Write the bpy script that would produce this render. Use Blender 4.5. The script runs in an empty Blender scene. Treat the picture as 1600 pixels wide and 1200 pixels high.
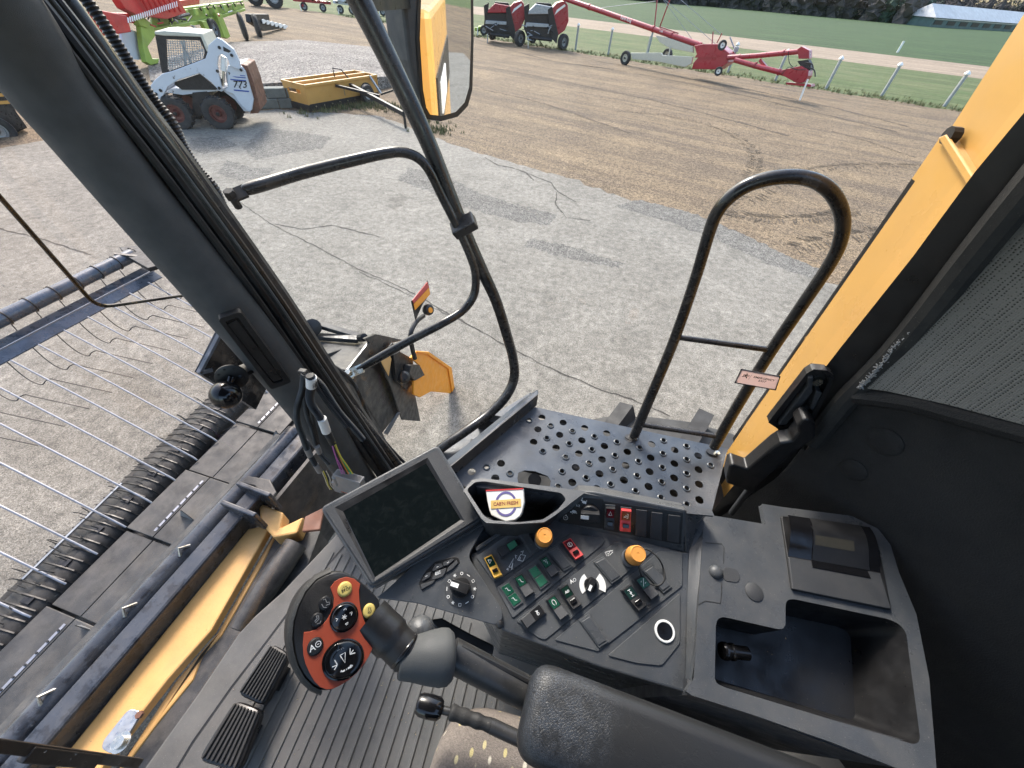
import bpy, bmesh, math, random
from mathutils import Vector as V, Matrix, geometry
random.seed(11)
SC = bpy.context.scene
COL = SC.collection
R_ = math.radians

# ---------------------------------------------------------------- camera
FPX, EYE = 600.0, V((0, 0, 3.4))
_dn = V((-46, -569, -600)).normalized(); _up = -_dn
_l = V((187, 617, -600)); _l = (_l - _up * _l.dot(_up)).normalized()
_x = _l.cross(_up).normalized()
ROT = Matrix((_x, _l, _up))            # camera space -> world (x rear, y out of the door, z up)
cam = bpy.data.cameras.new('camera')
cam.sensor_fit = 'HORIZONTAL'; cam.sensor_width = 36; cam.lens = 36 * FPX / 1600
cam.clip_start = 0.02; cam.clip_end = 6000
cam_ob = bpy.data.objects.new('camera', cam); COL.objects.link(cam_ob)
cam_ob.matrix_world = Matrix.Translation(EYE) @ ROT.to_4x4()
SC.camera = cam_ob

def ray(px, py): return ROT @ V((px - 800.0, 600.0 - py, -FPX))
def P(px, py, x=None, y=None, z=None, t=None, pl=None):
    """the point of the place that the photograph shows at (px, py), on a known plane of the place"""
    d = ray(px, py)
    if t is not None: return EYE + d * (t / FPX)
    if pl is not None: return EYE + d * ((pl[0] - EYE).dot(pl[1]) / d.dot(pl[1]))
    if x is not None: return EYE + d * ((x - EYE.x) / d.x)
    if y is not None: return EYE + d * ((y - EYE.y) / d.y)
    return EYE + d * ((z - EYE.z) / d.z)

class Plane:
    """a flat face of the place: o + u*ex + v*ey, n out of it"""
    def __init__(s, a, b, c, up=None):
        s.o = a; s.ex = (b - a).normalized(); s.n = s.ex.cross(c - a).normalized()
        if s.n.dot(up or V((0, 0, 1))) < 0: s.n = -s.n
        s.ey = s.n.cross(s.ex)
    def q(s, px, py, h=0.0): return P(px, py, pl=(s.o + s.n * h, s.n))
    def uv(s, p): d = p - s.o; return d.dot(s.ex), d.dot(s.ey)
    def w(s, u, v, h=0.0): return s.o + s.ex * u + s.ey * v + s.n * h
def gframe(a, b, za=0.0):
    """upright plane through two ground points seen at pixels a and b; n points to the viewer"""
    A, B = P(*a, z=za), P(*b, z=za)
    pl = Plane(A, B, A + V((0, 0, 1)))
    if pl.n.dot(EYE - A) < 0: pl.n = -pl.n
    pl.ey = V((0, 0, 1)); return pl

# ---------------------------------------------------------------- mesh building
def catmull(pts, n=6, closed=False):
    pts = [V(p) for p in pts]; out = []; N = len(pts)
    rng = range(N if closed else N - 1)
    for i in rng:
        g = (lambda k: pts[k % N]) if closed else (lambda k: pts[min(max(k, 0), N - 1)])
        a, b, c, d = g(i - 1), g(i), g(i + 1), g(i + 2)
        for k in range(n):
            t = k / n
            out.append(0.5 * ((2 * b) + (c - a) * t + (2 * a - 5 * b + 4 * c - d) * t * t + (3 * b - a - 3 * c + d) * t ** 3))
    if not closed: out.append(pts[-1])
    return out
def fillet(pts, r, n=5):
    """round the corners of a polyline (open)"""
    pts = [V(p) for p in pts]; out = [pts[0]]
    for i in range(1, len(pts) - 1):
        a, b, c = pts[i - 1], pts[i], pts[i + 1]
        d1, d2 = (a - b), (c - b); rr = min(r, d1.length * .45, d2.length * .45)
        p, q = b + d1.normalized() * rr, b + d2.normalized() * rr
        for k in range(n + 1):
            t = k / n; out.append(p * (1 - t) ** 2 + b * 2 * t * (1 - t) + q * t * t)
    out.append(pts[-1]); return out
def rpoly(pts, r, n=4):
    """round the corners of a closed polygon"""
    pts = [V(p) for p in pts]; out = []; N = len(pts)
    for i in range(N):
        a, b, c = pts[i - 1], pts[i], pts[(i + 1) % N]
        d1, d2 = (a - b), (c - b); rr = min(r, d1.length * .45, d2.length * .45)
        p, q = b + d1.normalized() * rr, b + d2.normalized() * rr
        for k in range(n + 1):
            t = k / n; out.append(p * (1 - t) ** 2 + b * 2 * t * (1 - t) + q * t * t)
    return out

class MB:
    def __init__(s): s.v = []; s.f = []; s.m = []; s.s = []
    def add(s, vs, fs, mi=0, sm=False):
        b = len(s.v); s.v += [V(p) for p in vs]
        for f in fs: s.f.append([b + i for i in f]); s.m.append(mi); s.s.append(sm)
        return s
    def prism(s, pts, off, mi=0, side=None, sm=False):
        n = len(pts); off = V(off); pts = [V(p) for p in pts]
        s.add(pts + [p + off for p in pts], [], mi); b = len(s.v) - 2 * n
        def F(idx, m, q=False): s.f.append([b + i for i in idx]); s.m.append(m); s.s.append(q)
        F(list(range(n))[::-1], mi); F(list(range(n, 2 * n)), mi)
        for i in range(n):
            j = (i + 1) % n; F([i, j, n + j, n + i], mi if side is None else side, sm)
        return s
    def loft(s, loops, mi=0, sm=True, cap=True, closed=True):
        n = len(loops[0]); b = len(s.v)
        for l in loops: s.v += [V(p) for p in l]
        for k in range(len(loops) - 1):
            for i in range(n if closed else n - 1):
                j = (i + 1) % n
                s.f.append([b + k * n + i, b + k * n + j, b + (k + 1) * n + j, b + (k + 1) * n + i]); s.m.append(mi); s.s.append(sm)
        if cap:
            s.f.append([b + i for i in range(n)][::-1]); s.m.append(mi); s.s.append(False)
            e = b + (len(loops) - 1) * n
            s.f.append([e + i for i in range(n)]); s.m.append(mi); s.s.append(False)
        return s
    def plate(s, outer, holes=(), off=None, mi=0, side=None):
        """flat polygon with holes, optional thickness off"""
        loops = [[V(p) for p in outer]] + [[V(p) for p in h] for h in holes]
        flat = [p for l in loops for p in l]
        tris = geometry.tessellate_polygon(loops)
        s.add(flat, tris, mi)
        if off is not None:
            off = V(off); s.add([p + off for p in flat], [t[::-1] for t in tris], mi)
            for l in loops:
                n = len(l); s.add(l + [p + off for p in l], [[i, (i + 1) % n, n + (i + 1) % n, n + i] for i in range(n)], mi if side is None else side)
        return s
    def box(s, c, size, ax=None, mi=0):
        c = V(c); hx, hy, hz = [q / 2 for q in size]
        ax = ax or (V((1, 0, 0)), V((0, 1, 0)), V((0, 0, 1)))
        vs = [c + ax[0] * (i * hx) + ax[1] * (j * hy) + ax[2] * (k * hz) for k in (-1, 1) for j in (-1, 1) for i in (-1, 1)]
        return s.add(vs, [[0, 2, 3, 1], [4, 5, 7, 6], [0, 1, 5, 4], [2, 6, 7, 3], [0, 4, 6, 2], [1, 3, 7, 5]], mi)
    def bar(s, a, b, w, h, mi=0, up=V((0, 0, 1))):
        a, b = V(a), V(b); d = (b - a); L = d.length; d.normalize()
        sd = d.cross(up)
        if sd.length < 1e-4: sd = d.cross(V((1, 0, 0)))
        sd.normalize(); u = sd.cross(d)
        return s.box((a + b) / 2, (L, w, h), (d, sd, u), mi)
    def tube(s, pts, r, seg=10, mi=0, cap=True, closed=False, flat=None):
        pts = [V(p) for p in pts]; n = len(pts); rs = r if isinstance(r, (list, tuple)) else [r] * n
        loops = []; prev = None
        for i in range(n):
            if closed: t = (pts[(i + 1) % n] - pts[i - 1])
            else: t = (pts[min(i + 1, n - 1)] - pts[max(i - 1, 0)])
            t.normalize()
            if prev is None:
                a = t.cross(V((0, 0, 1)))
                if a.length < .05: a = t.cross(V((1, 0, 0)))
                a.normalize()
            else:
                a = prev - t * prev.dot(t); a.normalize()
            prev = a; b = t.cross(a)
            loops.append([pts[i] + (a * math.cos(2 * math.pi * k / seg) + b * math.sin(2 * math.pi * k / seg)) * rs[i] for k in range(seg)])
        if closed: loops.append(loops[0])
        return s.loft(loops, mi, True, cap and not closed)
    def lathe(s, prof, o, axis, seg=20, mi=0, sm=True, sx=None, ex=None, k2=1.0):
        """prof: (radius, height) from start to end along axis"""
        o = V(o); axis = V(axis).normalized()
        a = ex or axis.cross(V((0, 0, 1)))
        if a.length < .05: a = axis.cross(V((1, 0, 0)))
        a = (a - axis * a.dot(axis)).normalized(); b = axis.cross(a)
        loops = [[o + axis * h + (a * math.cos(2 * math.pi * k / seg) + b * k2 * math.sin(2 * math.pi * k / seg)) * max(r, 1e-5) for k in range(seg)] for r, h in prof]
        return s.loft(loops, mi, sm, True)
    def ribbon(s, pts, w, n, mi=0):
        pts = [V(p) for p in pts]; vs = []
        for i, p in enumerate(pts):
            t = pts[min(i + 1, len(pts) - 1)] - pts[max(i - 1, 0)]; sd = t.cross(V(n))
            if sd.length < 1e-9: sd = V((1, 0, 0))
            sd.normalize(); ww = w[i] if isinstance(w, (list, tuple)) else w
            vs += [p + sd * ww / 2, p - sd * ww / 2]
        return s.add(vs, [[2 * i, 2 * i + 1, 2 * i + 3, 2 * i + 2] for i in range(len(pts) - 1)], mi)
    def build(s, name, mats, parent=None, bevel=0, bseg=2, angle=35, local=False, recalc=True):
        me = bpy.data.meshes.new(name)
        me.from_pydata([tuple(p) for p in s.v], [], s.f)
        for m in (mats if isinstance(mats, (list, tuple)) else [mats]): me.materials.append(m)
        me.polygons.foreach_set('material_index', s.m); me.polygons.foreach_set('use_smooth', s.s)
        if recalc:
            bm = bmesh.new(); bm.from_mesh(me); bmesh.ops.recalc_face_normals(bm, faces=bm.faces); bm.to_mesh(me); bm.free()
        if any(s.s):
            try: me.set_sharp_from_angle(angle=R_(angle))
            except Exception: pass
        o = bpy.data.objects.new(name, me); COL.objects.link(o)
        if parent is not None:
            o.parent = parent
            if '_w' in parent and not local: o.matrix_parent_inverse = Matrix.Translation(-V(parent['_w']))
        if bevel:
            b = o.modifiers.new('bevel', 'BEVEL'); b.width = bevel; b.segments = bseg; b.limit_method = 'ANGLE'; b.angle_limit = R_(40); b.use_clamp_overlap = True
            b.harden_normals = False
        return o

def tag(o, label=None, cat=None, group=None, kind=None):
    if label: o['label'] = label
    if cat: o['category'] = cat
    if group: o['group'] = group
    if kind: o['kind'] = kind
    return o
def thing(name, label, cat, loc=(0, 0, 0), group=None):
    """an Empty at the thing's base; its parts are meshes given in world metres"""
    o = bpy.data.objects.new(name, None); COL.objects.link(o)
    o.location = loc; o.empty_display_size = .1; o['_w'] = tuple(float(q) for q in loc)
    return tag(o, label, cat, group)
def copy_thing(root, delta, label):
    def rec(o, par):
        c = o.copy(); COL.objects.link(c)
        if par is not None: inv = o.matrix_parent_inverse.copy(); c.parent = par; c.matrix_parent_inverse = inv
        for ch in [k for k in COL.objects if k.parent == o]: rec(ch, c)
        return c
    r = rec(root, None); r.location = V(root.location) + V(delta); r['label'] = label
    return r

_tc = {}
def text_geo(txt, size=1.0, bold=0.0):
    k = (txt, bold)
    if k not in _tc:
        cu = bpy.data.curves.new('t', 'FONT'); cu.body = txt; cu.size = 1; cu.align_x = 'CENTER'; cu.align_y = 'CENTER'; cu.resolution_u = 2; cu.offset = bold
        ob = bpy.data.objects.new('t', cu); COL.objects.link(ob)
        dg = bpy.context.evaluated_depsgraph_get(); me = bpy.data.meshes.new_from_object(ob.evaluated_get(dg))
        _tc[k] = ([tuple(v.co) for v in me.vertices], [list(p.vertices) for p in me.polygons])
        bpy.data.objects.remove(ob); bpy.data.curves.remove(cu); bpy.data.meshes.remove(me)
    vs, fs = _tc[k]; return [(x * size, y * size) for x, y, z in vs], fs
def put_text(mb, txt, size, o, ex, ey, mi=0, sx=1.0, bold=0.0):
    vs, fs = text_geo(txt, size, bold); o, ex, ey = V(o), V(ex), V(ey)
    mb.add([o + ex * (x * sx) + ey * y for x, y in vs], fs, mi)
def ellipse(o, ex, ey, a, b, n=20, t0=0): return [V(o) + V(ex) * (a * math.cos(t0 + 2 * math.pi * k / n)) + V(ey) * (b * math.sin(t0 + 2 * math.pi * k / n)) for k in range(n)]

# ---------------------------------------------------------------- materials
class NT:
    def __init__(s, m): s.t = m.node_tree; s.n = s.t.nodes; s.l = s.t.links
    def new(s, ty, **kw):
        n = s.n.new(ty)
        for k, v in kw.items():
            if hasattr(n, k): setattr(n, k, v)
        return n
    def link(s, a, b): s.l.new(a, b)
    def noise(s, scale, detail=4, rough=.55, vec=None, dist=0):
        n = s.n.new('ShaderNodeTexNoise'); n.inputs['Scale'].default_value = scale; n.inputs['Detail'].default_value = detail
        n.inputs['Roughness'].default_value = rough; n.inputs['Distortion'].default_value = dist
        s.link(vec if vec is not None else s.co(), n.inputs['Vector']); return n.outputs['Fac']
    def co(s, scale=None, rot=None):
        if not hasattr(s, '_c'): s._c = s.n.new('ShaderNodeTexCoord').outputs['Object']
        if scale is None and rot is None: return s._c
        m = s.n.new('ShaderNodeMapping'); s.link(s._c, m.inputs['Vector'])
        if scale: m.inputs['Scale'].default_value = scale
        if rot: m.inputs['Rotation'].default_value = rot
        return m.outputs['Vector']
    def ramp(s, fac, stops):
        r = s.n.new('ShaderNodeValToRGB'); s.link(fac, r.inputs['Fac']); e = r.color_ramp.elements
        while len(e) < len(stops): e.new(.5)
        for q, (p, c) in zip(e, stops):
            q.position = p; q.color = (c, c, c, 1) if isinstance(c, (int, float)) else (*c, 1)
        return r.outputs['Color']
    def mix(s, fac, a, b, mode='MIX'):
        m = s.n.new('ShaderNodeMix'); m.data_type = 'RGBA'; m.blend_type = mode
        for v, i in ((fac, 0), (a, 6), (b, 7)):
            if isinstance(v, (int, float)): m.inputs[i].default_value = v if i == 0 else (v, v, v, 1)
            elif isinstance(v, tuple): m.inputs[i].default_value = (*v, 1)
            else: s.link(v, m.inputs[i])
        return m.outputs[2]
    def bump(s, h, strength, dist):
        b = s.n.new('ShaderNodeBump'); b.inputs['Strength'].default_value = strength; b.inputs['Distance'].default_value = dist
        s.link(h, b.inputs['Height']); return b.outputs['Normal']
def new_mat(name):
    m = bpy.data.materials.new(name); m.use_nodes = True; return m, NT(m), m.node_tree.nodes['Principled BSDF']
def mat(name, col, rough=.5, metal=0.0, var=.25, vs=12.0, bump=0.0, bs=300.0, spec=.5, wear=None, coat=0.0, dust=0.0, rv=.15):
    """plain surface with tonal variation, optional grain (bump at scale bs), wear patches and a film of dust"""
    m, t, b = new_mat(name)
    n = t.noise(vs, 5, .6)
    c = t.mix(t.ramp(n, [(.3, 0.0), (.7, 1.0)]), tuple(q * (1 - var) for q in col), tuple(min(1, q * (1 + var)) for q in col))
    if wear: # (colour, threshold, scale)
        w = t.ramp(t.noise(wear[2], 6, .65), [(wear[1], 0.0), (wear[1] + .04, 1.0)]); c = t.mix(w, c, wear[0])
    if dust:
        d = t.ramp(t.noise(vs * .7 + 3, 8, .7), [(.4, 0.0), (.75, dust)]); c = t.mix(d, c, (.22, .2, .17))
        sp = t.ramp(t.noise(420, 2, .5), [(.70, 0.0), (.73, dust * 1.6)]); c = t.mix(sp, c, (.32, .3, .27))
    t.link(c, b.inputs['Base Color'])
    r = t.ramp(t.noise(vs * 2.3, 4), [(.3, max(0.02, rough - rv)), (.7, min(1, rough + rv))]); t.link(r, b.inputs['Roughness'])
    b.inputs['Metallic'].default_value = metal; b.inputs['Specular IOR Level'].default_value = spec
    if coat: b.inputs['Coat Weight'].default_value = coat
    if bump: t.link(t.bump(t.noise(bs, 3, .6), bump, .002), b.inputs['Normal'])
    return m
M = {}
M['plastic'] = mat('console_plastic', (.050, .055, .062), .36, bump=.25, bs=900, var=.14, dust=.24)
M['plastic_d'] = mat('dark_plastic', (.030, .032, .036), .55, bump=.35, bs=1100, var=.12, dust=.07)
M['inlay'] = mat('inlay_plastic', (.054, .059, .065), .42, bump=.5, bs=1500, var=.12, dust=.12)
M['black'] = mat('black_plastic', (.009, .009, .010), .4, bump=.15, bs=700, var=.2, dust=.03)
M['gloss'] = mat('gloss_black', (.006, .006, .007), .16, var=.1, spec=.5)
M['rubber'] = mat('black_rubber', (.014, .014, .014), .7, bump=.3, bs=500, var=.3, dust=.12)
M['matrub'] = mat('floor_rubber', (.085, .085, .083), .62, bump=.5, bs=600, var=.22, vs=6, dust=.35)
M['pillar'] = mat('pillar_plastic', (.060, .063, .064), .72, bump=.25, bs=1200, var=.05)
M['paint_k'] = mat('black_paint', (.016, .017, .019), .34, var=.35, vs=9, bump=.1, bs=80, dust=.22)
M['tubepaint'] = mat('rail_paint', (.014, .014, .015), .27, var=.3, vs=14, bump=.1, bs=60, wear=((.05, .037, .022), .72, 9), dust=.12)
M['plat'] = mat('platform_paint', (.038, .050, .068), .36, metal=.0, var=.38, vs=7, bump=.25, bs=120, wear=((.09, .10, .12), .66, 14), dust=.12)
M['yellow'] = mat('yellow_paint', (.50, .275, .068), .36, var=.07, vs=3, bump=.06, bs=60, coat=.2, dust=.10, wear=((.10, .06, .03), .765, 26))
M['yellow_w'] = mat('worn_yellow_paint', (.60, .345, .115), .5, var=.15, vs=5, bump=.3, bs=90, wear=((.12, .09, .05), .70, 7), dust=.1)
M['barblue'] = mat('guard_bar_paint', (.075, .09, .115), .3, metal=.3, var=.3, vs=8, dust=.1)
M['beam'] = mat('header_beam_paint', (.032, .039, .052), .26, var=.25, vs=6, wear=((.012, .015, .022), .52, 11), dust=.2)
M['headk'] = mat('header_black', (.018, .019, .021), .5, var=.4, vs=8, bump=.3, bs=80, dust=.35)
M['belt'] = mat('belt_rubber', (.022, .023, .024), .6, var=.3, vs=5, bump=.4, bs=200, dust=.3)
M['steel'] = mat('bare_steel', (.42, .42, .41), .35, metal=.9, var=.2, vs=30)
M['zinc'] = mat('zinc_rod', (.27, .28, .31), .4, metal=.6, var=.15, vs=30)
M['tine'] = mat('spring_wire', (.045, .04, .038), .45, metal=.5, var=.3)
M['chrome'] = mat('bolt_zinc', (.6, .58, .5), .25, metal=1, var=.15, vs=40)
M['orange'] = mat('orange_panel', (.36, .058, .022), .5, var=.06, bump=.2, bs=900)
M['knoby'] = mat('orange_knob', (.62, .27, .055), .45, var=.06, vs=40, bump=.15, bs=600, dust=.1)
M['hazo'] = mat('orange_flap', (.88, .33, .02), .5, var=.06, vs=8)
M['btny'] = mat('yellow_button', (.62, .48, .14), .45, var=.05)
M['green'] = mat('green_lens', (.012, .085, .048), .3, var=.15, vs=60)
M['greenl'] = mat('light_green_lens', (.03, .15, .085), .4, var=.15, vs=60)
M['dkgreen'] = mat('dark_green_lens', (.006, .03, .018), .3, var=.15)
M['red'] = mat('red_switch', (.50, .035, .035), .4, var=.1, vs=60)
M['dkred'] = mat('dark_red_lens', (.10, .008, .015), .3, var=.1)
M['ylw'] = mat('yellow_switch', (.70, .38, .04), .4, var=.08, vs=60)
M['white'] = mat('white_print', (.75, .75, .73), .5, var=.06)
M['grey'] = mat('grey_print', (.28, .28, .28), .5, var=.06)
M['cream'] = mat('cream_paint', (.44, .43, .36), .5, var=.08)
M['redpaint'] = mat('red_paint', (.28, .012, .025), .35, var=.15, vs=2, coat=.3)
M['claasred'] = mat('bright_red_paint', (.42, .015, .015), .4, var=.2, vs=2)
M['lime'] = mat('lime_paint', (.25, .36, .05), .42, var=.18, vs=2, dust=.1)
M['skid'] = mat('white_machine_paint', (.50, .53, .58), .45, var=.05, vs=3, wear=((.06, .05, .045), .655, 5.5))
M['rust'] = mat('rusty_paint', (.13, .055, .032), .7, var=.5, vs=6)
M['rim'] = mat('wheel_rust_red', (.12, .034, .027), .6, var=.35, vs=12)
M['tyre'] = mat('tyre_rubber', (.024, .024, .025), .8, var=.35, vs=6, dust=.05)
M['ochre'] = mat('ochre_paint', (.50, .265, .07), .42, var=.08, vs=3)
M['galv'] = mat('galvanised_steel', (.30, .32, .34), .5, metal=.5, var=.2, vs=14)
M['concrete'] = mat('block_concrete', (.12, .13, .12), .9, var=.25, vs=4, bump=.5, bs=40)
M['roofm'] = mat('barn_roof_metal', (.40, .40, .40), .45, metal=.2, var=.08, vs=.3)
M['barnw'] = mat('barn_wall_green', (.06, .11, .11), .6, var=.2, vs=.6)
M['dark'] = mat('dark_metal', (.02, .02, .022), .5, metal=.4, var=.4)
M['foam'] = mat('foam_lining', (.014, .014, .0145), .68, var=.25, vs=6, bump=.8, bs=420, spec=.4)
M['blueprint'] = mat('blue_stripe', (.02, .06, .28), .5, var=.05)
M['purple'] = mat('purple_ring', (.12, .10, .26), .5, var=.05)
M['packy'] = mat('packet_band', (.62, .42, .13), .5, var=.05)
M['packred'] = mat('packet_print', (.20, .02, .03), .5, var=.05)
M['packw'] = mat('packet_white', (.72, .70, .64), .6, var=.04)
M['hose'] = mat('ribbed_hose', (.008, .008, .009), .5, var=.2)
def _stick():
    m, t, b = new_mat('sticker_film'); out = [n for n in t.n if n.type == 'OUTPUT_MATERIAL'][0]
    b.inputs['Base Color'].default_value = (.72, .60, .56, 1); tl = t.n.new('ShaderNodeBsdfTranslucent'); tl.inputs[0].default_value = (.80, .66, .62, 1)
    s = t.n.new('ShaderNodeMixShader'); s.inputs[0].default_value = .55; t.link(b.outputs[0], s.inputs[1]); t.link(tl.outputs[0], s.inputs[2]); t.link(s.outputs[0], out.inputs['Surface']); return m
M['sticker'] = _stick()
for nm, c in (('wire_p', (.45, .12, .35)), ('wire_o', (.6, .22, .04)), ('wire_g', (.03, .35, .10)), ('wire_y', (.65, .55, .06)), ('wire_w', (.6, .55, .45))): M[nm] = mat(nm, c, .4, var=.1)
M['connector'] = mat('connector_grey', (.22, .21, .20), .45, var=.1)
M['seal'] = mat('connector_seal', (.35, .09, .05), .5, var=.1)

def glass(name, tint=(1, 1, 1), refl=.5, dust_glare=.05, rot=(0, 0, .5), scale=(3, 3, .5)):
    m, t, b = new_mat(name); t.n.remove(b)
    out = [n for n in t.n if n.type == 'OUTPUT_MATERIAL'][0]
    tr = t.n.new('ShaderNodeBsdfTransparent'); tr.inputs[0].default_value = (*tint, 1)
    gl = t.n.new('ShaderNodeBsdfGlossy'); gl.inputs['Roughness'].default_value = .01
    df = t.n.new('ShaderNodeBsdfDiffuse'); df.inputs[0].default_value = (.8, .78, .75, 1)
    ge = t.n.new('ShaderNodeNewGeometry'); dt = t.n.new('ShaderNodeVectorMath'); dt.operation = 'DOT_PRODUCT'; t.link(ge.outputs['Incoming'], dt.inputs[0]); t.link(ge.outputs['Normal'], dt.inputs[1])
    def mth(op, x, y=None):
        q = t.n.new('ShaderNodeMath'); q.operation = op
        for i, v in enumerate((x, y)):
            if v is None: continue
            if isinstance(v, (int, float)): q.inputs[i].default_value = v
            else: t.link(v, q.inputs[i])
        return q
    pw = mth('POWER', mth('SUBTRACT', 1.0, mth('ABSOLUTE', dt.outputs['Value']).outputs[0]).outputs[0], 5.0)
    mu = mth('MULTIPLY', mth('ADD', mth('MULTIPLY', pw.outputs[0], .9).outputs[0], .06).outputs[0], refl)
    a = t.n.new('ShaderNodeMixShader'); t.link(mu.outputs[0], a.inputs[0]); t.link(tr.outputs[0], a.inputs[1]); t.link(gl.outputs[0], a.inputs[2])
    n1 = t.ramp(t.noise(1.0, 6, .7, t.co(scale, rot), 1.2), [(.56, 0.0), (.80, dust_glare)])
    n2 = t.ramp(t.noise(90, 3, .6), [(.68, 0.0), (.74, dust_glare * .8)])
    s = t.n.new('ShaderNodeMixShader'); t.link(t.mix(1.0, n1, n2, 'ADD'), s.inputs[0]); t.link(a.outputs[0], s.inputs[1]); t.link(df.outputs[0], s.inputs[2])
    t.link(s.outputs[0], out.inputs['Surface']); return m
M['glass'] = glass('door_glass', (.98, .99, .985), .45, .022, (0, .5, .3), (2.0, 2.0, 9))
M['shield'] = glass('windshield_glass', (.99, .945, .925), .5, .30, (.5, .2, 0), (5, 1.2, 2))  # windshield: white glare streaks painted in as a heavy dust film
# ---------------------------------------------------------------- light
SC.view_settings.view_transform = 'Standard'; SC.view_settings.look = 'None'; SC.view_settings.gamma = 1
SC.view_settings.exposure = 1.60
SC.cycles.use_denoising = True; SC.cycles.max_bounces = 10; SC.cycles.transparent_max_bounces = 16
SC.cycles.caustics_reflective = False; SC.cycles.caustics_refractive = False
wd = bpy.data.worlds.new('World'); SC.world = wd; wd.use_nodes = True
sky = wd.node_tree.nodes.new('ShaderNodeTexSky'); sky.sky_type = 'NISHITA'; sky.sun_disc = False
SUN = V((-.40, .62, .68)).normalized()
sky.sun_elevation = math.asin(SUN.z); sky.sun_rotation = math.atan2(SUN.x, SUN.y)
sky.air_density = 1.3; sky.dust_density = 2.6; sky.ozone_density = 1.0
bg = wd.node_tree.nodes['Background']; wd.node_tree.links.new(sky.outputs[0], bg.inputs[0]); bg.inputs[1].default_value = .15
sl = bpy.data.lights.new('sun', 'SUN'); sl.energy = 1.8; sl.angle = R_(13); sl.color = (1, .95, .88)
so = bpy.data.objects.new('sun', sl); COL.objects.link(so); so.rotation_euler = (-SUN).to_track_quat('-Z', 'Y').to_euler()

# ---------------------------------------------------------------- ground materials
def ground_mat(name, a, b, speck, stain=None, streak=None, bumpd=.01, scale=1.0, sp2=None, bst=.6):
    m, t, bs = new_mat(name)
    n1 = t.noise(.55 * scale, 6, .6); n2 = t.noise(60 * scale, 3, .7); n3 = t.noise(9 * scale, 5, .65)
    c = t.mix(t.ramp(n1, [(.3, 0.), (.7, 1.)]), a, b)
    c = t.mix(.75, c, t.ramp(n3, [(.25, .24), (.75, .76)]), 'OVERLAY'); c = t.mix(.35, c, t.ramp(t.noise(1.7 * scale, 6, .68, None, .8), [(.3, .28), (.7, .70)]), 'OVERLAY')
    if streak: # (angle, colour, strength)
        vec = t.co(None, (0, 0, streak[0])); mp = t.n.new('ShaderNodeMapping'); t.link(vec, mp.inputs['Vector']); mp.inputs['Scale'].default_value = (.05, 1.1, 1)
        s = t.ramp(t.noise(1.0, 7, .72, mp.outputs['Vector'], .25), [(.42, streak[2]), (.56, 0.)]); c = t.mix(s, c, streak[1])
        s = t.ramp(t.noise(.8, 6, .7, mp.outputs['Vector'], .3), [(.52, 0.), (.68, streak[2] * .7)]); c = t.mix(s, c, streak[3])
    if stain: # (colour, lo, scale)
        s = t.ramp(t.noise(stain[2], 8, .68, None, .6), [(stain[1], 0.), (stain[1] + .05, .62)]); c = t.mix(s, c, stain[0])
    c = t.mix(.75, c, t.ramp(n2, [(.3, speck[0]), (.7, speck[1])]), 'OVERLAY')
    if sp2:
        v = t.n.new('ShaderNodeTexVoronoi'); v.inputs['Scale'].default_value = sp2[0]; t.link(t.co(), v.inputs['Vector'])
        c = t.mix(sp2[1], c, t.ramp(v.outputs['Color'], [(.2, .12), (.8, .85)]), 'OVERLAY')
        t.link(t.bump(v.outputs['Distance'], bst, bumpd), bs.inputs['Normal'])
    else: t.link(t.bump(n2, bst, bumpd), bs.inputs['Normal'])
    t.link(c, bs.inputs['Base Color']); bs.inputs['Roughness'].default_value = .9; bs.inputs['Specular IOR Level'].default_value = .25
    return m
G_asph = ground_mat('asphalt', (.160, .148, .127), (.206, .192, .166), (.24, .80), stain=((.085, .078, .067), .62, .42), sp2=(170, .4), bumpd=.004)
G_grav = ground_mat('gravel', (.140, .104, .070), (.215, .158, .098), (.05, .95), streak=(.36, (.080, .062, .048), .55, (.28, .20, .115)), sp2=(38, .62), bumpd=.03)
G_grey = ground_mat('grey_gravel', (.14, .125, .115), (.22, .20, .18), (.15, .85), sp2=(22, .85), bumpd=.05)
G_road = ground_mat('dirt_road', (.23, .175, .125), (.28, .22, .165), (.4, .62), streak=(.37, (.15, .115, .08), .6, (.31, .25, .19)), bumpd=.02, scale=.5)
G_grass = ground_mat('verge_grass', (.060, .096, .028), (.118, .128, .055), (.15, .85), streak=(.37, (.035, .055, .018), .5, (.15, .135, .075)), bumpd=.05, scale=.6)
G_field = ground_mat('crop_field', (.033, .064, .021), (.045, .084, .028), (.08, .92), streak=(.37, (.022, .042, .015), .8, (.07, .10, .035)), bumpd=.1, scale=.3)
G_crack = ground_mat('crack_filler', (.052, .047, .041), (.085, .078, .068), (.3, .7), bumpd=.004)
G_patch = ground_mat('damp_grit', (.125, .118, .106), (.155, .146, .130), (.2, .75), sp2=(60, .6), bumpd=.01)

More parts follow.
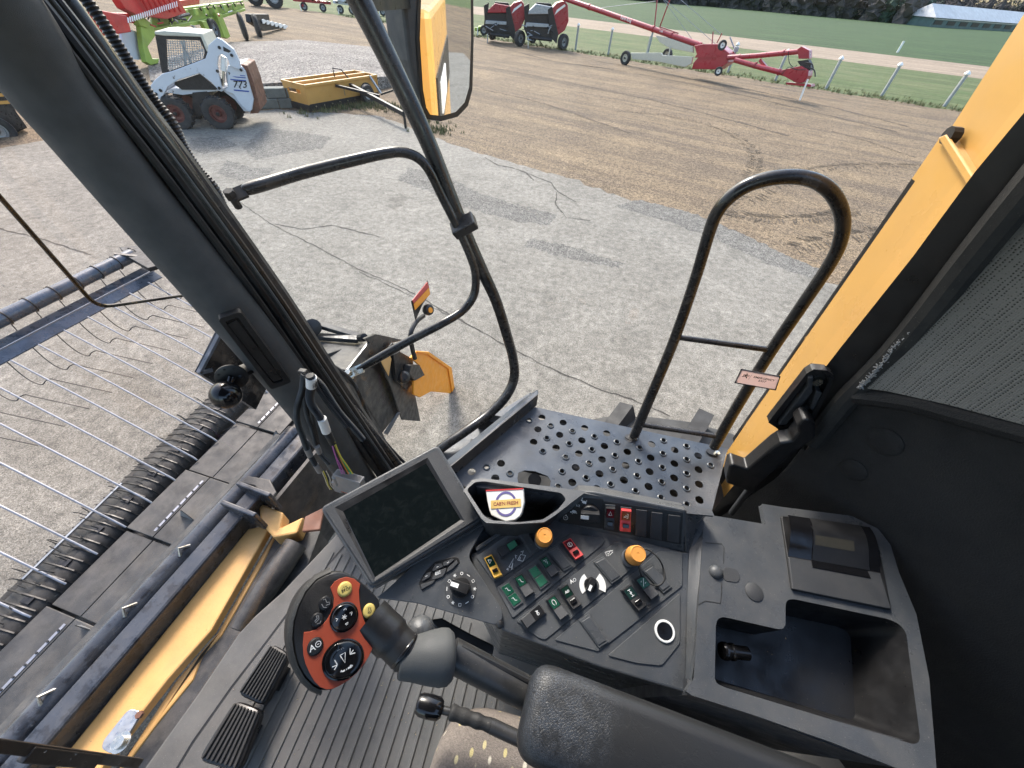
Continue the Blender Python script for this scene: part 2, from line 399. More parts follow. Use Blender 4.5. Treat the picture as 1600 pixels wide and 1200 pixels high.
def sheet(name, pts, z, m, kind='structure'):
    mb = MB(); mb.plate([V((p[0], p[1], z)) for p in pts]); o = mb.build(name, m); return tag(o, kind=kind)
def g(px, py, z=0.0): p = P(px, py, z=z); return (p.x, p.y)
sheet('ground', [(-3000, -3000), (3000, -3000), (3000, 3000), (-3000, 3000)], -.02, G_field)
e = V((.92, -.39)); nrm = V((.39, .92))                        # run of the fence and of the road
def band(c0, c1, w0=-400, w1=500):                              # strip between two offsets from the run of the fence
    o = V((-3.2, 38.4)); a, b = o + e * w0, o + e * w1
    return [tuple(a + nrm * c0), tuple(b + nrm * c0), tuple(b + nrm * c1), tuple(a + nrm * c1)]
def offs(px, py): p = V(g(px, py)) - V((-3.2, 38.4)); return p.dot(nrm)
c_gr = (offs(900, 82) + offs(1475, 170)) / 2; c_r0 = (offs(890, 41) + offs(1525, 122)) / 2; c_r1 = (offs(890, 27) + offs(1540, 104)) / 2
# gravel edge towards the grass is ragged
ed = []
random.seed(5)
for i in range(160):
    u = -60 + i * 1.0; q = V((-3.2, 38.4)) + e * u + nrm * (c_gr + random.uniform(-.35, .35)); ed.append(tuple(q))
sheet('gravel_yard', [(-260, 60 + 90)] + [(-60 * .92 - 90, 38.4 + 60 * .39 + 45)] + ed + [(260, -70), (260, -200), (-260, -200)], 0.0, G_grav)
sheet('grass_verge', band(c_gr - 3, c_r0), -.008, G_grass)
sheet('dirt_road', band(c_r0, c_r1), -.004, G_road)
# asphalt, its edge traced, with small frayed steps
edge_px = [(-420, 300), (-200, 262), (60, 222), (240, 190), (430, 171), (520, 176), (600, 183), (640, 199), (700, 224), (760, 243), (830, 262), (900, 283), (960, 305), (1040, 327), (1100, 350), (1150, 375), (1200, 400), (1260, 430), (1310, 447), (1400, 500), (1600, 640)]
pts = [V((*g(*p), 0)) for p in edge_px]; fr = []
for a, b in zip(pts, pts[1:]):
    n = max(2, int((b - a).length / .22))
    for k in range(n):
        q = a.lerp(b, k / n); q += V((random.uniform(-.09, .09), random.uniform(-.11, .11), 0)); fr.append((q.x, q.y))
sheet('asphalt_lot', fr + [(30, 1.5), (30, -60), (-80, -60), (-80, 20)], .004, G_asph)
def wobble(a, b, step, amp):
    a, b = V(a), V(b); n = max(2, int((b - a).length / step)); d = (b - a).normalized(); s = V((-d.y, d.x, 0)); o = []
    for k in range(n): o.append(a.lerp(b, k / n) + s * random.uniform(-amp, amp))
    return o
def crack(pxs, w, name='asphalt_crack', z=.008):
    ps = [P(*p, z=z) for p in pxs]; L = []
    for a, b in zip(ps, ps[1:]): L += wobble(a, b, .09, .014)
    mb = MB(); mb.ribbon(L, [w * random.uniform(.35, 1.3) for _ in L], (0, 0, 1)); tag(mb.build(name, G_crack), kind='structure')
crack([(376, 316), (420, 348), (500, 388), (560, 420), (640, 455), (720, 500), (800, 545), (860, 575), (930, 605), (1010, 632), (1060, 655)], .020)
crack([(560, 425), (590, 437), (640, 462), (700, 492), (760, 520)], .012)
crack([(758, 246), (778, 258), (800, 262), (822, 270), (836, 284)], .05); crack([(822, 270), (860, 285), (872, 300), (905, 318)], .04)
crack([(870, 300), (868, 320), (885, 340), (930, 345)], .03); crack([(1060, 660), (1090, 680), (1110, 705)], .02)
crack([(-30, 350), (60, 372), (150, 400)], .03); crack([(430, 350), (470, 358), (520, 352), (560, 362), (600, 372)], .03)
def blotch(pxs, z=.006, name='damp_patch', m=None):
    ps = [P(*p, z=z) for p in pxs]; L = []
    for a, b in zip(ps, ps[1:] + ps[:1]): L += wobble(a, b, .07, .05)
    mb = MB(); mb.plate(L); tag(mb.build(name, m or G_patch), kind='structure')
blotch([(410, 200), (470, 206), (520, 215), (500, 232), (450, 240), (400, 250), (380, 232)])
blotch([(640, 262), (700, 275), (745, 300), (800, 318), (870, 335), (860, 352), (800, 345), (730, 325), (672, 300), (620, 280)])
blotch([(830, 372), (880, 382), (975, 412), (968, 418), (880, 402), (820, 384)])
blotch([(1000, 312), (1090, 335), (1160, 366), (1230, 398), (1290, 425), (1290, 440), (1200, 412), (1120, 375), (1040, 345), (960, 322)])
blotch([(355, 250), (395, 262), (430, 262), (420, 276), (370, 282), (340, 270)]); blotch([(300, 215), (350, 214), (370, 228), (320, 240), (290, 232)])
# tyre tracks pressed into the gravel
G_rut = ground_mat('rut_grit', (.068, .053, .040), (.115, .088, .062), (.15, .85), sp2=(38, .6), bumpd=.03)
def track(pxs, w, z=.006):
    ps = catmull([P(*p, z=z) for p in pxs], 10); q = []
    mb = MB(); mb.ribbon([p + V((random.uniform(-.05, .05), random.uniform(-.05, .05), 0)) for p in ps], [w * random.uniform(.15, 1.2) for _ in ps], (0, 0, 1)); tag(mb.build('tyre_track', G_rut), kind='structure')
track([(742, 138), (800, 149), (850, 162), (900, 178), (950, 196), (985, 208)], .16, .005)
track([(690, 96), (780, 108), (880, 128), (1000, 152), (1120, 182), (1230, 212)], .20, .005)
track([(900, 100), (1000, 116), (1120, 140), (1260, 172), (1400, 206)], .24, .005)
track([(1060, 120), (1180, 142), (1300, 168), (1420, 198)], .3, .005)
track([(740, 60), (850, 92), (960, 108)], .3, .005); track([(1300, 205), (1360, 222), (1430, 246)], .1, .005)
track([(430, 62), (520, 78), (600, 95), (660, 110)], .25, .13)
def chevrons(pxs, w, n):
    ps = catmull([P(*p, z=.009) for p in pxs], 12); L = [0]
    for a, b in zip(ps, ps[1:]): L.append(L[-1] + (b - a).length)
    mb = MB(); j = 0
    for i in range(n):
        s_ = L[-1] * (i + .5) / n
        while L[j + 1] < s_: j += 1
        p = ps[j].lerp(ps[j + 1], (s_ - L[j]) / (L[j + 1] - L[j])); d = (ps[j + 1] - ps[j]).normalized(); sd = V((-d.y, d.x, 0))
        for k in (-1, 1):
            if random.random() < .25: continue
            a = p + sd * k * .03 + V((random.uniform(-.02, .02), random.uniform(-.02, .02), 0)); b = p + sd * k * w * random.uniform(.35, .55) - d * .14
            mb.ribbon([a, a.lerp(b, .5) + d * .015, b], [.03 * random.uniform(.4, 1.4), .05 * random.uniform(.4, 1.4), .015], (0, 0, 1))
    tag(mb.build('tread_prints', G_rut), kind='structure')
random.seed(8)
chevrons([(1150, 322), (1220, 285), (1290, 262), (1400, 258), (1470, 262)], .55, 60); chevrons([(1240, 388), (1300, 372), (1390, 360)], .55, 30)
chevrons([(960, 172), (1040, 180), (1130, 202), (1180, 240), (1170, 280)], .5, 60); chevrons([(1130, 330), (1190, 340), (1270, 340), (1340, 328)], .55, 44)
# grey gravel bank behind the block wall
bk = [P(395, 131, z=.55), P(465, 128, z=.55), P(560, 122, z=.5), P(632, 118, z=.25), P(680, 132, z=.02), P(660, 96, z=.02), P(590, 74, z=.05), P(470, 62, z=.1), P(360, 66, z=.1), P(230, 96, z=.05), P(235, 125, z=.05), P(330, 133, z=.3)]
mb = MB(); c0 = sum(bk, V()) / len(bk); c0.z = .62; n = len(bk)
mb.add([c0] + bk + [V((p.x, p.y, -.05)) for p in bk], [[0, 1 + i, 1 + (i + 1) % n] for i in range(n)] + [[1 + i, 1 + n + i, 1 + n + (i + 1) % n, 1 + (i + 1) % n] for i in range(n)], 0, False)
tag(mb.build('gravel_bank', G_grey), kind='structure')
# block retaining wall
wl = thing('block_wall', 'low wall of grey concrete blocks behind the white loader', 'wall', P(430, 171, z=0))
a, b = P(372, 173, z=0), P(520, 167, z=0); d = (b - a).normalized(); up = V((0, 0, 1)); back = up.cross(d); back = back if back.y > 0 else -back
L = (b - a).length
for row in range(2):
    x = -.3 * row
    while x < L:
        w = .62; mb = MB(); mb.box(a + d * (x + w / 2) + back * (.22 + .05 * row) + up * (.135 + .27 * row), (w - .02, .36, .262), (d, back, up))
        mb.build('block', M['concrete'], wl, bevel=.02); x += w
# ---------------------------------------------------------------- grass tufts
def tufts(name, area, n, h, cols, kind='stuff'):
    mb = MB()
    for i in range(n):
        p = area(); k = random.randint(4, 8)
        for _ in range(k):
            a = random.uniform(0, 6.28); hh = h * random.uniform(.5, 1.2); q = p + V((random.uniform(-.07, .07), random.uniform(-.07, .07), 0)); w = .008 + h * .04
            s = V((math.cos(a), math.sin(a), 0)) * w; tip = q + V((random.uniform(-.4, .4) * hh, random.uniform(-.4, .4) * hh, hh))
            mb.add([q - s, q + s, tip], [[0, 1, 2]], random.randrange(len(cols)))
    tag(mb.build(name, cols, recalc=False), kind=kind)
gc = [mat('grass_a', (.06, .09, .024), .8, var=.3, vs=2), mat('grass_b', (.12, .125, .05), .8, var=.3, vs=2), mat('grass_c', (.19, .155, .08), .8, var=.3, vs=2)]
def ar1():
    u = random.uniform(-25, 28); return V((-3.2, 38.4, 0)) + V((*(e * u + nrm * (c_gr + abs(random.gauss(0, 1.0)) - .3)), 0))
tufts('verge_grass_tufts', ar1, 1100, .15, gc)
tr = [P(*p, z=0) for p in [(470, 176), (520, 172), (560, 165), (620, 170), (660, 190), (690, 210)]]
def ar2():
    i = random.randrange(len(tr) - 1); q = tr[i].lerp(tr[i + 1], random.random()); return q + V((random.gauss(0, .25), random.gauss(.1, .3), 0))
tufts('weed_tufts', ar2, 380, .14, gc)
# ---------------------------------------------------------------- far wood, barn
def pxz(px, py, dist):                                         # a point over the ground, dist metres from the eye
    d = ray(px, py); h = math.hypot(d.x, d.y); return EYE + d * (dist / h)
lm = [mat('twigs_a', (.070, .058, .058), .9, var=.35, vs=.2), mat('twigs_b', (.050, .044, .042), .9, var=.35, vs=.2), mat('leaves_c', (.055, .062, .035), .9, var=.35, vs=.2), mat('leaves_d', (.035, .06, .04), .9, var=.3, vs=.2)]
mb = MB(); random.seed(3)
def tree_core(mb, q, W, H, mi):
    """lumpy solid heart of a far tree crown, so no sky shows through its middle"""
    ns, nr = 9, 6; ph = random.uniform(0, 9)
    loops = []
    for k in range(nr + 1):
        h = k / nr; r = W * (.95 if h < .5 else math.sqrt(max(0, 1 - ((h - .5) / .5) ** 2)) * .95)
        loops.append([q + V((math.cos(6.283 * j / ns) * r * (.75 + .35 * math.sin(j * 2.3 + k * 1.7 + ph)), math.sin(6.283 * j / ns) * r * (.75 + .35 * math.sin(j * 1.9 + k * 2.1 + ph)), H * h * (.9 + .1 * math.sin(j + ph)))) for j in range(ns)])
    mb.loft(loops, mi, False, True)
for i in range(230):
    px = 960 + (1800 - 960) * ((i * .618) % 1)
    by = 20 + (px - 1262) * .098 if px < 1460 else 41 + (px - 1460) * .07
    q = P(px, max(by, -8 + (px - 987) * .08 + 12), z=0); k_ = math.hypot(q.x, q.y); q = q * (((min(max(k_, 240), 330) if px < 1432 else 420) + (i % 3) * 16 + random.uniform(0, 12)) / k_); q.z = 0
    Ht = random.uniform(8.5, 13.5) * (1.1 if px < 1430 else 1.15); Wd = random.uniform(3.5, 6); mi = random.choice([0, 0, 0, 1, 1, 2]) if not (1350 < px < 1440) else random.choice([1, 3, 3])
    tree_core(mb, q, Wd * .8, Ht * .82, 1 if mi != 3 else 3)
    for k in range(240):
        a = random.uniform(0, 6.28); rr = random.uniform(.75, 1.12); hh = random.random() ** .8; w = Wd * (.95 if hh < .5 else math.sqrt(max(.02, 1 - ((hh - .5) / .5) ** 2)))
        c = q + V((math.cos(a) * rr * w, math.sin(a) * rr * w, Ht * hh)); sz = random.uniform(.3, .9)
        a1 = V((random.uniform(-1, 1), random.uniform(-1, 1), random.uniform(-1, 1))).normalized() * sz; a2 = V((random.uniform(-1, 1), random.uniform(-1, 1), random.uniform(-1, 1))).normalized() * sz
        mb.add([c, c + a1, c + a2], [[0, 1, 2]], mi if random.random() < .75 else random.choice([0, 1, 2]))
tag(mb.build('far_treeline', lm, recalc=False), kind='stuff')
# barn
a = P(1452, 42, z=0); b = P(1592, 50, z=0); dr = (b - a).normalized(); sc = 1.0
bn = thing('farm_barn', 'long low barn with pale metal roof and green walls at the edge of the wood', 'barn', a)
far = V((-dr.y, dr.x, 0)); far = far if far.dot(a) > 0 else -far; Lb = 110; Wb = 9
hz = lambda px, py: pxz(px, py, math.hypot(a.x, a.y)).z
he = max(2.4, hz(1460, 33)); hr = hz(1472, 6)
A = [a, a + dr * Lb, a + dr * Lb + far * Wb, a + far * Wb]
mb = MB(); mb.prism([V((p.x, p.y, -.1)) for p in A], (0, 0, he + .1)); mb.build('wall', M['barnw'], bn)
mb = MB(); e0 = [a - far * .6 - dr * .5, a + dr * (Lb + .5) - far * .6]; r0 = [a + far * (Wb / 2) + dr * 2.2, a + dr * Lb + far * (Wb / 2)]; f0 = [a + far * (Wb + .6) - dr * .5, a + dr * (Lb + .5) + far * (Wb + .6)]
zz = lambda p, z: V((p.x, p.y, z))
mb.add([zz(e0[0], he), zz(e0[1], he), zz(r0[1], hr), zz(r0[0], hr), zz(f0[0], he), zz(f0[1], he)], [[0, 1, 2, 3], [3, 2, 5, 4], [0, 3, 4], [1, 5, 2]]); mb.build('roof', M['roofm'], bn)
for k in range(12):
    mb = MB(); c = a + dr * (4 + k * 9) + V((0, 0, he * .5)); mb.box(c - far * .05, (5.5, .1, he * .45), (dr, far, V((0, 0, 1)))); mb.build('window', M['dark'], bn)
mb = MB(); mb.box(a + dr * Lb / 2 + V((0, 0, he * .86)) - far * .08, (Lb, .12, .3), (dr, far, V((0, 0, 1)))); mb.build('trim', M['roofm'], bn)
# ---------------------------------------------------------------- fence posts
posts = [(903, 40, 899, 78, 'leftmost capped metal post, beside the red balers'), (955, 47, 950, 86, 'capped metal post next to the first one by the red balers'), (1017, 56, 1011, 88, 'capped metal post behind the white auger axle'), (1143, 86, 1137, 113, 'capped metal post behind the red auger hopper'), (1221, 90, 1211, 126, 'capped metal post behind the red auger swing tube'), (1308, 93, 1290, 139, 'capped metal post just past the auger end'), (1402, 103, 1377, 150, 'capped metal post, second from the yellow panel'), (1505, 117, 1475, 166, 'capped metal post closest to the yellow panel')]
pm = None
for (tx, ty, bx, by, lab) in posts:
    q = P(bx, by, z=0); pl = (q, V((-q.x, -q.y, 0)).normalized()); h = P(tx, ty, pl=pl).z; h = min(max(h, 1.0), 1.35)
    if pm is None:
        pm = thing('fence_post', lab, 'post', q, 'capped metal posts along the grass'); mb = MB(); mb.box(q + V((0, 0, h * .5 - .05)), (.13, .13, h + .1)); mb.build('post', M['galv'], pm, bevel=.01)
        mb = MB(); t = q + V((0, 0, h)); mb.loft([[t + V((x * w, y * w, zz_)) for x, y in ((-1, -1), (1, -1), (1, 1), (-1, 1))] for w, zz_ in ((.085, -.02), (.10, .0), (.10, .05), (.02, .15))], sm=False); mb.build('cap', M['white'], pm)
        q0 = q
    else: copy_thing(pm, q - q0, lab)
mb = MB(); q = P(1402, 82, z=0); mb.box(q + V((0, 0, .5)), (.2, .08, 1.0)); tag(mb.build('marker_stake', M['white']), 'short white stake standing alone in the green field', 'stake')
# ---------------------------------------------------------------- machines in the yard
UP = V((0, 0, 1))
def Z(ox, oy, f): return lambda *c: [(ox + c[i] / f, oy + c[i + 1] / f) for i in range(0, len(c), 2)]
def cut(mb, pl, pxs, h, th, mi=0, side=None):                   # traced outline on an upright plane, th metres thick, front face at h
    ps = [pl.q(x, y, h) for x, y in pxs]; return mb.prism(ps, -pl.n * th, mi, side)
def wheel(root, c, axis, r, w, rimm, lug=0, name='wheel', rr=.55, cover=None):
    axis = V(axis).normalized(); mb = MB()
    prof = [(r * rr, -w / 2 * .8), (r * .8, -w / 2), (r * .95, -w / 2 * .92), (r, -w / 2 * .6), (r, w / 2 * .6), (r * .95, w / 2 * .92), (r * .8, w / 2), (r * rr, w / 2 * .8)]
    a = axis.cross(UP).normalized(); b = axis.cross(a)
    mb.loft([[c + axis * h + (a * math.cos(2 * math.pi * k / 28) + b * math.sin(2 * math.pi * k / 28)) * rr_ for k in range(28)] for rr_, h in prof], 0, True, False)
    if lug:
        a = axis.cross(UP).normalized(); b = axis.cross(a)
        for k in range(lug):
            for sd in (-1, 1):
                th = 2 * math.pi * (k + .5 * (sd > 0)) / lug; rd = a * math.cos(th) + b * math.sin(th); tg = axis.cross(rd)
                mb.bar(c + rd * r * 1.02 + axis * sd * w * .02 + tg * .0, c + rd * r * .99 + axis * sd * w * .46 + tg * r * .14, r * .075, r * .09, up=rd)
    ty = mb.build('tyre' if cover is None else name, M['tyre'], root)
    mb = MB(); o = w * .30
    mb.lathe([(r * rr * 1.02, -o), (r * rr * 1.02, o), (r * rr * .86, o * 1.05), (r * rr * .8, o * .3), (r * rr * .4, o * .2), (r * .16, o * .8), (r * .14, o * 1.1), (0, o * 1.1)], c, axis, 24)
    for k in range(6):
        th = k * math.pi / 3; a = axis.cross(UP).normalized(); b = axis.cross(a); q = c + (a * math.cos(th) + b * math.sin(th)) * r * rr * .5
        mb.lathe([(r * .04, o * .2), (r * .04, o * .45), (0, o * .45)], q, axis, 6)
    mb.build('rim', rimm, root)
def wheel_part(root, *a, **k):
    """wheel as one part with the rim and tyre below it"""
    hub = MB(); c, ax, r = V(a[0]), V(a[1]).normalized(), a[2]; hub.lathe([(r * .12, -.05), (r * .12, r * .34), (0, r * .36)], c, ax, 10); h = hub.build('wheel', M['dark'], root)
    wheel(h, *a, **k)

# --- white skid steer loader, traced on its near side
sk = Z(220, 0, 5.4545)
F = gframe((285, 203), (350, 203)); F.n = F.n
near = F.n
root = thing('skid_loader', 'chipped white skid steer loader marked 773 with red wheel rims', 'loader', P(330, 200, z=0))
mb = MB()
cut(mb, F, sk(205, 780, 290, 760, 640, 770, 720, 790, 800, 850, 880, 950, 1000, 965, 1015, 930, 960, 700, 880, 590, 850, 545, 740, 560, 720, 640, 740, 740, 660, 765, 450, 790, 350, 800), -.28, .95)
mb.build('body', [M['skid']], root, bevel=.02)
mb = MB(); cut(mb, F, sk(440, 790, 440, 985, 580, 985, 600, 820, 560, 780), -.24, 1.0); mb.build('belly_panel', M['dark'], root)
mb = MB(); cut(mb, F, sk(850, 545, 905, 560, 960, 700, 1020, 930, 1000, 965, 930, 970, 960, 870, 935, 760, 900, 620), -.26, 1.0); mb.build('rear_door', M['rust'], root, bevel=.015)
mb = MB(); cut(mb, F, sk(735, 600, 745, 560, 800, 545, 860, 570, 890, 610, 960, 850, 945, 940, 915, 950, 840, 880, 790, 800, 715, 775, 745, 730), -.17, .1); o = mb.build('side_cover', M['skid'], root, bevel=.01)
mb = MB(); ex = (F.q(*sk(920, 750)[0]) - F.q(*sk(775, 745)[0])).normalized()
uy = (F.q(*sk(850, 690)[0]) - F.q(*sk(850, 755)[0])).normalized()
o = F.q(*sk(848, 722)[0], -.155); fs = (F.q(*sk(848, 690)[0]) - F.q(*sk(848, 755)[0])).length
put_text(mb, '773', fs * 1.3, o, ex, uy, bold=.012); mb.build('lettering', M['dark'], root)
for q in (sk(780, 650, 895, 660, 893, 668, 810, 660), sk(760, 672, 898, 684, 895, 695, 765, 682), sk(790, 762, 925, 775, 920, 785, 795, 773), sk(845, 640, 890, 644, 890, 650, 845, 646)): mb = MB(); cut(mb, F, q, -.158, .006); mb.build('blue_stripe', M['blueprint'], root)
# cab
mb = MB(); cab = sk(120, 290, 200, 280, 520, 300, 560, 360, 580, 450, 560, 520, 240, 630, 180, 620); 
for h in (-.30, -1.12):
    ps = [F.q(x, y, h) for x, y in cab]; ins = [F.q(x, y, h) for x, y in sk(215, 335, 500, 345, 545, 430, 535, 500, 245, 605, 225, 590)]
    mb.plate(ps, [ins], -F.n * .05)
mb.build('cab', M['dark'], root)
mb = MB(); cut(mb, F, sk(115, 268, 200, 262, 520, 285, 575, 400, 585, 450, 560, 440, 510, 315, 190, 305, 118, 295), -.22, .98); mb.build('roof', M['cream'], root, bevel=.02)
mb = MB(); a0 = sk(225, 345)[0]
for k in range(16):
    x0 = 230 + k * 20; q = sk(x0, 340, x0 + 22, 600 - k * 7 if k > 1 else 600); mb.bar(F.q(*q[0], -.33), F.q(*q[1], -.33), .012, .012)
for k in range(13):
    y0 = 350 + k * 20; q = sk(222, y0, 545 - max(0, (6 - k)) * 5, y0 + 8); mb.bar(F.q(*q[0], -.335), F.q(*q[1], -.335), .012, .012)
for q in (sk(340, 345, 440, 560), sk(370, 345, 380, 560)): mb.bar(F.q(*q[0], -.36), F.q(*q[1], -.36), .05, .04)
mb.build('window_guard', M['galv'], root)
mb = MB(); cut(mb, F, sk(290, 700, 500, 630, 640, 740, 640, 765, 350, 765, 285, 720), -.24, .9); mb.build('cab_base', M['dark'], root)
# lift arms: near and far
arm = sk(75, 740, 110, 690, 180, 630, 260, 610, 550, 500, 570, 440, 575, 385, 650, 320, 690, 340, 790, 420, 840, 520, 850, 600, 760, 560, 740, 500, 690, 460, 660, 480, 650, 560, 690, 760, 660, 765, 600, 700, 500, 625, 320, 680, 230, 740, 200, 800, 160, 850, 130, 820, 90, 780)
for h, nm in ((-.06, 'lift_arm'), (-1.25, 'lift_arm')):
    mb = MB(); cut(mb, F, arm, h, .1); mb.build(nm, M['skid'], root, bevel=.012)
mb = MB(); cut(mb, F, sk(700, 395, 770, 435, 750, 450, 705, 435), -.055, .02); mb.build('arm_slot', M['dark'], root)
for q in sk(670, 405, 775, 470, 130, 800, 170, 770, 655, 605, 670, 750, 855, 595): mb = MB(); mb.lathe([(.035, 0), (.035, .03), (0, .03)], F.q(*q, -.06), F.n, 10); mb.build('pivot_pin', M['dark'], root)
mb = MB(); q = sk(700, 490, 690, 700); mb.tube([F.q(*p, -.2) for p in sk(710, 480, 705, 600)], .07, 12); mb.tube([F.q(*p, -.2) for p in sk(705, 600, 700, 730)], .035, 10, 1); mb.build('lift_cylinder', [M['white'], M['chrome']], root)
mb = MB(); cut(mb, F, sk(615, 620, 650, 610, 690, 690, 690, 760, 640, 720), -.14, .05); mb.build('arm_recess', M['dark'], root)
mb = MB(); cut(mb, F, sk(75, 740, 140, 700, 200, 740, 215, 800, 160, 850, 110, 800), -.3, .9); mb.build('tool_mount', M['skid'], root, bevel=.02)
s_r = .37
for (x, y) in ((285, 203), (350, 203)):
    c = P(x, y, z=0); c = F.o + F.ex * (c - F.o).dot(F.ex); c = c - F.n * .14 + UP * s_r
    wheel_part(root, c, F.n, s_r * 1.03, .27, M['rim'], lug=16)
    wheel_part(root, c - F.n * 1.15, -F.n, s_r * 1.03, .27, M['rim'], lug=16)

# --- yellow box scraper
b3 = Z(400, 0, 4)
A0 = P(*b3(345, 706)[0], z=0); B0 = P(*b3(880, 600)[0], z=0); ex = (B0 - A0).normalized(); dp = UP.cross(ex); dp = dp if dp.y > 0 else -dp
Lx = 3.05; H1 = .62; D1 = .75; H0 = .06
C0 = P(*b3(252, 662)[0], z=0); D1 = min(1.1, max(.6, (C0 - A0).length)); dp = (C0 - A0).normalized(); dp = (dp - ex * dp.dot(ex)).normalized()
H1 = max(.5, (P(*b3(290, 532)[0], pl=(A0, UP.cross(ex))) - A0).z)
root = thing('box_scraper', 'long ochre yellow box scraper with black drawbar parked by the block wall', 'scraper', A0)
def bx(u, v, w): return A0 + ex * u + dp * v + UP * w
def slab(mb, u0, u1, v0, v1, w0, w1, mi=0): mb.box(bx((u0 + u1) / 2, (v0 + v1) / 2, (w0 + w1) / 2), (abs(u1 - u0), abs(v1 - v0), abs(w1 - w0)), (ex, dp, UP), mi)
for u in (0, Lx):
    mb = MB(); mb.plate([bx(u, 0, H1 * .28), bx(u, D1, H1 * .28), bx(u, D1, H1), bx(u, 0, H1)], [[bx(u, D1 * .25, H1 * .78), bx(u, D1 * .25, H1 * .64), bx(u, D1 * .8, H1 * .64), bx(u, D1 * .8, H1 * .78)]], ex * .04); mb.build('side_plate', M['ochre'], root)
mb = MB(); slab(mb, .04, Lx, D1 * .45, D1 * .45 + .03, .12, H1 * .97); mb.build('moldboard', M['ochre'], root)
for v, nm in ((0, 'front_rail'), (D1 * .5, 'middle_rail'), (D1, 'rear_rail')):
    mb = MB(); slab(mb, .0, Lx + .04, v - .03, v + .05, H1 - .07, H1 + .003); mb.build(nm, M['ochre'], root, bevel=.008)
mb = MB(); slab(mb, .045, Lx, D1 - .02, D1 + .02, .12, H1 - .07); mb.build('rear_wall', M['ochre'], root)
for u in (Lx * .5,):
    mb = MB(); slab(mb, u, u + .05, .05, D1, H1 * .35, H1 - .07); mb.build('divider', M['ochre'], root)
mb = MB(); slab(mb, .045, Lx, .02, .05, H1 * .30, H1 - .07); mb.build('front_board', M['ochre'], root)
mb = MB(); slab(mb, .02, Lx, .0, .06, H1 * .05, H1 * .30); mb.build('cutting_blade', M['dark'], root)
for k in range(9):
    mb = MB(); mb.lathe([(.022, 0), (.022, .02), (0, .02)], bx(.25 + k * .33, 0, H1 * .2), -dp, 8); mb.build('blade_bolt', M['chrome'], root)
mb = MB(); slab(mb, -.03, .045, .0, D1, .02, H1 * .28); mb.build('skid_shoe', M['dark'], root, bevel=.01)
hitch = P(*b3(925, 712)[0], z=.38); Bm = Plane(A0, A0 + ex, A0 + UP, up=-dp)
mb = MB(); mb.bar(bx(Lx * .62, .2, H1 * .75), hitch, .1, .12); mb.build('drawbar', M['dark'], root, bevel=.01)
mb = MB(); mb.bar(Bm.q(*b3(500, 535)[0]), P(*b3(770, 600)[0], z=.5), .07, .07); mb.build('brace', M['dark'], root)
mb = MB(); mb.tube([bx(Lx * .55, D1 * .5, H1), bx(Lx * .52, D1 * .4, H1 + .25), bx(Lx * .6, D1 * .3, H1 + .2), bx(Lx * .66, .1, H1 * .8)], .02, 6); mb.build('hydraulic_hose', M['dark'], root)
mb = MB(); mb.bar(bx(Lx * .9, .0, H1), bx(Lx * .93, -.35, H1 * .35), .07, .05); mb.build('lift_link', M['galv'], root)
mb = MB(); h1 = P(*b3(870, 560)[0], z=.6); mb.bar(P(*b3(780, 590)[0], z=.45), h1, .05, .05); mb.bar(h1, hitch + V((0, 0, .1)), .04, .04); mb.bar(h1 + V((.1, .1, .1)), hitch, .04, .04); mb.build('hydraulic_ram', M['dark'], root)
wheel_part(root, P(*b3(690, 655)[0], z=.0) + V((0, .2, .28)), -dp, .28, .16, M['galv'])
wheel_part(root, P(*b3(650, 655)[0], z=.0) + V((0, .6, .28)), -dp, .28, .16, M['galv'])
mb = MB(); mb.bar(hitch, V((hitch.x, hitch.y, 0)), .06, .06); mb.build('jack_stand', M['dark'], root)

# --- red grain auger with swing hopper
c5 = Z(1000, 0, 2.6667); c4 = Z(720, 0, 4)
G = gframe((977, 101), (1252, 158))
root = thing('grain_auger', 'long red grain auger with a boxy swing hopper and cream axle frame', 'auger', P(1110, 130, z=0))
def q(p, h=0.): return G.q(p[0], p[1], h)
def gpt(pxs, h): return [q(p, h) for p in pxs]
mb = MB(); mb.tube(gpt([(830, -20), (892, 1), (1095, 71)], -.25), .135, 16); o = mb.build('main_tube', M['redpaint'], root)
for p in ((921, 11), (1021, 45), (1050, 55)):
    mb = MB(); a = q(p, -.25); d = (q((1095, 71), -.25) - q((892, 1), -.25)).normalized(); mb.lathe([(.165, -.04), (.165, .04)], a, d, 16); mb.build('tube_flange', M['redpaint'], root)
tx = (q((1095, 71)) - q((892, 1))).normalized(); mb = MB(); ty = tx.cross(G.n); ty = ty if ty.z > 0 else -ty
put_text(mb, 'Farm King', .21, q((978, 30), -.10), tx, ty, bold=.01); put_text(mb, '1385', .13, q((1033, 49), -.10), tx, ty); mb.build('lettering', M['white'], root)
mb = MB(); cut(mb, G, c5(225, 190, 262, 183, 322, 183, 372, 222, 366, 262, 325, 290, 215, 288, 222, 262, 240, 240), .05, .75); mb.build('hopper_box', M['redpaint'], root, bevel=.03)
mb = MB(); cut(mb, G, c5(235, 228, 318, 228, 318, 240, 228, 240), .09, .06); mb.build('hopper_rib', M['redpaint'], root)
mb = MB(); cut(mb, G, c5(315, 195, 370, 222, 364, 262, 325, 288, 318, 240), .07, .79); mb.build('hopper_end', M['redpaint'], root)
mb = MB(); mb.tube(gpt(c5(365, 240, 480, 233, 670, 214), .1), .11, 14); mb.build('swing_tube', M['redpaint'], root)
mb = MB(); mb.tube(gpt(c5(395, 250, 500, 280, 640, 315), .35), .11, 14); mb.build('intake_tube', M['redpaint'], root)
for p in c5(600, 220, 415, 238): mb = MB(); mb.lathe([(.14, -.03), (.14, .03)], q(p, .1), (q((1250, 80)) - q((1137, 90))), 14); mb.build('tube_flange', M['redpaint'], root)
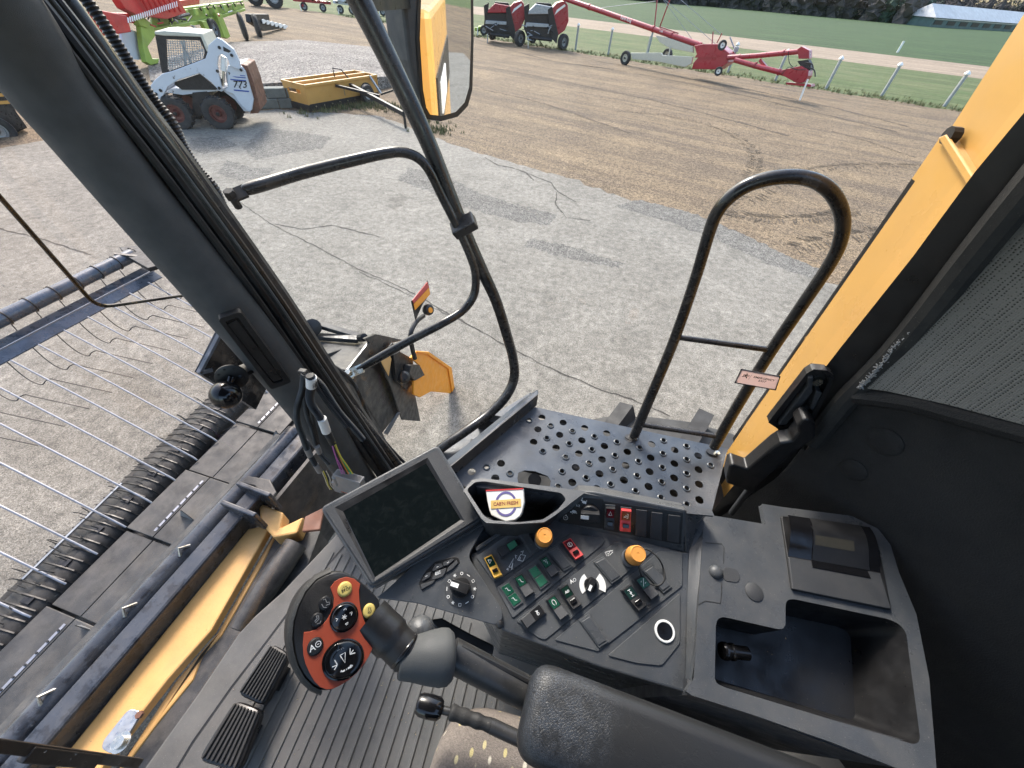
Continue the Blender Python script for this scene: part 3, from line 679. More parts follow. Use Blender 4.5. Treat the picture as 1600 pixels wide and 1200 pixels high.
for p in c5(480, 272, 580, 300): mb = MB(); mb.lathe([(.14, -.03), (.14, .03)], q(p, .35), (q(c5(640, 315)[0]) - q(c5(395, 250)[0])), 14); mb.build('tube_flange', M['redpaint'], root)
mb = MB(); cut(mb, G, c5(655, 205, 672, 193, 705, 210, 705, 245, 660, 245), .25, .35); mb.build('end_head', M['redpaint'], root, bevel=.02)
mb = MB(); cut(mb, G, c5(590, 292, 668, 275, 702, 295, 700, 318, 680, 345, 650, 345, 595, 315), .5, .55); mb.build('intake_hopper', M['redpaint'], root, bevel=.02)
mb = MB(); cut(mb, G, c5(608, 343, 712, 352, 712, 362, 610, 352), .5, .5); mb.build('skid_base', M['redpaint'], root)
mb = MB(); cut(mb, G, c5(655, 255, 700, 248, 712, 270, 708, 300, 690, 300, 672, 280), .3, .3); 
for a_, b_ in ((c5(690, 260)[0], c5(722, 290)[0]), (c5(700, 280)[0], c5(730, 320)[0])): mb.tube(catmull([q(a_, .35), q(((a_[0] + b_[0]) / 2 + 4, (a_[1] + b_[1]) / 2 - 3), .4), q(b_, .35)], 4), .025, 6)
mb.build('hydraulic_motor', M['dark'], root)
mb = MB(); mb.tube(catmull(gpt(c5(618, 215, 622, 260, 640, 280, 655, 270), .3), 5), .015, 6); mb.tube(catmull(gpt(c5(590, 310, 620, 280, 650, 290, 690, 290), .5), 5), .015, 6); mb.build('hydraulic_hose', M['dark'], root)
mb = MB(); mb.bar(q(c5(700, 330)[0], .55), q(c5(665, 418)[0], .55), .06, .06); mb.build('jack_stand', M['white'], root)
mb = MB(); mb.bar(q(c5(500, 250)[0], .2), q(c5(530, 285)[0], .3), .12, .12); mb.bar(q(c5(440, 262)[0], .3), q(c5(480, 285)[0], .3), .05, .05); mb.build('link_bracket', M['redpaint'], root)
for (a_, b_) in ((c5(340, 205)[0], c5(342, 170)[0]),):
    wheel_part(root, q(c5(343, 188)[0], .25), (G.ex * .75 + G.n * .65), .22, .13, M['white']); wheel_part(root, q(c5(327, 297)[0], .35), (G.ex * .4 + G.n * .9), .20, .13, M['white'])
# cream axle frame
mb = MB(); cut(mb, G, c4(1060, 330, 1250, 330, 1260, 345, 1450, 355, 1440, 400, 1400, 420, 1230, 385, 1070, 370), 0.0, .12); mb.build('axle_frame', M['cream'], root, bevel=.02)
mb = MB(); cut(mb, G, c4(1215, 222, 1290, 235, 1450, 292, 1452, 330, 1300, 300, 1240, 262), -.1, .12); mb.build('frame_wedge', M['cream'], root, bevel=.02)
mb = MB(); mb.bar(q(c4(1160, 330)[0], -.05), q(c4(1185, 225)[0], -.1), .06, .05); mb.bar(q(c4(1300, 345)[0], -.05), q(c4(1310, 290)[0], -.1), .06, .05); mb.build('frame_post', M['cream'], root)
wheel_part(root, q(c4(1030, 362)[0], .05), G.n, .36, .2, M['cream']); wheel_part(root, q(c4(1290, 345)[0], -2.3), G.n, .34, .2, M['cream'])
for (a_, b_) in (((1028, -10), (1022, 48)), ((1050, -10), (1031, 42)), ((1031, 42), (1060, 52))):
    mb = MB(); mb.bar(q(a_, -.25), q(b_, -.25), .05, .05); mb.build('mast', M['redpaint'], root)
for a_, b_ in (((1028, -10), (1140, 88)), ((1028, -12), (1085, 66)), ((1050, -12), (1125, 52)), ((940, 12), (1024, 2))):
    mb = MB(); mb.tube([q(a_, -.2), q(b_, -.3)], .012, 5); mb.build('stay_cable', M['galv'], root)
for (a_, b_) in ((c5(300, 185)[0], c5(305, 132)[0]), (c5(320, 180)[0], c5(342, 138)[0])):
    mb = MB(); mb.bar(q(a_, -.2), q(b_, -.2), .04, .04); mb.build('guard_post', M['redpaint'], root)
mb = MB(); mb.bar(q(c5(400, 220)[0], -.6), q(c5(375, 155)[0], -.6), .05, .05); mb.box(q(c5(400, 205)[0], -.6), (.22, .2, .2)); mb.build('lamp_arm', M['galv'], root)

# --- two red round balers side by side
def baler(name, label, wx, wy, z, nm2, grp):
    """z converts photo crop points; (wx, wy) is the near wheel's contact"""
    Bq = gframe((wx - 40, wy - 3), (wx, wy)); Bq.ex = Bq.ex
    root = thing(name, label, 'baler', P(wx, wy, z=0), grp); n = Bq.n
    pr = lambda *c: z(*c)
    mb = MB(); cut(mb, Bq, pr(550, 75, 600, 20, 650, 5, 670, 30, 675, 130, 650, 190, 610, 220, 600, 260, 575, 200, 555, 130), .25, 1.6); mb.build('side_panel', M['redpaint'], root, bevel=.05)
    mb = MB(); cut(mb, Bq, pr(545, 60, 570, 40, 590, 130, 610, 215, 598, 275, 570, 240, 550, 150), .33, 1.75); mb.build('side_frame', M['dark'], root)
    mb = MB(); cut(mb, Bq, pr(425, 70, 470, 25, 580, 45, 550, 90, 420, 90), .3, .9); mb.build('bonnet', M[nm2], root, bevel=.04)
    mb = MB(); cut(mb, Bq, pr(405, 85, 550, 90, 560, 150, 575, 250, 420, 240, 395, 180), .15, 1.2); mb.build('chassis', M['dark'], root, bevel=.03)
    mb = MB(); cut(mb, Bq, pr(410, 140, 550, 150, 550, 172, 405, 165), .33, .2); mb.build('front_bar', M['galv'], root, bevel=.02)
    mb = MB(); cut(mb, Bq, pr(470, 15, 560, 22, 575, 45, 470, 30), -.3, .6); cut(mb, Bq, pr(395, 40, 430, 20, 425, 90, 400, 130), .2, .3); mb.build('net_wrap_box', M['dark'], root)
    random.seed(int(wx)); mb = MB()
    for k in range(16):
        x0, y0 = random.uniform(400, 560), random.uniform(160, 255); a_, b_ = pr(x0, y0, x0 + random.uniform(-40, 60), y0 + random.uniform(-30, 45)); mb.tube([Bq.q(*a_, .35 + random.random() * .3), Bq.q(*b_, .35 + random.random() * .3)], random.uniform(.015, .045), 6, random.randrange(2))
    mb.build('drive_parts', [M['dark'], M['galv']], root)
    mb = MB(); a_, b_ = pr(440, 235, 570, 250); mb.tube([Bq.q(*a_, .5), Bq.q(*b_, .5)], .1, 10); mb.build('pickup_reel', M['dark'], root)
    mb = MB(); a_, b_ = pr(422, 230, 420, 312); mb.bar(Bq.q(*a_, .55), Bq.q(*b_, .55), .07, .06); mb.build('jack_stand', M['galv'], root)
    a_, = pr(640, 262); ax = (n * .75 + Bq.ex * .65).normalized()
    r = .45; wheel_part(root, V((P(*a_, z=.45))), ax, r, .34, M['galv'])
    b_, = pr(440, 250); wheel_part(root, P(*b_, z=.3) + V((0, .6, .05)), ax, .3, .25, M['galv'])
    mb = MB(); dlt = pr(600, 80, 660, 30); d = (Bq.q(*dlt[1]) - Bq.q(*dlt[0])).normalized()
    o = Bq.q(*pr(630, 48)[0], .265); up_ = Bq.n.cross(d); up_ = up_ if up_.z > 0 else -up_; cut(mb, Bq, pr(585, 95, 600, 62, 650, 25, 655, 38, 610, 72), .262, .01); mb.build('white_decal', M['white'], root)
    mb = MB(); cut(mb, Bq, pr(600, 110, 665, 60, 668, 120, 615, 190), .27, .03); mb.build('panel_swage', M['redpaint'], root, bevel=.01)
    return root
baler('round_baler', 'red and black round baler with a pale bonnet, nearer the fence posts', 880, 78, Z(720, 0, 4), 'galv', 'red round balers by the grass')
def zb(*c):
    return [(720 + (c[i] * .92 - 220) / 4, (c[i + 1] * .92 - 2) / 4) for i in range(0, len(c), 2)]
baler('round_baler', 'red round baler with a red bonnet, partly behind the door mirror', 815, 70, zb, 'redpaint', 'red round balers by the grass')

# --- lime green harvesting header on transport wheels with red reel
s2 = Z(220, 0, 5.4545)
Cf = gframe((236, 103), (386, 60))
root = thing('draper_header', 'lime green harvesting header with red reel behind the white loader', 'header', P(300, 85, z=0))
def part(nm, m, pxs, h, th, bev=.0): mb = MB(); cut(mb, Cf, pxs, h, th); mb.build(nm, m, root, bevel=bev)
part('main_beam', M['lime'], s2(80, 100, 870, 2, 880, 18, 100, 122), .1, .3, .02)
part('back_wall', M['lime'], s2(100, 120, 880, 30, 890, 85, 640, 130, 120, 262, 95, 225), -.05, .08)
part('lower_beam', M['lime'], s2(120, 235, 520, 170, 890, 70, 895, 92, 540, 205, 130, 262), .12, .25, .02)
for qd in (s2(640, 110, 690, 120, 765, 310, 740, 330, 715, 320), s2(520, 180, 560, 180, 610, 300, 590, 320), s2(0, 220, 110, 215, 130, 300, 60, 400, 100, 500, 160, 500, 150, 540, 90, 555, 50, 530, 20, 400)): part('support_leg', M['lime'], qd, .3, .2, .02)
part('green_endplate', M['lime'], s2(-60, 120, 10, 130, 90, 200, 60, 240, 0, 220), .35, .25, .02)
part('end_shield', M['skid'], s2(-160, 230, 0, 280, 60, 500, -20, 510, -160, 500), .0, .1)
for k, qd in enumerate((s2(-30, -40, 160, -40, 310, 60, 300, 75, 100, 105, -30, 100), s2(-200, 110, 60, 120, 80, 140, -60, 200, -200, 180))): part('reel_shield', M['claasred'], qd, .5 - k * .3, .5, .03)
for qd in ([(182, -8), (276, -8), (292, 20), (262, 30), (215, 24), (196, 14)], [(148, 14), (198, 24), (206, 50), (168, 56)]): part('reel_shield', M['claasred'], qd, .62, .3, .03)
part('rear_shield', M['claasred'], s2(290, 10, 500, -15, 500, 40, 310, 65), -.3, .3)
random.seed(9)
for k in range(7):
    mb = MB(); x0 = 0 + k * 45; a_, b_ = s2(x0, -30, x0 + 70, 100); mb.tube([Cf.q(*a_, .75), Cf.q(*b_, .75)], .05, 6); mb.build('reel_bat', M['claasred'], root)
for k in range(24):
    mb = MB(); x0 = -110 + k * 18; y0 = 150 - k * 6; a_, b_ = s2(x0, y0, x0 + 6, y0 + 45); mb.bar(Cf.q(*a_, .85), Cf.q(*b_, .85), .03, .03); mb.build('reel_tine', M['white'], root)
for qd in (s2(240, 160, 410, 120), s2(250, 200, 300, 130), s2(330, 130, 345, 185), s2(270, 150, 380, 165)):
    mb = MB(); mb.tube([Cf.q(*qd[0], .3), Cf.q(*qd[1], .3)], .06, 6); mb.build('drive_shaft', M['dark'], root)
for k in range(7):
    mb = MB(); x0 = 500 + k * 58; a_, b_ = s2(x0, 58 - k * 7, x0 + 18, 90 - k * 7); mb.bar(Cf.q(*a_, .3), Cf.q(*b_, .3), .06, .05); mb.build('hold_bracket', M['dark'], root)
wheel_part(root, Cf.q(*s2(620, 250)[0], .2), Cf.n, .42, .25, M['galv'])
for (x0, r) in ((868, .62), (990, .6)):
    mb = MB(); c = Cf.q(*s2(x0, 228)[0], .35); mb.lathe([(r * .3, -.14), (r * .8, -.13), (r, -.05), (r, .05), (r * .8, .13), (r * .3, .10), (0, .06)], c, (Cf.n + Cf.ex * .5), 26); mb.build('gauge_wheel', M['tyre'], root)
part('drawbar', M['galv'], s2(430, 215, 445, 215, 640, 350, 615, 350), .9, .08)
mb = MB(); mb.tube(catmull([Cf.q(*p, .9) for p in s2(300, 265, 400, 250, 470, 270, 510, 300)], 4), .05, 6); mb.build('hose_bundle', M['dark'], root)
random.seed(31)
for k in range(16):
    mb = MB(); x0 = random.uniform(60, 760); y0 = 235 - x0 * .2 + random.uniform(-90, 20); a_, b_ = s2(x0, y0, x0 + random.uniform(-50, 60), y0 + random.uniform(-40, 50)); mb.tube([Cf.q(*a_, .42), Cf.q(*b_, .5)], random.uniform(.02, .05), 6); mb.build('support_strut', M[random.choice(['dark', 'lime', 'dark', 'claasred', 'galv'])], root)
for k in range(9):
    mb = MB(); x0 = 130 + k * 82; y0 = 118 - k * 11; cut(mb, Cf, s2(x0, y0, x0 + 26, y0 - 3, x0 + 44, y0 + 52, x0 + 12, y0 + 58), .28, .1); mb.build('beam_bracket', M['lime'], root, bevel=.01)
# row of crop dividers: white tipped fingers
Ff = gframe(s2(1060, 290)[0], s2(1240, 245)[0])
root = thing('finger_bar', 'dark cutter bar with six white pointed fingers beyond the black wheels', 'cutter bar', P(425, 50, z=0))
mb = MB(); cut(mb, Ff, s2(930, 120, 1090, 120, 1100, 170, 1060, 190, 1240, 232, 1200, 245, 1050, 265, 940, 190), 0, .3); mb.build('bar_frame', M['dark'], root, bevel=.02)
for k in range(6):
    mb = MB(); x0 = 1035 + k * 36; y0 = 170 + k * 9; cut(mb, Ff, s2(x0, y0, x0 + 12, y0 - 8, x0 + 40, y0 + 8, x0 + 20, y0 + 32, x0 + 8, y0 + 30), .1, .05); mb.build('finger', M['white'], root)

# --- machines along the top edge
root = thing('farm_tractor', 'tractor at the top edge of the yard, only its big black wheels in view', 'tractor', P(420, 14, z=0))
for (x, y, r) in ((402, 9, .75), (432, 13, .8)):
    c = P(x, y, z=0); n = V((-c.x, -c.y, 0)).normalized(); wheel_part(root, c + UP * r + n * .2, n, r, .5, M['galv'], lug=14)
c = P(425, 12, z=0); n = V((-c.x, -c.y, 0)).normalized(); t = UP.cross(n)
mb = MB(); mb.box(c - n * .9 + UP * 1.3, (3.4, 1.2, .9), (t, n, UP)); mb.box(c - n * .9 + UP * 2.2 - t * .6, (1.4, 1.2, 1.1), (t, n, UP)); mb.build('body', M['redpaint'], root, bevel=.05)
def implement(name, label, cat, x0, x1, y, col, seedn, hh=1.1, wh=2):
    random.seed(seedn); A, B = P(x0, y, z=0), P(x1, y + (x1 - x0) * .06, z=0); d = (B - A).normalized(); n = V((-A.x, -A.y, 0)).normalized(); L = (B - A).length
    root = thing(name, label, cat, A)
    mb = MB(); mb.bar(A + UP * hh * .7, B + UP * hh * .62, .25, .22); mb.build('main_beam', col, root, bevel=.02)
    for k in range(5):
        mb = MB(); u = L * (k + .5) / 5; a_ = A + d * u + UP * hh * .7; mb.bar(a_, a_ + n * .5 + UP * random.uniform(-.45, .3) + d * random.uniform(-.4, .4), .10, .12); mb.build('arm', col if k % 2 else M['dark'], root)
    for k in range(wh):
        c = A + d * L * (k + .5) / wh + n * .3 + UP * .33; wheel_part(root, c, n, .33, .2, M['galv'])
    mb = MB(); mb.box(A + d * L * .4 + UP * hh * .95, (L * .4, .6, hh * .35), (d, n, UP)); mb.build('hood', col, root, bevel=.06)
    mb = MB(); mb.bar(A + d * L * .15 + n * .6 + UP * .5, A + d * L * .15 + n * .6, .06, .06); mb.build('jack_stand', M['white'], root)
implement('disc_mower', 'red mower at the top edge right of the tractor wheels', 'mower', 462, 520, 16, M['redpaint'], 2)
implement('boom_trailer', 'small white wheeled frame at the top edge between red and lime machines', 'trailer', 524, 560, 21, M['skid'], 5, 1.2)
implement('hay_tedder', 'lime green hay machine at the top edge behind the sloping mirror arm', 'hay machine', 585, 640, 24, M['lime'], 8, 1.0)
implement('lime_mower', 'low lime green mower left of the two red balers', 'mower', 742, 770, 54, M['lime'], 12, .5, 1)

# dark machine with yellow stripes at the left edge
Yf = gframe((-60, 222), (44, 207))
root = thing('striped_implement', 'dark implement with two yellow stripes at the left edge beside the pillar', 'implement', P(20, 208, z=0))
mb = MB(); cut(mb, Yf, [(-90, 120), (2, 128), (14, 150), (26, 175), (44, 200), (30, 206), (-90, 224)], 0, .6); mb.build('body', M['paint_k'], root, bevel=.03)
for y0 in (146, 158): mb = MB(); cut(mb, Yf, [(-90, y0 + 6), (15, y0 - 1), (17, y0 + 4), (-90, y0 + 11)], .02, .03); mb.build('stripe', M['yellow'], root)
wheel_part(root, Yf.q(-6, 205, .1) + UP * .0, Yf.n, .34, .22, M['galv'])
# ---------------------------------------------------------------- the combine: cab shell and outside
COMB = thing('combine_harvester', 'yellow combine harvester seen from inside its cab, with dark console and platform outside the door', 'combine harvester', (0, 0, 0))
def pt_t(p): return (p - EYE).dot(ROT @ V((0, 0, -1)))
def rpx(p, w): return max(.001, w / 2 * pt_t(p) / FPX)
def ptube(mb, pts, seg=12, mi=0, n=6, smooth=True, cap=True, **pl):
    """pipe through photographed points (px, py, width in px[, own plane value])"""
    W = []; Rr = []
    for q_ in pts:
        k = dict(pl)
        if len(q_) > 3: k = {list(pl)[0]: q_[3]}
        p = P(q_[0], q_[1], **k); W.append(p); Rr.append(rpx(p, q_[2]))
    if smooth:
        Wp = catmull(W, n); Rp = [v.x for v in catmull([V((r, 0, 0)) for r in Rr], n)]
    else: Wp, Rp = W, Rr
    mb.tube(Wp, Rp, seg, mi, cap); return Wp
def conduit(mb, path, r, mi=0, pitch=.0065, seg=9):
    """ribbed hose"""
    path = [V(p) for p in path]; L = [0]
    for a, b in zip(path, path[1:]): L.append(L[-1] + (b - a).length)
    n = int(L[-1] / pitch) * 2; pts = []; rs = []; j = 0
    for i in range(n + 1):
        s = L[-1] * i / n
        while j < len(L) - 2 and L[j + 1] < s: j += 1
        u = (s - L[j]) / max(1e-9, L[j + 1] - L[j]); pts.append(path[j].lerp(path[j + 1], u)); rs.append(r * (1.0 if i % 2 else .80))
    mb.tube(pts, rs, seg, mi)
def cpart(nm, mb, m, bevel=0, par=None, label=None, **k):
    o = mb.build(nm, m, par or COMB, bevel=bevel, **k)
    if label: o['label'] = label
    return o
# floor
fl_px = [(640, 700), (560, 775), (522, 838), (490, 872), (440, 925), (398, 962), (372, 990), (310, 1082), (225, 1200), (90, 1400)]
fl = [P(*p, z=2.1) for p in fl_px] + [V((-.95, -.8, 2.1)), V((1.1, -.8, 2.1)), V((1.1, .6, 2.1)), V((-.45, .6, 2.1))]
fl[0] = V((-.52, .6, 2.1)); fl[1] = V((-.60, .52, 2.1))
mb = MB(); mb.prism(fl, (0, 0, -.03)); cpart('floor_mat', mb, M['matrub'], .006)
mb = MB(); cen = V((-.1, 0, 0)); fo = [p + (V((p.x, p.y, 0)) - cen).normalized() * .010 - V((0, 0, .032)) for p in fl]; mb.prism(fo, (0, 0, -.012)); cpart('floor_pan', mb, M['yellow_w'])
mb = MB(); fo = [p + V((.03, 0, -.046)) for p in fl]; mb.prism(fo, (0, 0, -.35)); cpart('floor_frame', mb, M['dark'])
mb = MB()
def fx(y):                                                     # front edge of the mat at this y
    e_ = [p for p in fl[1:10]]
    for a, b in zip(e_, e_[1:]):
        if b.y <= y <= a.y: return a.x + (b.x - a.x) * (y - a.y) / (b.y - a.y)
    return -.7
k = 0; x = -.59
while x < .1:
    y1 = .34 if x < -.18 else .34 - (x + .18) * 1.2
    mb.box((x, (y1 - .62) / 2, 2.1015), (.0075, y1 + .62, .005)); x += .0285; k += 1
cpart('mat_ribs', mb, M['matrub'], .0012)['kind'] = 'stuff'
mb = MB(); pts = [P(*p, z=2.102) for p in [(545, 845), (500, 895), (455, 950), (410, 1010), (360, 1075), (300, 1160), (270, 1210)]]
mb.ribbon(pts, .004, (0, 0, 1)); cpart('mat_border', mb, M['dark'])
# foot rest pads with lengthwise ribs
def pad(pxs):
    c = [P(*p, z=2.17) for p in pxs]; ax = (c[0] - c[3]).normalized(); wx = (c[1] - c[0]); w0 = wx.length; wx.normalize(); ct = sum(c, V()) / 4; L = ((c[0] + c[1]) / 2 - (c[3] + c[2]) / 2).length
    ax = ((c[0] + c[1]) / 2 - (c[3] + c[2]) / 2).normalized(); w0 = (c[1] - c[0]).length; w1 = (c[2] - c[3]).length
    mb = MB(); mb.prism(rpoly([p - V((0, 0, .03)) for p in c], .02), (0, 0, .03)); o = cpart('foot_pedal', mb, M['black'], .008)
    for i in range(8):
        u = (i + .5) / 8 * 2 - 1; a = c[0].lerp(c[1], .5 + u * .44); b = c[3].lerp(c[2], .5 + u * .44); m_ = MB(); m_.bar(a.lerp(b, .05), a.lerp(b, .95), (w0 + w1) / 2 / 8 * .52, .010); m_.build('pedal_rib', M['rubber'], o, bevel=.002)
    mb = MB(); mb.bar(ct - V((0, 0, .01)), ct - V((0, 0, .08)), .05, .05); cpart('pedal_arm', mb, M['dark'])
pad([(423, 1004), (453, 1022), (412, 1104), (368, 1084)]); pad([(366, 1093), (410, 1110), (372, 1208), (306, 1188)])
# front pillar
PIL = [(-80, -70, 132), (-15, 0, 124), (72, 130, 112), (140, 215, 102), (213, 305, 93), (284, 390, 86), (340, 457, 80), (400, 530, 72), (460, 607, 62), (510, 674, 56), (556, 745, 50), (600, 815, 46)]
mb = MB(); ptube(mb, PIL, 28, y=.60); cpart('front_pillar', mb, M['pillar'])
def edge(off, pts=((37, 0), (107, 87), (175, 175), (250, 270), (390, 457), (472, 575), (587, 739), (640, 815)), o0=1.0):
    """the run of the strips beside the pillar; they close up towards the sill"""
    return [(x + off * (1.0 - .42 * min(1, max(0, y / 740))), y) for x, y in ((-30, -80),) + tuple(pts)]
for off, w, yy, mm, nm, bv in ((6, 14, .635, 'rubber', 'glass_seal', 0), (24, 20, .655, 'black', 'window_channel', 0), (43, 9, .65, 'rubber', 'glass_seal', 0), (54, 13, .68, 'black', 'window_channel', 0)):
    mb = MB(); ptube(mb, [(x, y, w * (1.0 - .35 * min(1, max(0, y / 740)))) for x, y in edge(off)], 8, y=yy); cpart(nm, mb, M[mm])
mb = MB(); ptube(mb, [(x, y, 3.2) for x, y in edge(47)], 6, y=.63); cpart('seal_lip', mb, M['plastic'])
mb = MB(); ptube(mb, [(-10, -140, 30), (100, -5, 30), (200, 140, 30), (272, 243, 28), (345, 350, 26), (425, 475, 24), (500, 580, 20), (560, 652, 17), (612, 715, 15), (640, 755, 15)], 14, y=.71); cpart('outer_corner_tube', mb, M['tubepaint'])
mb = MB(); ptube(mb, [(x, y, 30 * (1 - .4 * min(1, max(0, y / 740)))) for x, y in edge(62)], 8, y=.73); cpart('corner_cover', mb, M['headk'])
# conduits outside
mb = MB(); pa = catmull([P(x, y, y=.80) for x, y in ((80, -80), (135, 0), (160, 34), (195, 87), (237, 152), (268, 190), (288, 232), (312, 268), (334, 292), (350, 326), (366, 356), (392, 392), (412, 422), (428, 450), (438, 478), (440, 520), (462, 560), (500, 605))], 6)
conduit(mb, pa, .0115); cpart('ribbed_conduit', mb, M['hose'])
mb = MB(); pa = catmull([P(x, y, y=.77) for x, y in ((180, 100), (215, 150), (250, 190), (262, 236), (290, 285), (330, 330), (352, 380), (380, 430), (415, 470), (436, 520), (470, 570), (520, 620))], 6)
conduit(mb, pa, .010); cpart('ribbed_conduit', mb, M['hose'])
mb = MB(); pa = catmull([P(x, y, y=.74) for x, y in ((455, 480), (500, 560), (530, 600), (560, 640), (610, 700), (640, 730), (664, 745))], 6); mb.tube(pa, .006, 8); cpart('black_cable', mb, M['rubber'])
mb = MB(); pa = catmull([P(x, y, y=.78) for x, y in ((505, 566), (530, 578), (556, 605), (580, 660), (602, 700), (612, 722))], 6); mb.tube(pa, .007, 8); cpart('black_cable', mb, M['rubber'])
# louvre recess in the pillar
Lp = Plane(P(400, 545, y=.52), P(440, 610, y=.52), P(430, 530, y=.53), up=V((0, -1, 0)))
Lp = Plane(P(398, 540, y=.535), P(430, 590, y=.535), P(420, 525, y=.56), up=V((0, -1, 0)))
mb = MB(); rp = [Lp.q(*p) for p in ((342, 500), (374, 488), (454, 597), (425, 607))]; mb.plate(rpoly([Lp.q(*p, .006) for p in ((340, 499), (376, 487), (456, 597), (424, 609))], .008), [rpoly([Lp.q(*p, .006) for p in ((351, 503), (371, 495), (444, 595), (427, 600))], .006)], -Lp.n * .02); cpart('vent_frame', mb, M['black'], .002)
mb = MB(); mb.plate([Lp.q(*p, .0015) for p in ((348, 502), (372, 493), (446, 596), (426, 602))]); vo = cpart('vent_panel', mb, M['gloss'])
mb = MB(); a_, b_, c_, d_ = [Lp.q(*p, .003) for p in ((354, 508), (370, 500), (440, 592), (428, 597))]
mb.plate([a_, b_, c_, d_]); mb.build('vent_insert', M['black'], vo)
# glass
mb = MB(); pa = [P(60, 0, y=.645), P(400, 460, y=.645), P(590, 740, y=.645)]
mb.plate([V((-.56, .645, 2.1)), V((.50, .645, 2.1)), V((.46, .645, 3.2)), V((.45, .645, 3.6)), V((-.86, .645, 3.6)), V((-.83, .645, 3.3)), V((-.78, .645, 2.95)), V((-.70, .645, 2.5))]); cpart('door_window', mb, M['glass'])
mb = MB(); mb.add([(-.70, .61, 2.06), (-.82, .61, 2.5), (-.89, .61, 3.0), (-.94, .61, 3.6), (-.80, -.85, 2.06), (-.90, -.85, 2.5), (-.97, -.85, 3.0), (-1.0, -.85, 3.6)], [[0, 1, 5, 4], [1, 2, 6, 5], [2, 3, 7, 6]], 0, True); cpart('windshield', mb, M['shield'])
# unseen roof, far wall and rear wall, put in to shade the cab inside
mb = MB(); mb.box((-.15, -.12, 3.80), (1.6, 1.66, .16)); cpart('shading_cab_roof', mb, M['foam'], .04)
mb = MB(); mb.box((1.09, -.45, 2.9), (.06, 1.0, 1.6)); cpart('rear_wall', mb, M['foam'])
mb = MB(); mb.box((.40, -.92, 2.65), (1.1, .06, 1.1)); cpart('side_light_block', mb, M['foam'])  # wall added over the far side window to cut light from there
mb = MB(); mb.tube([(-.78, -.88, 2.1), (-.9, -.88, 2.8), (-.98, -.88, 3.7)], .05, 12); cpart('far_pillar', mb, M['pillar'])
# rear door frame, trim, linings
Q = V((.5, .62, 0)); Lr = Plane(V((.53, .605, 2.3)), V((1.0, .02, 2.3)), V((.53, .605, 3.0)), up=V((-.6, -.7, 0))); Lr.ey = UP
def L(px, py, h=0.): return Lr.q(px, py, h)
mb = MB(); L1 = [(1640, 128), (1600, 176), (1523, 269), (1427, 400), (1315, 541), (1250, 625), (1200, 692), (1115, 797), (1060, 860)]
fr_in = [(1690, 215), (1640, 262), (1570, 342), (1480, 452), (1390, 560), (1330, 620), (1290, 662), (1215, 760), (1150, 850)]
for k in range(len(L1) - 1):
    q4 = [P(*L1[k], y=.63), P(*L1[k + 1], y=.63), P(*fr_in[k + 1], y=.60), P(*fr_in[k], y=.60)]
    mb.add(q4, [[0, 1, 2, 3]], 0, True)
    mb.add([P(*L1[k], y=.63), P(*L1[k + 1], y=.63), P(*L1[k + 1], y=.66) + V((.03, 0, 0)), P(*L1[k], y=.66) + V((.03, 0, 0))], [[0, 1, 2, 3]], 0, True)
cpart('door_frame', mb, M['black'])
tr_c = [(1680, 210), (1625, 272), (1560, 350), (1500, 424), (1440, 500), (1392, 556), (1352, 596), (1325, 622), (1302, 650), (1270, 690)]
mb = MB(); pa = catmull([P(x, y, y=.592) for x, y in tr_c], 6); mb.tube(pa, .019, 10); cpart('door_seal', mb, M['rubber'])
mb = MB(); pa2 = catmull([P(x + 5, y + 6, y=.588) for x, y in tr_c[:8]], 6); conduit(mb, pa2, .012, pitch=.004, seg=7); cpart('ribbed_seal', mb, M['foam'])
def fabric(name, col, holes, a, b):
    m, t, bs = new_mat(name); v = t.n.new('ShaderNodeTexVoronoi'); v.inputs['Scale'].default_value = holes; v.inputs['Randomness'].default_value = .25; t.link(t.co(), v.inputs['Vector'])
    c = t.ramp(v.outputs['Distance'], [(.22, a), (.36, b)]); c = t.mix(1.0, c, t.ramp(t.noise(7, 4), [(.3, .8), (.7, 1.0)]), 'MULTIPLY')
    t.link(c, bs.inputs['Base Color']); bs.inputs['Roughness'].default_value = .95; bs.inputs['Specular IOR Level'].default_value = .15
    t.link(t.bump(v.outputs['Distance'], .7, .002), bs.inputs['Normal']); return m
M['headliner'] = fabric('perforated_fabric', 0, 300, (.05, .05, .046), (.205, .200, .185))
fab_px = [(1341, 606), (1357, 588), (1378, 566), (1397, 541), (1420, 521), (1442, 492), (1490, 440), (1533, 392), (1602, 312), (1720, 180), (2100, 60), (2100, 800), (1700, 690), (1600, 664), (1480, 632), (1385, 611)]
mb = MB(); rg = []
random.seed(4)
for i, (a, b) in enumerate(zip(fab_px, fab_px[1:] + fab_px[:1])):
    n_ = 8 if i < 9 else 1
    for k in range(n_):
        x, y = a[0] + (b[0] - a[0]) * k / n_, a[1] + (b[1] - a[1]) * k / n_; j = random.uniform(-2.2, 2.2) if i < 9 else 0; rg.append(L(x + j, y + j * .5, .022))
mb.plate(rg, (), -Lr.n * .014); cpart('headliner', mb, M['headliner'])
mb = MB()
for k in range(700):                                          # frayed white edge
    i = random.random() * 7.9; a, b = fab_px[int(i)], fab_px[int(i) + 1]; f = i % 1; x, y = a[0] + (b[0] - a[0]) * f, a[1] + (b[1] - a[1]) * f
    p = L(x + 3, y + 2, .026); mb.tube([p, p + V((random.uniform(-.007, .004), random.uniform(-.003, .004), random.uniform(-.004, .009)))], .0009, 4)
o = cpart('frayed_edge', mb, M['grey']); o['kind'] = 'stuff'
foam_px = [(1335, 612), (1385, 611), (1480, 632), (1600, 664), (1800, 720), (2100, 800), (2100, 1500), (1230, 735), (1262, 700), (1292, 668), (1312, 640)]
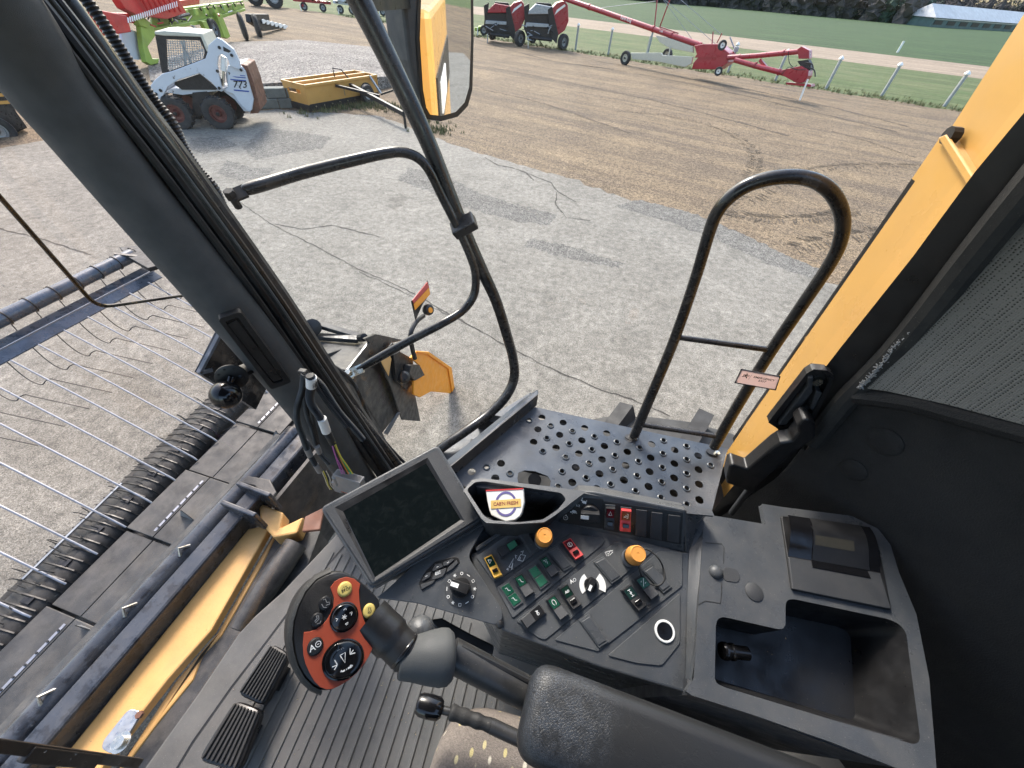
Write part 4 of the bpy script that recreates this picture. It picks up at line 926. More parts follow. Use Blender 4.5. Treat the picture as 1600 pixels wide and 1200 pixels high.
hole = [L(x, y, .0) for x, y in ((1290, 655), (1298, 650), (1306, 656), (1305, 668), (1296, 676), (1286, 672), (1283, 664))]
fpts = [L(x, y) for x, y in foam_px]; fpts[6:7] = [V((1.05, -.045, 2.9)), V((1.05, -.045, 2.0)), V((.53, .605, 2.0)), V((.53, .605, 2.35))]
mb = MB(); mb.plate(fpts, [hole], -Lr.n * .03); cpart('foam_lining', mb, M['foam'])
mb = MB(); mb.lathe([(.026, -.012), (.026, .002), (.022, .004), (0, .003)], L(1383, 690), Lr.n, 20); cpart('foam_button', mb, M['foam'])
mb = MB(); mb.lathe([(.022, -.012), (.022, .002), (.018, .004), (0, .003)], L(1334, 734), Lr.n, 20); cpart('foam_button', mb, M['foam'])
mb = MB(); pa = catmull([L(x, y, .012) for x, y in ((1338, 618), (1420, 628), (1500, 648), (1600, 675), (1720, 705))], 5); mb.tube(pa, .016, 10); cpart('lining_roll', mb, M['foam'])
mb = MB(); pa = catmull([P(x, y, y=.60) for x, y in ((1262, 702), (1235, 735), (1205, 765), (1172, 795), (1148, 825), (1130, 850))], 5); mb.tube(pa, .011, 8); cpart('sill_seal', mb, M['rubber'])
# door latch: recessed bracket and handle
K = Plane(P(1240, 610, y=.615), P(1290, 560, y=.615), P(1200, 600, y=.615), up=V((0, -1, 0)))
z7 = Z(1100, 540, 3.2)
mb = MB(); out = [K.q(*p) for p in z7(312, 355, 330, 330, 500, 110, 535, 88, 600, 95, 635, 120, 625, 160, 545, 330, 530, 345, 400, 385, 370, 395)]; inn = [K.q(*p) for p in z7(350, 350, 505, 140, 545, 112, 600, 120, 608, 150, 525, 315, 385, 375)]
mb.plate(out, [inn], K.n * .016); lo = cpart('latch_housing', mb, M['black'], .003)
mb = MB(); mb.prism(inn, K.n * .003); mb.build('latch_recess', M['foam'], lo)
for qd in (z7(360, 360, 505, 165, 530, 190, 400, 360), z7(505, 125, 530, 120, 525, 185, 500, 190), z7(545, 190, 575, 200, 530, 290, 515, 280)): mb = MB(); mb.prism([K.q(*p, .002) for p in qd], K.n * .02); mb.build('latch_lever', M['plastic_d'], lo, bevel=.002)
mb = MB(); mb.lathe([(.009, 0), (.009, .008), (0, .008)], K.q(*z7(562, 172)[0], .003), K.n, 6); mb.build('bolt', M['chrome'], lo)
H_ = Plane(P(1200, 690, y=.585), P(1260, 640, y=.585), P(1160, 680, y=.585), up=V((0, -1, 0)))
mb = MB(); mb.prism([H_.q(*p, .0) for p in z7(440, 330, 470, 300, 500, 300, 530, 330, 530, 390, 480, 430, 415, 480, 250, 640, 240, 680, 190, 660, 100, 625, 98, 600, 112, 540, 130, 530, 200, 555, 330, 440, 360, 420, 415, 410, 445, 370)], H_.n * .035); ho = cpart('door_handle', mb, M['black'], .009, bseg=3)
mb = MB(); mb.prism([H_.q(*p, .0) for p in z7(395, 480, 420, 485, 300, 640, 200, 760, 140, 840, 120, 825, 220, 690, 300, 590)], H_.n * .012); cpart('handle_bracket', mb, M['plastic_d'], .004)
# emergency exit sticker on the glass
S = Plane(P(1153, 590, y=.638), P(1213, 597, y=.638), P(1160, 577, y=.638), up=V((0, -1, 0)))
sq = [S.q(*p) for p in ((1159, 577), (1218, 588), (1211, 608), (1149, 597))]
mb = MB(); mb.plate([S.q(*p, -.0004) for p in ((1158, 576), (1219.5, 587.5), (1212, 609.5), (1147.5, 598))], [[S.q(*p, -.0004) for p in ((1159.3, 578), (1217, 588.5), (1210.5, 607.5), (1150.3, 596.5))]], S.n * .0012); so_ = cpart('exit_sticker', mb, M['black'], label='small emergency exit sticker on the door glass')
mb = MB(); mb.prism(rpoly([p + S.n * .0007 for p in sq], .003), S.n * .0004); mb.build('sticker_face', M['sticker'], so_)
exs = (S.q(1213, 598) - S.q(1153, 587)).normalized(); eys = S.n.cross(exs)
mb = MB(); u = (S.q(1218, 588) - S.q(1159, 577)).length
o = S.q(1194, 592, .0014); put_text(mb, 'EMERGENCY', u * .098, o, exs, eys, bold=.02); put_text(mb, 'EXIT', u * .098, o - eys * u * .10, exs, eys, bold=.02); mb.build('lettering', M['dark'], so_)
mb = MB(); c_ = S.q(1165, 588, .0014); s_ = u * .011
st = [[(0, 5), (-1, 1)], [(-1, 1), (-5, -2), (-8, -2)], [(-1, 1), (3, -2), (5, -6)], [(0, 4), (5, 2), (8, 4)], [(0, 4), (-5, 4), (-6, 1)]]
for ln in st: mb.ribbon([c_ + exs * x * s_ + eys * y * s_ for x, y in ln], s_ * 2.6, S.n)
mb.prism(ellipse(c_ + eys * s_ * 8, exs, eys, s_ * 2, s_ * 2, 10), S.n * .0001); mb.ribbon([c_ + exs * s_ * 11 + eys * 9 * s_, c_ + exs * s_ * 11 - eys * 9 * s_], s_ * .6, S.n); mb.build('running_figure', M['dark'], so_)

# ---------------------------------------------------------------- platform and rails
z6 = Z(680, 560, 3.077)
pp = [P(836, 636, z=2.1), P(1137, 701, z=2.1)]; dpx = (pp[1] - pp[0]).normalized()
pl_poly = [P(836, 636, z=2.1), pp[1], P(1112, 800, z=2.1), V((.66, .665, 2.1)), V((-.33, .665, 2.1)), P(716, 728, z=2.1)]
cc = [(p.x, p.y) for p in pl_poly]
def inside(x, y, mrg):
    s = 0; N = len(cc); ok = True
    for i in range(N):
        (x1, y1), (x2, y2) = cc[i], cc[(i + 1) % N]
        if (y1 > y) != (y2 > y) and x < (x2 - x1) * (y - y1) / (y2 - y1) + x1: s ^= 1
        dx, dy = x2 - x1, y2 - y1; l = max(0, min(1, ((x - x1) * dx + (y - y1) * dy) / (dx * dx + dy * dy)))
        if math.hypot(x - x1 - dx * l, y - y1 - dy * l) < mrg: ok = False
    return s and ok
holes = []; collars = []; ux = V((.0938, -.0048, 0)); uy = V((-.0062, -.0680, 0)); o0 = V((.026, 1.093, 0))
slot = [P(x, y, z=2.1) for x, y in z6(395, 575, 400, 550, 430, 538, 480, 542, 540, 565, 556, 590, 552, 615, 400, 600)]
for i in range(-6, 9):
    for j in range(0, 8):
        for half in (0, 1):
            c = o0 + ux * (i + half * .5) + uy * (j + half * .5)
            if not inside(c.x, c.y, .03): continue
            if i < -2 and not half and j < 3: continue
            if (c - V((slot[3].x, slot[3].y, 0))).length < .09: continue
            if c.x < -.06 and .82 < c.y < .97: continue
            (holes if half else collars).append(V((c.x, c.y, 2.1)))
rings = [ellipse(c, V((1, 0, 0)), V((0, 1, 0)), .0158, .0158, 14) for c in holes] + [ellipse(c, V((1, 0, 0)), V((0, 1, 0)), .0125, .0125, 12) for c in collars] + [slot]
mb = MB(); mb.plate(pl_poly, rings, (0, 0, -.004)); PLF = cpart('platform', mb, M['plat'])
proto = None
for c in collars:
    if proto is None:
        m_ = MB(); loops = [[V((math.cos(2 * math.pi * k / 14) * r, math.sin(2 * math.pi * k / 14) * r, h)) for k in range(14)] for r, h in ((.0155, -.0005), (.0135, .004), (.0110, .0052), (.0092, .004), (.0088, -.006))]
        m_.loft(loops, 0, True, False); proto = m_.build('dimple', M['plat'], PLF); proto.location = c; proto.matrix_parent_inverse = Matrix.Identity(4)
    else: q_ = proto.copy(); COL.objects.link(q_); q_.parent = PLF; q_.location = c
mb = MB(); mb.tube([P(*z6(478, 585)[0], z=2.07), P(*z6(478, 585)[0], z=1.9)], .026, 14); cpart('drain_pipe', mb, M['dark'])
mb = MB(); mb.prism([p - V((0, 0, .004)) for p in (pl_poly[0], pl_poly[1], pl_poly[1] + V((0, -.012, 0)), pl_poly[0] + V((0, -.012, 0)))], (0, 0, -.05)); cpart('platform_edge', mb, M['plat'])
for k in range(3): mb = MB(); mb.box((.2 + .0 * k, .74 + k * .15, 2.0), (1.0, .04, .1)); cpart('platform_beam', mb, M['dark'])
mb = MB(); mb.box((.1, .62, 1.85), (1.3, .1, .35)); cpart('cab_sill', mb, M['dark'])
# raised edge towards the ladder
a = pl_poly[0] + V((.005, .01, 0)); b = V((-.36, .60, 2.1)); d = (b - a).normalized(); nl = V((d.y, -d.x, 0)); nl = nl if nl.x < 0 else -nl
mb = MB(); mb.add([a, b, b + UP * .075, a + UP * .075, a + nl * .004, b + nl * .004, b + UP * .075 + nl * .004, a + UP * .075 + nl * .004], [[0, 1, 2, 3], [7, 6, 5, 4], [3, 2, 6, 7], [0, 3, 7, 4], [1, 5, 6, 2]]); cpart('toe_board', mb, M['paint_k'])
mb = MB(); t0 = a + UP * .075; t1 = b + UP * .075; mb.prism([t0, t1, t1 + nl * .05 - UP * .04, t0 + nl * .05 - UP * .04, t0 + nl * .02 + (a - b).normalized() * .02], UP * -.004); cpart('toe_flange', mb, M['plat'])
g0 = [P(*p, z=1.98) for p in ((830, 612), (700, 690), (640, 752), (690, 760), (745, 712), (815, 640))]
mb = MB(); mb.prism(g0, UP * -.02); cpart('ladder_step', mb, M['plat'], .004)
# U shaped rail
U = [(990, 683, 15), (1008, 640, 15), (1050, 540, 16), (1085, 440, 17), (1109, 360, 19), (1122, 330, 20), (1142, 307, 21), (1172, 288, 22), (1210, 278, 22), (1250, 277, 22), (1282, 287, 22), (1304, 307, 22), (1316, 338, 21), (1314, 372, 20), (1298, 410, 19), (1250, 482, 18), (1200, 556, 17), (1150, 638, 16), (1116, 698, 15)]
mb = MB(); ptube(mb, U, 16, y=1.056); ur = cpart('hoop_rail', mb, M['tubepaint'])
for a_, b_, w in (((1059, 527), (1198, 546), 9), ((1005, 664), (1122, 682), 8)): mb = MB(); mb.tube([P(*a_, y=1.056), P(*b_, y=1.056)], rpx(P(*a_, y=1.056), w), 10); mb.build('cross_bar', M['tubepaint'], ur)
for p in ((986, 684), (1113, 707)):
    mb = MB(); c = P(*p, z=2.104); mb.prism(ellipse(c, V((1, 0, 0)), V((0, 1, 0)), .026, .016, 14), UP * .004); mb.build('rail_foot', M['paint_k'], ur); mb = MB(); mb.lathe([(.010, 0), (.010, .009), (0, .01)], c + UP * .004 + V((.016, -.004, 0)), UP, 6); mb.build('bolt', M['chrome'], ur)
# mirror arm and grab bar
mb = MB(); A_ = [(702, 694, 13, None), (735, 668, 13, None)]
path = [(560 - 40, -70, 40, 1.15), (560, -2, 37, 1.15), (600, 78, 32, 1.15), (640, 160, 29, 1.15), (672, 230, 26, 1.15), (700, 300, 24, 1.15), (726, 362, 21, 1.15), (752, 420, 19, 1.15), (775, 470, 17, 1.15), (791, 520, 16, 1.16), (802, 562, 15, 1.18), (803, 592, 15, 1.17), (790, 620, 15, 1.12), (765, 646, 15, 1.05), (730, 672, 15, .95), (690, 700, 15, .86), (650, 732, 15, .80)]
ptube(mb, path, 16, y=1); ma = cpart('mirror_arm', mb, M['tubepaint'])
gb = [(380, 298, 13, .80), (396, 293, 19, .82), (470, 271, 18, .92), (550, 251, 17, 1.0), (600, 240, 16, 1.05), (628, 238, 15, 1.08), (652, 246, 15, 1.10), (670, 266, 14, 1.11), (690, 306, 14, 1.12), (712, 350, 13, 1.12), (734, 398, 13, 1.12), (743, 430, 13, 1.12), (740, 462, 13, 1.10), (722, 486, 13, 1.06), (690, 506, 13, .99), (640, 532, 13, .93), (595, 557, 13, .87), (560, 577, 11, .83)]
mb = MB(); ptube(mb, gb, 14, y=1); gr = cpart('grab_bar', mb, M['tubepaint'])
for (x, y, yy) in ((362, 307, .78), (545, 584, .81)):
    mb = MB(); c = P(x, y, y=yy); c2 = P(x + 22, y - 9, y=yy + .02); mb.bar(c, c2, .03, .008, up=V((.3, -.5, .8))); mb.lathe([(.013, -.004), (.013, .012), (.010, .016), (0, .016)], c, V((.1, -.3, .9)), 6); mb.lathe([(.009, -.03), (.009, 0)], c, V((.1, -.3, .9)), 8); mb.build('clevis_bolt', M['chrome'] if x > 500 else M['dark'], gr)
mb = MB(); a_, b_ = P(708, 362, y=1.12), P(742, 343, y=1.14); mb.bar(a_, b_, .05, .035, up=V((0, -.4, .9))); mb.build('clamp', M['black'], gr, bevel=.005)
for x, y, yy in ((582, 264 - 20, 1.02), (684, 278, 1.13), (692, 252, 1.13), (735, 486, 1.07)):
    pass
# exterior mirror
mc = P(697, 92, y=1.5); tocam = (EYE - mc).normalized(); vd = V((2.8, .10, -1.35)).normalized(); mn = (tocam + vd).normalized()
Mp = Plane(mc, mc + V((mn.y, -mn.x, 0)), mc + UP, up=mn)
shell = [(655, -60), (740, -60), (741, 60), (739, 140), (732, 166), (716, 183), (690, 190), (668, 187), (660, 172), (655, 140), (650, 60)]
mb = MB(); mb.prism([Mp.q(*p, .004) for p in shell], -Mp.n * .03); ms = cpart('door_mirror', mb, M['black'], .004)
mb = MB(); mb.prism([Mp.q(x, y, .0) for x, y in ((622, -60), (660, -60), (664, 175), (654, 150), (640, 96))], -Mp.n * .12); mb.build('mirror_shell', M['pillar'], ms, bevel=.02)
gm, t, bs = new_mat('mirror_glass'); bs.inputs['Metallic'].default_value = 1; bs.inputs['Roughness'].default_value = .015; bs.inputs['Base Color'].default_value = (.86, .87, .86, 1)
gl = [(660, -60), (735, -60), (736, 60), (733, 136), (726, 160), (712, 175), (690, 181), (672, 179), (666, 168), (661, 140), (656, 60)]
mb = MB(); mb.plate([Mp.q(*p, .0055) for p in gl]); mb.build('mirror_glass', gm, ms)
mb = MB(); c = Mp.q(650, 0, -.06); mb.bar(c, P(562, 4, y=1.15), .03, .03); mb.build('mirror_bracket', M['black'], ms)
# yellow body side
X0 = .78
def B(px, py, h=0.): return P(px, py, x=X0 + h)
mb = MB(); lo_ = [B(1480, 210), B(1146, 690), B(1110, 742), V((X0, .95, 1.2)), V((X0, .5, 1.2)), V((X0, .5, 3.35)), B(1535, 288)]
bp = B(1480, 210)
mb.plate([B(1467, 217), B(1480, 211), B(1527, 290), V((X0, .66, 2.9)), V((X0, .66, 1.2)), V((X0, B(1140, 700).y, 1.2)), B(1140, 700)], (), (.03, 0, 0)); cpart('body_panel', mb, M['yellow'], .004, label='lower yellow body panel behind the platform')
mb = MB(); mb.plate([B(1484, 203, .02), B(1600, 22, .02), B(1680, -110, .02), V((X0 + .02, .66, 4.2)), V((X0 + .02, .66, 3.05)), B(1530, 290, .02)], (), (.03, 0, 0)); cpart('upper_body_panel', mb, M['yellow'], .004, label='upper yellow body panel')
mb = MB(); a_, b_ = B(1470, 216, -.004), B(1522, 300, -.004); a2, b2 = B(1484, 210, -.004), B(1536, 290, -.004); mb.prism([a_, b_, b2, a2], (-.008, 0, 0)); cpart('panel_bevel', mb, M['yellow'], .003)
mb = MB(); mb.lathe([(.018, -.01), (.018, .01), (0, .01)], B(1487, 212, .0), V((-1, 0, 0)), 10); cpart('latch_pin', mb, M['dark'])
mb = MB(); a_, b_ = B(1430, 283), B(1146, 690); mb.prism([a_ + V((.0, .0, 0)), b_, b_ + V((.0, .018, 0)), a_ + V((.0, .018, 0))], (.05, 0, 0)); cpart('panel_edging', mb, M['dark'])
mb = MB(); mb.box((3.45, .0, 2.1), (4.6, 1.9, 2.3)); mb.box((3.9, .5, 2.25), (3.7, 1.6, 1.9)); mb.box((3.45, .0, 3.35), (4.2, 1.7, .35)); cpart('combine_body', mb, M['yellow'], .05)
mb = MB(); mb.box((3.9, 1.305, 2.55), (3.5, .02, .45)); cpart('side_stripe', mb, M['black'])
mb = MB(); mb.box((3.2, 1.32, 2.55), (1.2, .02, .25)); cpart('side_decal', mb, M['white'])
c = V((.70, 1.08, 1.0)); wheel_part(COMB, c, (0, 1, 0), .975, .62, M['yellow'], lug=17)
c = V((4.4, 1.0, .65)); wheel_part(COMB, c, (0, 1, 0), .65, .4, M['yellow'], lug=18)
mb = MB(); mb.box((.72, .1, 1.0), (.4, 1.3, .4)); cpart('axle', mb, M['dark'])
# wiper parts outside the windshield
mb = MB(); mb.tube(fillet([P(-60, 240, x=-1.02), P(152, 481, x=-1.02), P(310, 458, x=-1.02)], .03), .0042, 8); cpart('wiper_arm', mb, M['gloss'])
wp = lambda x, y: P(x, y, x=-.98)
mb = MB(); mb.bar(wp(-60, 1158), wp(218, 1193), .022, .012, up=V((1, 0, 0))); mb.bar(wp(40, 1178), wp(150, 1190), .028, .02, up=V((1, 0, 0))); cpart('wiper_blade', mb, M['black'], .003)
# camera ball mount inside the pillar
bm = Plane(P(362, 590, y=.47), P(400, 590, y=.46), P(362, 560, y=.47), up=V((0, -1, 0)))
bc = P(362, 590, y=.50); bn_ = (EYE - bc).normalized(); bn_ = (bn_ + V((-.3, 0, -.5))).normalized()
mb = MB(); mb.lathe([(.034, -.004), (.034, 0), (.032, .001), (0, .001)], bc, bn_, 28); bo = cpart('ball_mount', mb, M['black'])
a_ = bn_.cross(UP).normalized(); b2_ = bn_.cross(a_)
for k in range(9):
    th = k * 2 * math.pi / 9; mb = MB(); mb.lathe([(.0028, 0), (.0028, .0006), (0, .0006)], bc + bn_ * .0012 + (a_ * math.cos(th) + b2_ * math.sin(th)) * .026, bn_, 8); mb.build('screw_hole', M['foam'], bo)
ball = P(353, 617, y=.46); mb = MB(); mb.lathe([(.010, 0), (.008, .012), (.010, (ball - bc).length)], bc, ball - bc, 16); R1 = rpx(ball, 44); mb.lathe([(R1 * math.sin(th), -R1 * math.cos(th)) for th in [math.pi * k / 14 for k in range(15)]], ball, UP, 24); mb.build('ball', M['gloss'], bo)
mb = MB(); mb.bar(bc - bn_ * .008, P(400, 570, y=.58), .05, .01); cpart('mount_bracket', mb, M['black'], .003)
# ---------------------------------------------------------------- feeder house (yellow) and the pickup header in front
zb5 = Z(0, 800, 3); z4 = Z(0, 600, 3)
def Fz(z): return lambda *c: [P(c[i], c[i + 1], z=z) for i in range(0, len(c), 2)]
fz = Fz(1.40)
mb = MB(); mb.prism(fz(387, 826, 425, 818, 400, 862, 330, 985, 262, 1062, 186, 1160, 140, 1230, 60, 1230, 110, 1168), UP * -.05); mb.prism([p - UP * .052 for p in fz(420, 830, 426, 828, 403, 875, 336, 990, 306, 1020, 290, 1060, 232, 1130, 190, 1185, 150, 1230, 262, 1062, 330, 985)], UP * -.12); fb = cpart('feeder_house', mb, M['yellow_w'], .012)
mb = MB(); mb.prism(rpoly([p + UP * .045 for p in fz(217, 1108, 237, 1114, 205, 1168, 190, 1178, 176, 1170, 178, 1158)], .02), UP * .012); sp = mb.build('lock_plate', M['steel'], fb, bevel=.002)
mb = MB(); c = P(190, 1160, z=1.46); mb.lathe([(.030, 0), (.030, .006), (.019, .006), (.019, .022), (0, .022)], c, UP, 18); mb.build('pivot_bolt', M['chrome'], fb)
mb = MB(); c = P(220, 1117, z=1.46); mb.lathe([(.012, 0), (.012, .014), (0, .014)], c, UP, 6); mb.build('bolt', M['rust'], fb)
mb = MB(); ptube(mb, [(462, 850, 34), (436, 888, 38), (404, 935, 36), (372, 985, 26)], 16, z=1.40); cpart('rubber_shield', mb, M['headk'])
mb = MB(); mb.prism(Fz(1.34)(500, 830, 430, 830, 330, 1010, 150, 1240, 330, 1300), UP * -.3); cpart('feeder_deck', mb, M['headk'])
mb = MB(); mb.prism([p + UP * .04 for p in fz(408, 790, 447, 806, 442, 830, 478, 812, 468, 838, 432, 845, 412, 822)], UP * -.1); cpart('lift_bracket', mb, M['yellow_w'], .01)
mb = MB(); mb.prism([p + UP * .06 for p in fz(482, 815, 512, 800, 505, 835, 478, 838)], UP * -.02); cpart('worn_plate', mb, M['rust'], .005)

HD = thing('pickup_header', 'dark pickup header with rubber belts, toothed rollers and long silver hold down rods', 'header', (-2.4, .6, 0))
def hp(nm, mb, m, bevel=0, label=None, par=None, kind=None):
    o = mb.build(nm, m, par or HD, bevel=bevel)
    if label: o['label'] = label
    if kind: o['kind'] = kind
    return o
# main tube beam
bz = 1.50
Aa, Ab = P(28, 1164, z=bz), P(470, 672, z=bz); ax = (Ab - Aa).normalized(); sx = V((ax.y, -ax.x, 0)); sx = sx if sx.x > 0 else -sx
wb = (P(357, 823, z=bz) - P(333, 817, z=bz)).dot(sx) + .03
wb = .088
Aa = Aa - ax * .6
mb = MB(); mb.prism([Aa, Ab, Ab + sx * wb, Aa + sx * wb], UP * -.15); hp('main_beam', mb, M['beam'], .012)
mb = MB(); mb.tube([Aa - sx * .055 - UP * .04, Ab - sx * .055 - UP * .04], .05, 16); hp('round_tube', mb, M['beam'])
mb = MB(); mb.prism([Aa - sx * .25 - UP * .16, Ab - sx * .25 - UP * .16, Ab - sx * .02 - UP * .1, Aa - sx * .02 - UP * .1], UP * -.02); hp('belt_guard', mb, M['headk'])
for (x, y) in ((74, 1092), (203, 955), (288, 862)):
    c = P(x, y, z=bz); mb = MB(); mb.tube([c - ax * .02 + V((0, 0, 0)), c + UP * .03 - sx * .01, c + ax * .03], .007, 6); hp('lug_eye', mb, M['steel'])
    mb = MB(); mb.prism([c - ax * .03, c + ax * .03, c + ax * .03 - sx * .03 - UP * .03, c - ax * .03 - sx * .03 - UP * .03], UP * .004); hp('lug_plate', mb, M['rust'])
for (x, y) in ((365, 792), (388, 762)):
    c = P(x + 10, y + 8, z=bz + .02); mb = MB(); mb.box(c + sx * .02 - UP * .02, (.022, .20, .16), (ax, sx, UP)); hp('beam_lug', mb, M['beam'], .006)
c = P(402, 752, z=bz + .03); mb = MB(); mb.prism([P(*p, z=bz + .02) for p in ((378, 757), (390, 746), (424, 752), (434, 772), (424, 786), (400, 762))], UP * .02); hp('worn_lug', mb, M['headk'], .006)
# right part of the back sheet, end box
BX = -1.27
def b(px, py, h=0.): return P(px, py, x=BX + h)
z3 = Z(300, 460, 3.478)
def shp(nm, m, pxs, h, th, bev=.004, label=None): mb = MB(); mb.prism([b(x, y, h) for x, y in pxs], V((-th, 0, 0))); return hp(nm, mb, m, bev, label)
mb = MB(); mb.prism([Ab - ax * .42 + sx * .16 - UP * .03, Ab + ax * .12 + sx * .16 - UP * .03, Ab + ax * .1 + sx * .2 - UP * .7, Ab - ax * .5 + sx * .2 - UP * .7], -sx * .02); hp('back_sheet', mb, M['headk'])
shp('end_box', M['headk'], z3(862, 415, 1075, 262, 1110, 280, 1150, 560, 1125, 640, 1035, 755, 900, 520), -.02, .5, .01)
shp('end_box_top', M['paint_k'], z3(940, 240, 1000, 215, 1150, 248, 1085, 266, 875, 405, 850, 410, 965, 262), .0, .02)
shp('end_plate', M['headk'], z3(1092, 262, 1150, 330, 1200, 480, 1243, 690, 1142, 682, 1080, 500, 1015, 350), .03, .012)
shp('yellow_label', M['yellow_w'], z3(1020, 345, 1065, 310, 1085, 350, 1070, 445, 1035, 380), .06, .006)
shp('inner_sheet', M['headk'], z3(715, 330, 955, 252, 930, 300, 860, 400, 740, 390), -.25, .02)
shp('lower_sheet', M['headk'], z3(700, 400, 880, 500, 1035, 750, 1110, 910, 1000, 900, 860, 700, 740, 560), .02, .02)
shp('drip_edge', M['plat'], z3(1120, 640, 1135, 640, 1065, 765, 1045, 755), .04, .01)
for a_, b_ in ((z3(640, 150)[0], z3(925, 235)[0]), (z3(630, 225)[0], z3(905, 245)[0])): mb = MB(); mb.bar(b(*a_, -.55), b(*b_, -.2), .05, .035); hp('end_strut', mb, M['headk'], .004)
mb = MB(); mb.lathe([(.06, -.03), (.06, .03), (.03, .04), (0, .04)], b(*z3(650, 180)[0], -.5), V((.8, -.3, .5)), 12); hp('strut_pivot', mb, M['dark'])
mb = MB(); mb.lathe([(.03, -.03), (.03, .03), (0, .04)], b(*z3(925, 235)[0], -.15), V((.8, -.3, .5)), 10); hp('strut_pivot', mb, M['dark'])
# lamp bracket, orange flap, reflector, round lamp
shp('lamp_bracket', M['dark'], z3(1095, 330, 1130, 310, 1200, 350, 1215, 470, 1170, 520, 1110, 470), .06, .03)
shp('lamp_housing', M['black'], z3(1190, 385, 1240, 385, 1268, 440, 1215, 470, 1180, 430), .12, .06, .01)
mb = MB(); mb.lathe([(.05, -.03), (.05, .03), (.03, .05), (0, .05)], b(*z3(1150, 450)[0], .08), V((.4, -.5, .7)), 14); hp('lamp_socket', mb, M['black'])
fpx = z3(1190, 345, 1225, 308, 1290, 313, 1412, 398, 1432, 540, 1300, 528, 1240, 560, 1205, 545, 1205, 470, 1265, 440, 1235, 385)
fo_ = shp('orange_flap', M['hazo'], fpx, .10, .02, .006)
shp('flap_fold', M['hazo'], z3(1225, 308, 1290, 313, 1412, 398, 1432, 540, 1415, 530, 1395, 405, 1280, 325, 1225, 318), .115, .012, .004)
z2_ = Z(300, 200, 3)
shp('marker_board', M['black'], z2_(1105, 714, 1117, 775, 1080, 830, 1050, 900, 1030, 810), .15, .008, .002)
shp('reflector_strip', M['red'], z2_(1103, 722, 1112, 745, 1040, 822, 1034, 808), .156, .003, 0, 'dark red reflector strip'); shp('orange_strip', M['hazo'], z2_(1112, 748, 1116, 780, 1046, 854, 1040, 826), .157, .003, 0)
mb = MB(); c = b(*z2_(1110, 852)[0], .2); mb.lathe([(.04, -.03), (.045, 0), (.04, .015), (.03, .02), (0, .02)], c, V((.9, -.3, .4)), 20); lo2 = hp('round_marker_lamp', mb, M['black'])
mb = MB(); mb.lathe([(.022, .0), (.02, .006), (0, .006)], c + V((.9, -.3, .4)).normalized() * .021 - V((0, .006, 0)), V((.9, -.3, .4)), 16); mb.build('lens', M['hazo'], lo2)
mb = MB(); mb.tube(catmull([b(*p, .15) for p in z2_(1085, 880, 1050, 910, 1025, 965, 1030, 1020, 1045, 1080)], 5), .018, 8); hp('lamp_stalk', mb, M['dark'])
# shield box on the left of the pillar
shpx = [(345, 520), (375, 560), (420, 600), (390, 655), (365, 650), (312, 585)]
mb = MB(); mb.prism([P(x, y, x=-1.75) for x, y in ((345, 518), (420, 600), (400, 640), (312, 583))], (-.03, 0, 0)); hp('side_shield', mb, M['gloss'])
mb = MB(); a_, b_ = P(311, 583, x=-1.74), P(346, 517, x=-1.74); mb.bar(a_, b_, .02, .015); a2 = P(330, 578, x=-1.74); mb.bar(a_, a2, .02, .015); hp('shield_edge', mb, M['plat'])
# belts
BZ = .78
def row(p0, p1, z): return P(*p0, z=z), P(*p1, z=z)
la, lb = row((27, 997), (417, 613), BZ); ra, rb = row((190, 952), (457, 657), BZ)
seams = [(-700, 1500), (-200, 1180), (80, 947), (205, 828), (300, 737), (420, 612), (560, 470)]
ld = (lb - la).normalized(); sd = V((ld.y, -ld.x, 0)); sd = sd if sd.x > 0 else -sd
Wb = (ra - la).dot(sd) + .0; Wb = .42
def along(p): return (P(*p, z=BZ) - la).dot(ld)
u = [along(p) for p in ((80, 947), (205, 828), (300, 737))]; step = (u[2] - u[0]) / 2
base = u[0]
for k in range(-4, 6):
    u0 = base + k * step; mb = MB()
    if u0 + step > 2.3: continue
    dz = .02 * (k % 2)
    for j, (s0, s1) in enumerate(((0, .21), (.215, .42))):
        mb = MB(); mb.box(la + ld * (u0 + step / 2) + sd * (s0 + s1) / 2 + UP * (-.012 + dz), (step - .012, s1 - s0, .024), (ld, sd, UP)); o = hp('belt', mb, M['belt'], .004)
        if (k % 2 == 1 and j == 0):
            m_ = MB(); m_.box(la + ld * (u0 + step * .5) + sd * (s1 - .02) + UP * (dz + .002), (step * .82, .016, .004), (ld, sd, UP)); m_.build('splice_strip', M['zinc'], o)
            for q_ in range(7): m_ = MB(); m_.lathe([(.006, 0), (.006, .006), (0, .006)], la + ld * (u0 + step * (.15 + .115 * q_)) + sd * (s1 - .02) + UP * (dz + .003), UP, 8); m_.build('splice_bolt', M['dark'], o)
mb = MB(); mb.box(la + ld * -.5 + sd * .55 + UP * (-.02), (5.2, .30, .02), (ld, sd, UP)); hp('belt_apron', mb, M['headk'])
mb = MB(); mb.box(la + ld * -.5 + sd * .3 + UP * (-.09), (5.2, .8, .02), (ld, sd, UP)); hp('under_sheet', mb, M['headk'])
for (x, y) in ((300, 812), (440, 690), (148, 985)):
    c = P(x, y, z=BZ); m_ = MB(); m_.add([c - ax * .0 - sd * .09, c + sd * .03 + UP * .0, c + sd * .02 + UP * .16, c - sd * .085 + UP * .004, c - ax * .004 - sd * .09, c - ax * .004 + sd * .03, c - ax * .004 + sd * .02 + UP * .16], [[0, 1, 2], [4, 6, 5], [0, 2, 6, 4]]); hp('strip_fin', m_, M['galv'])
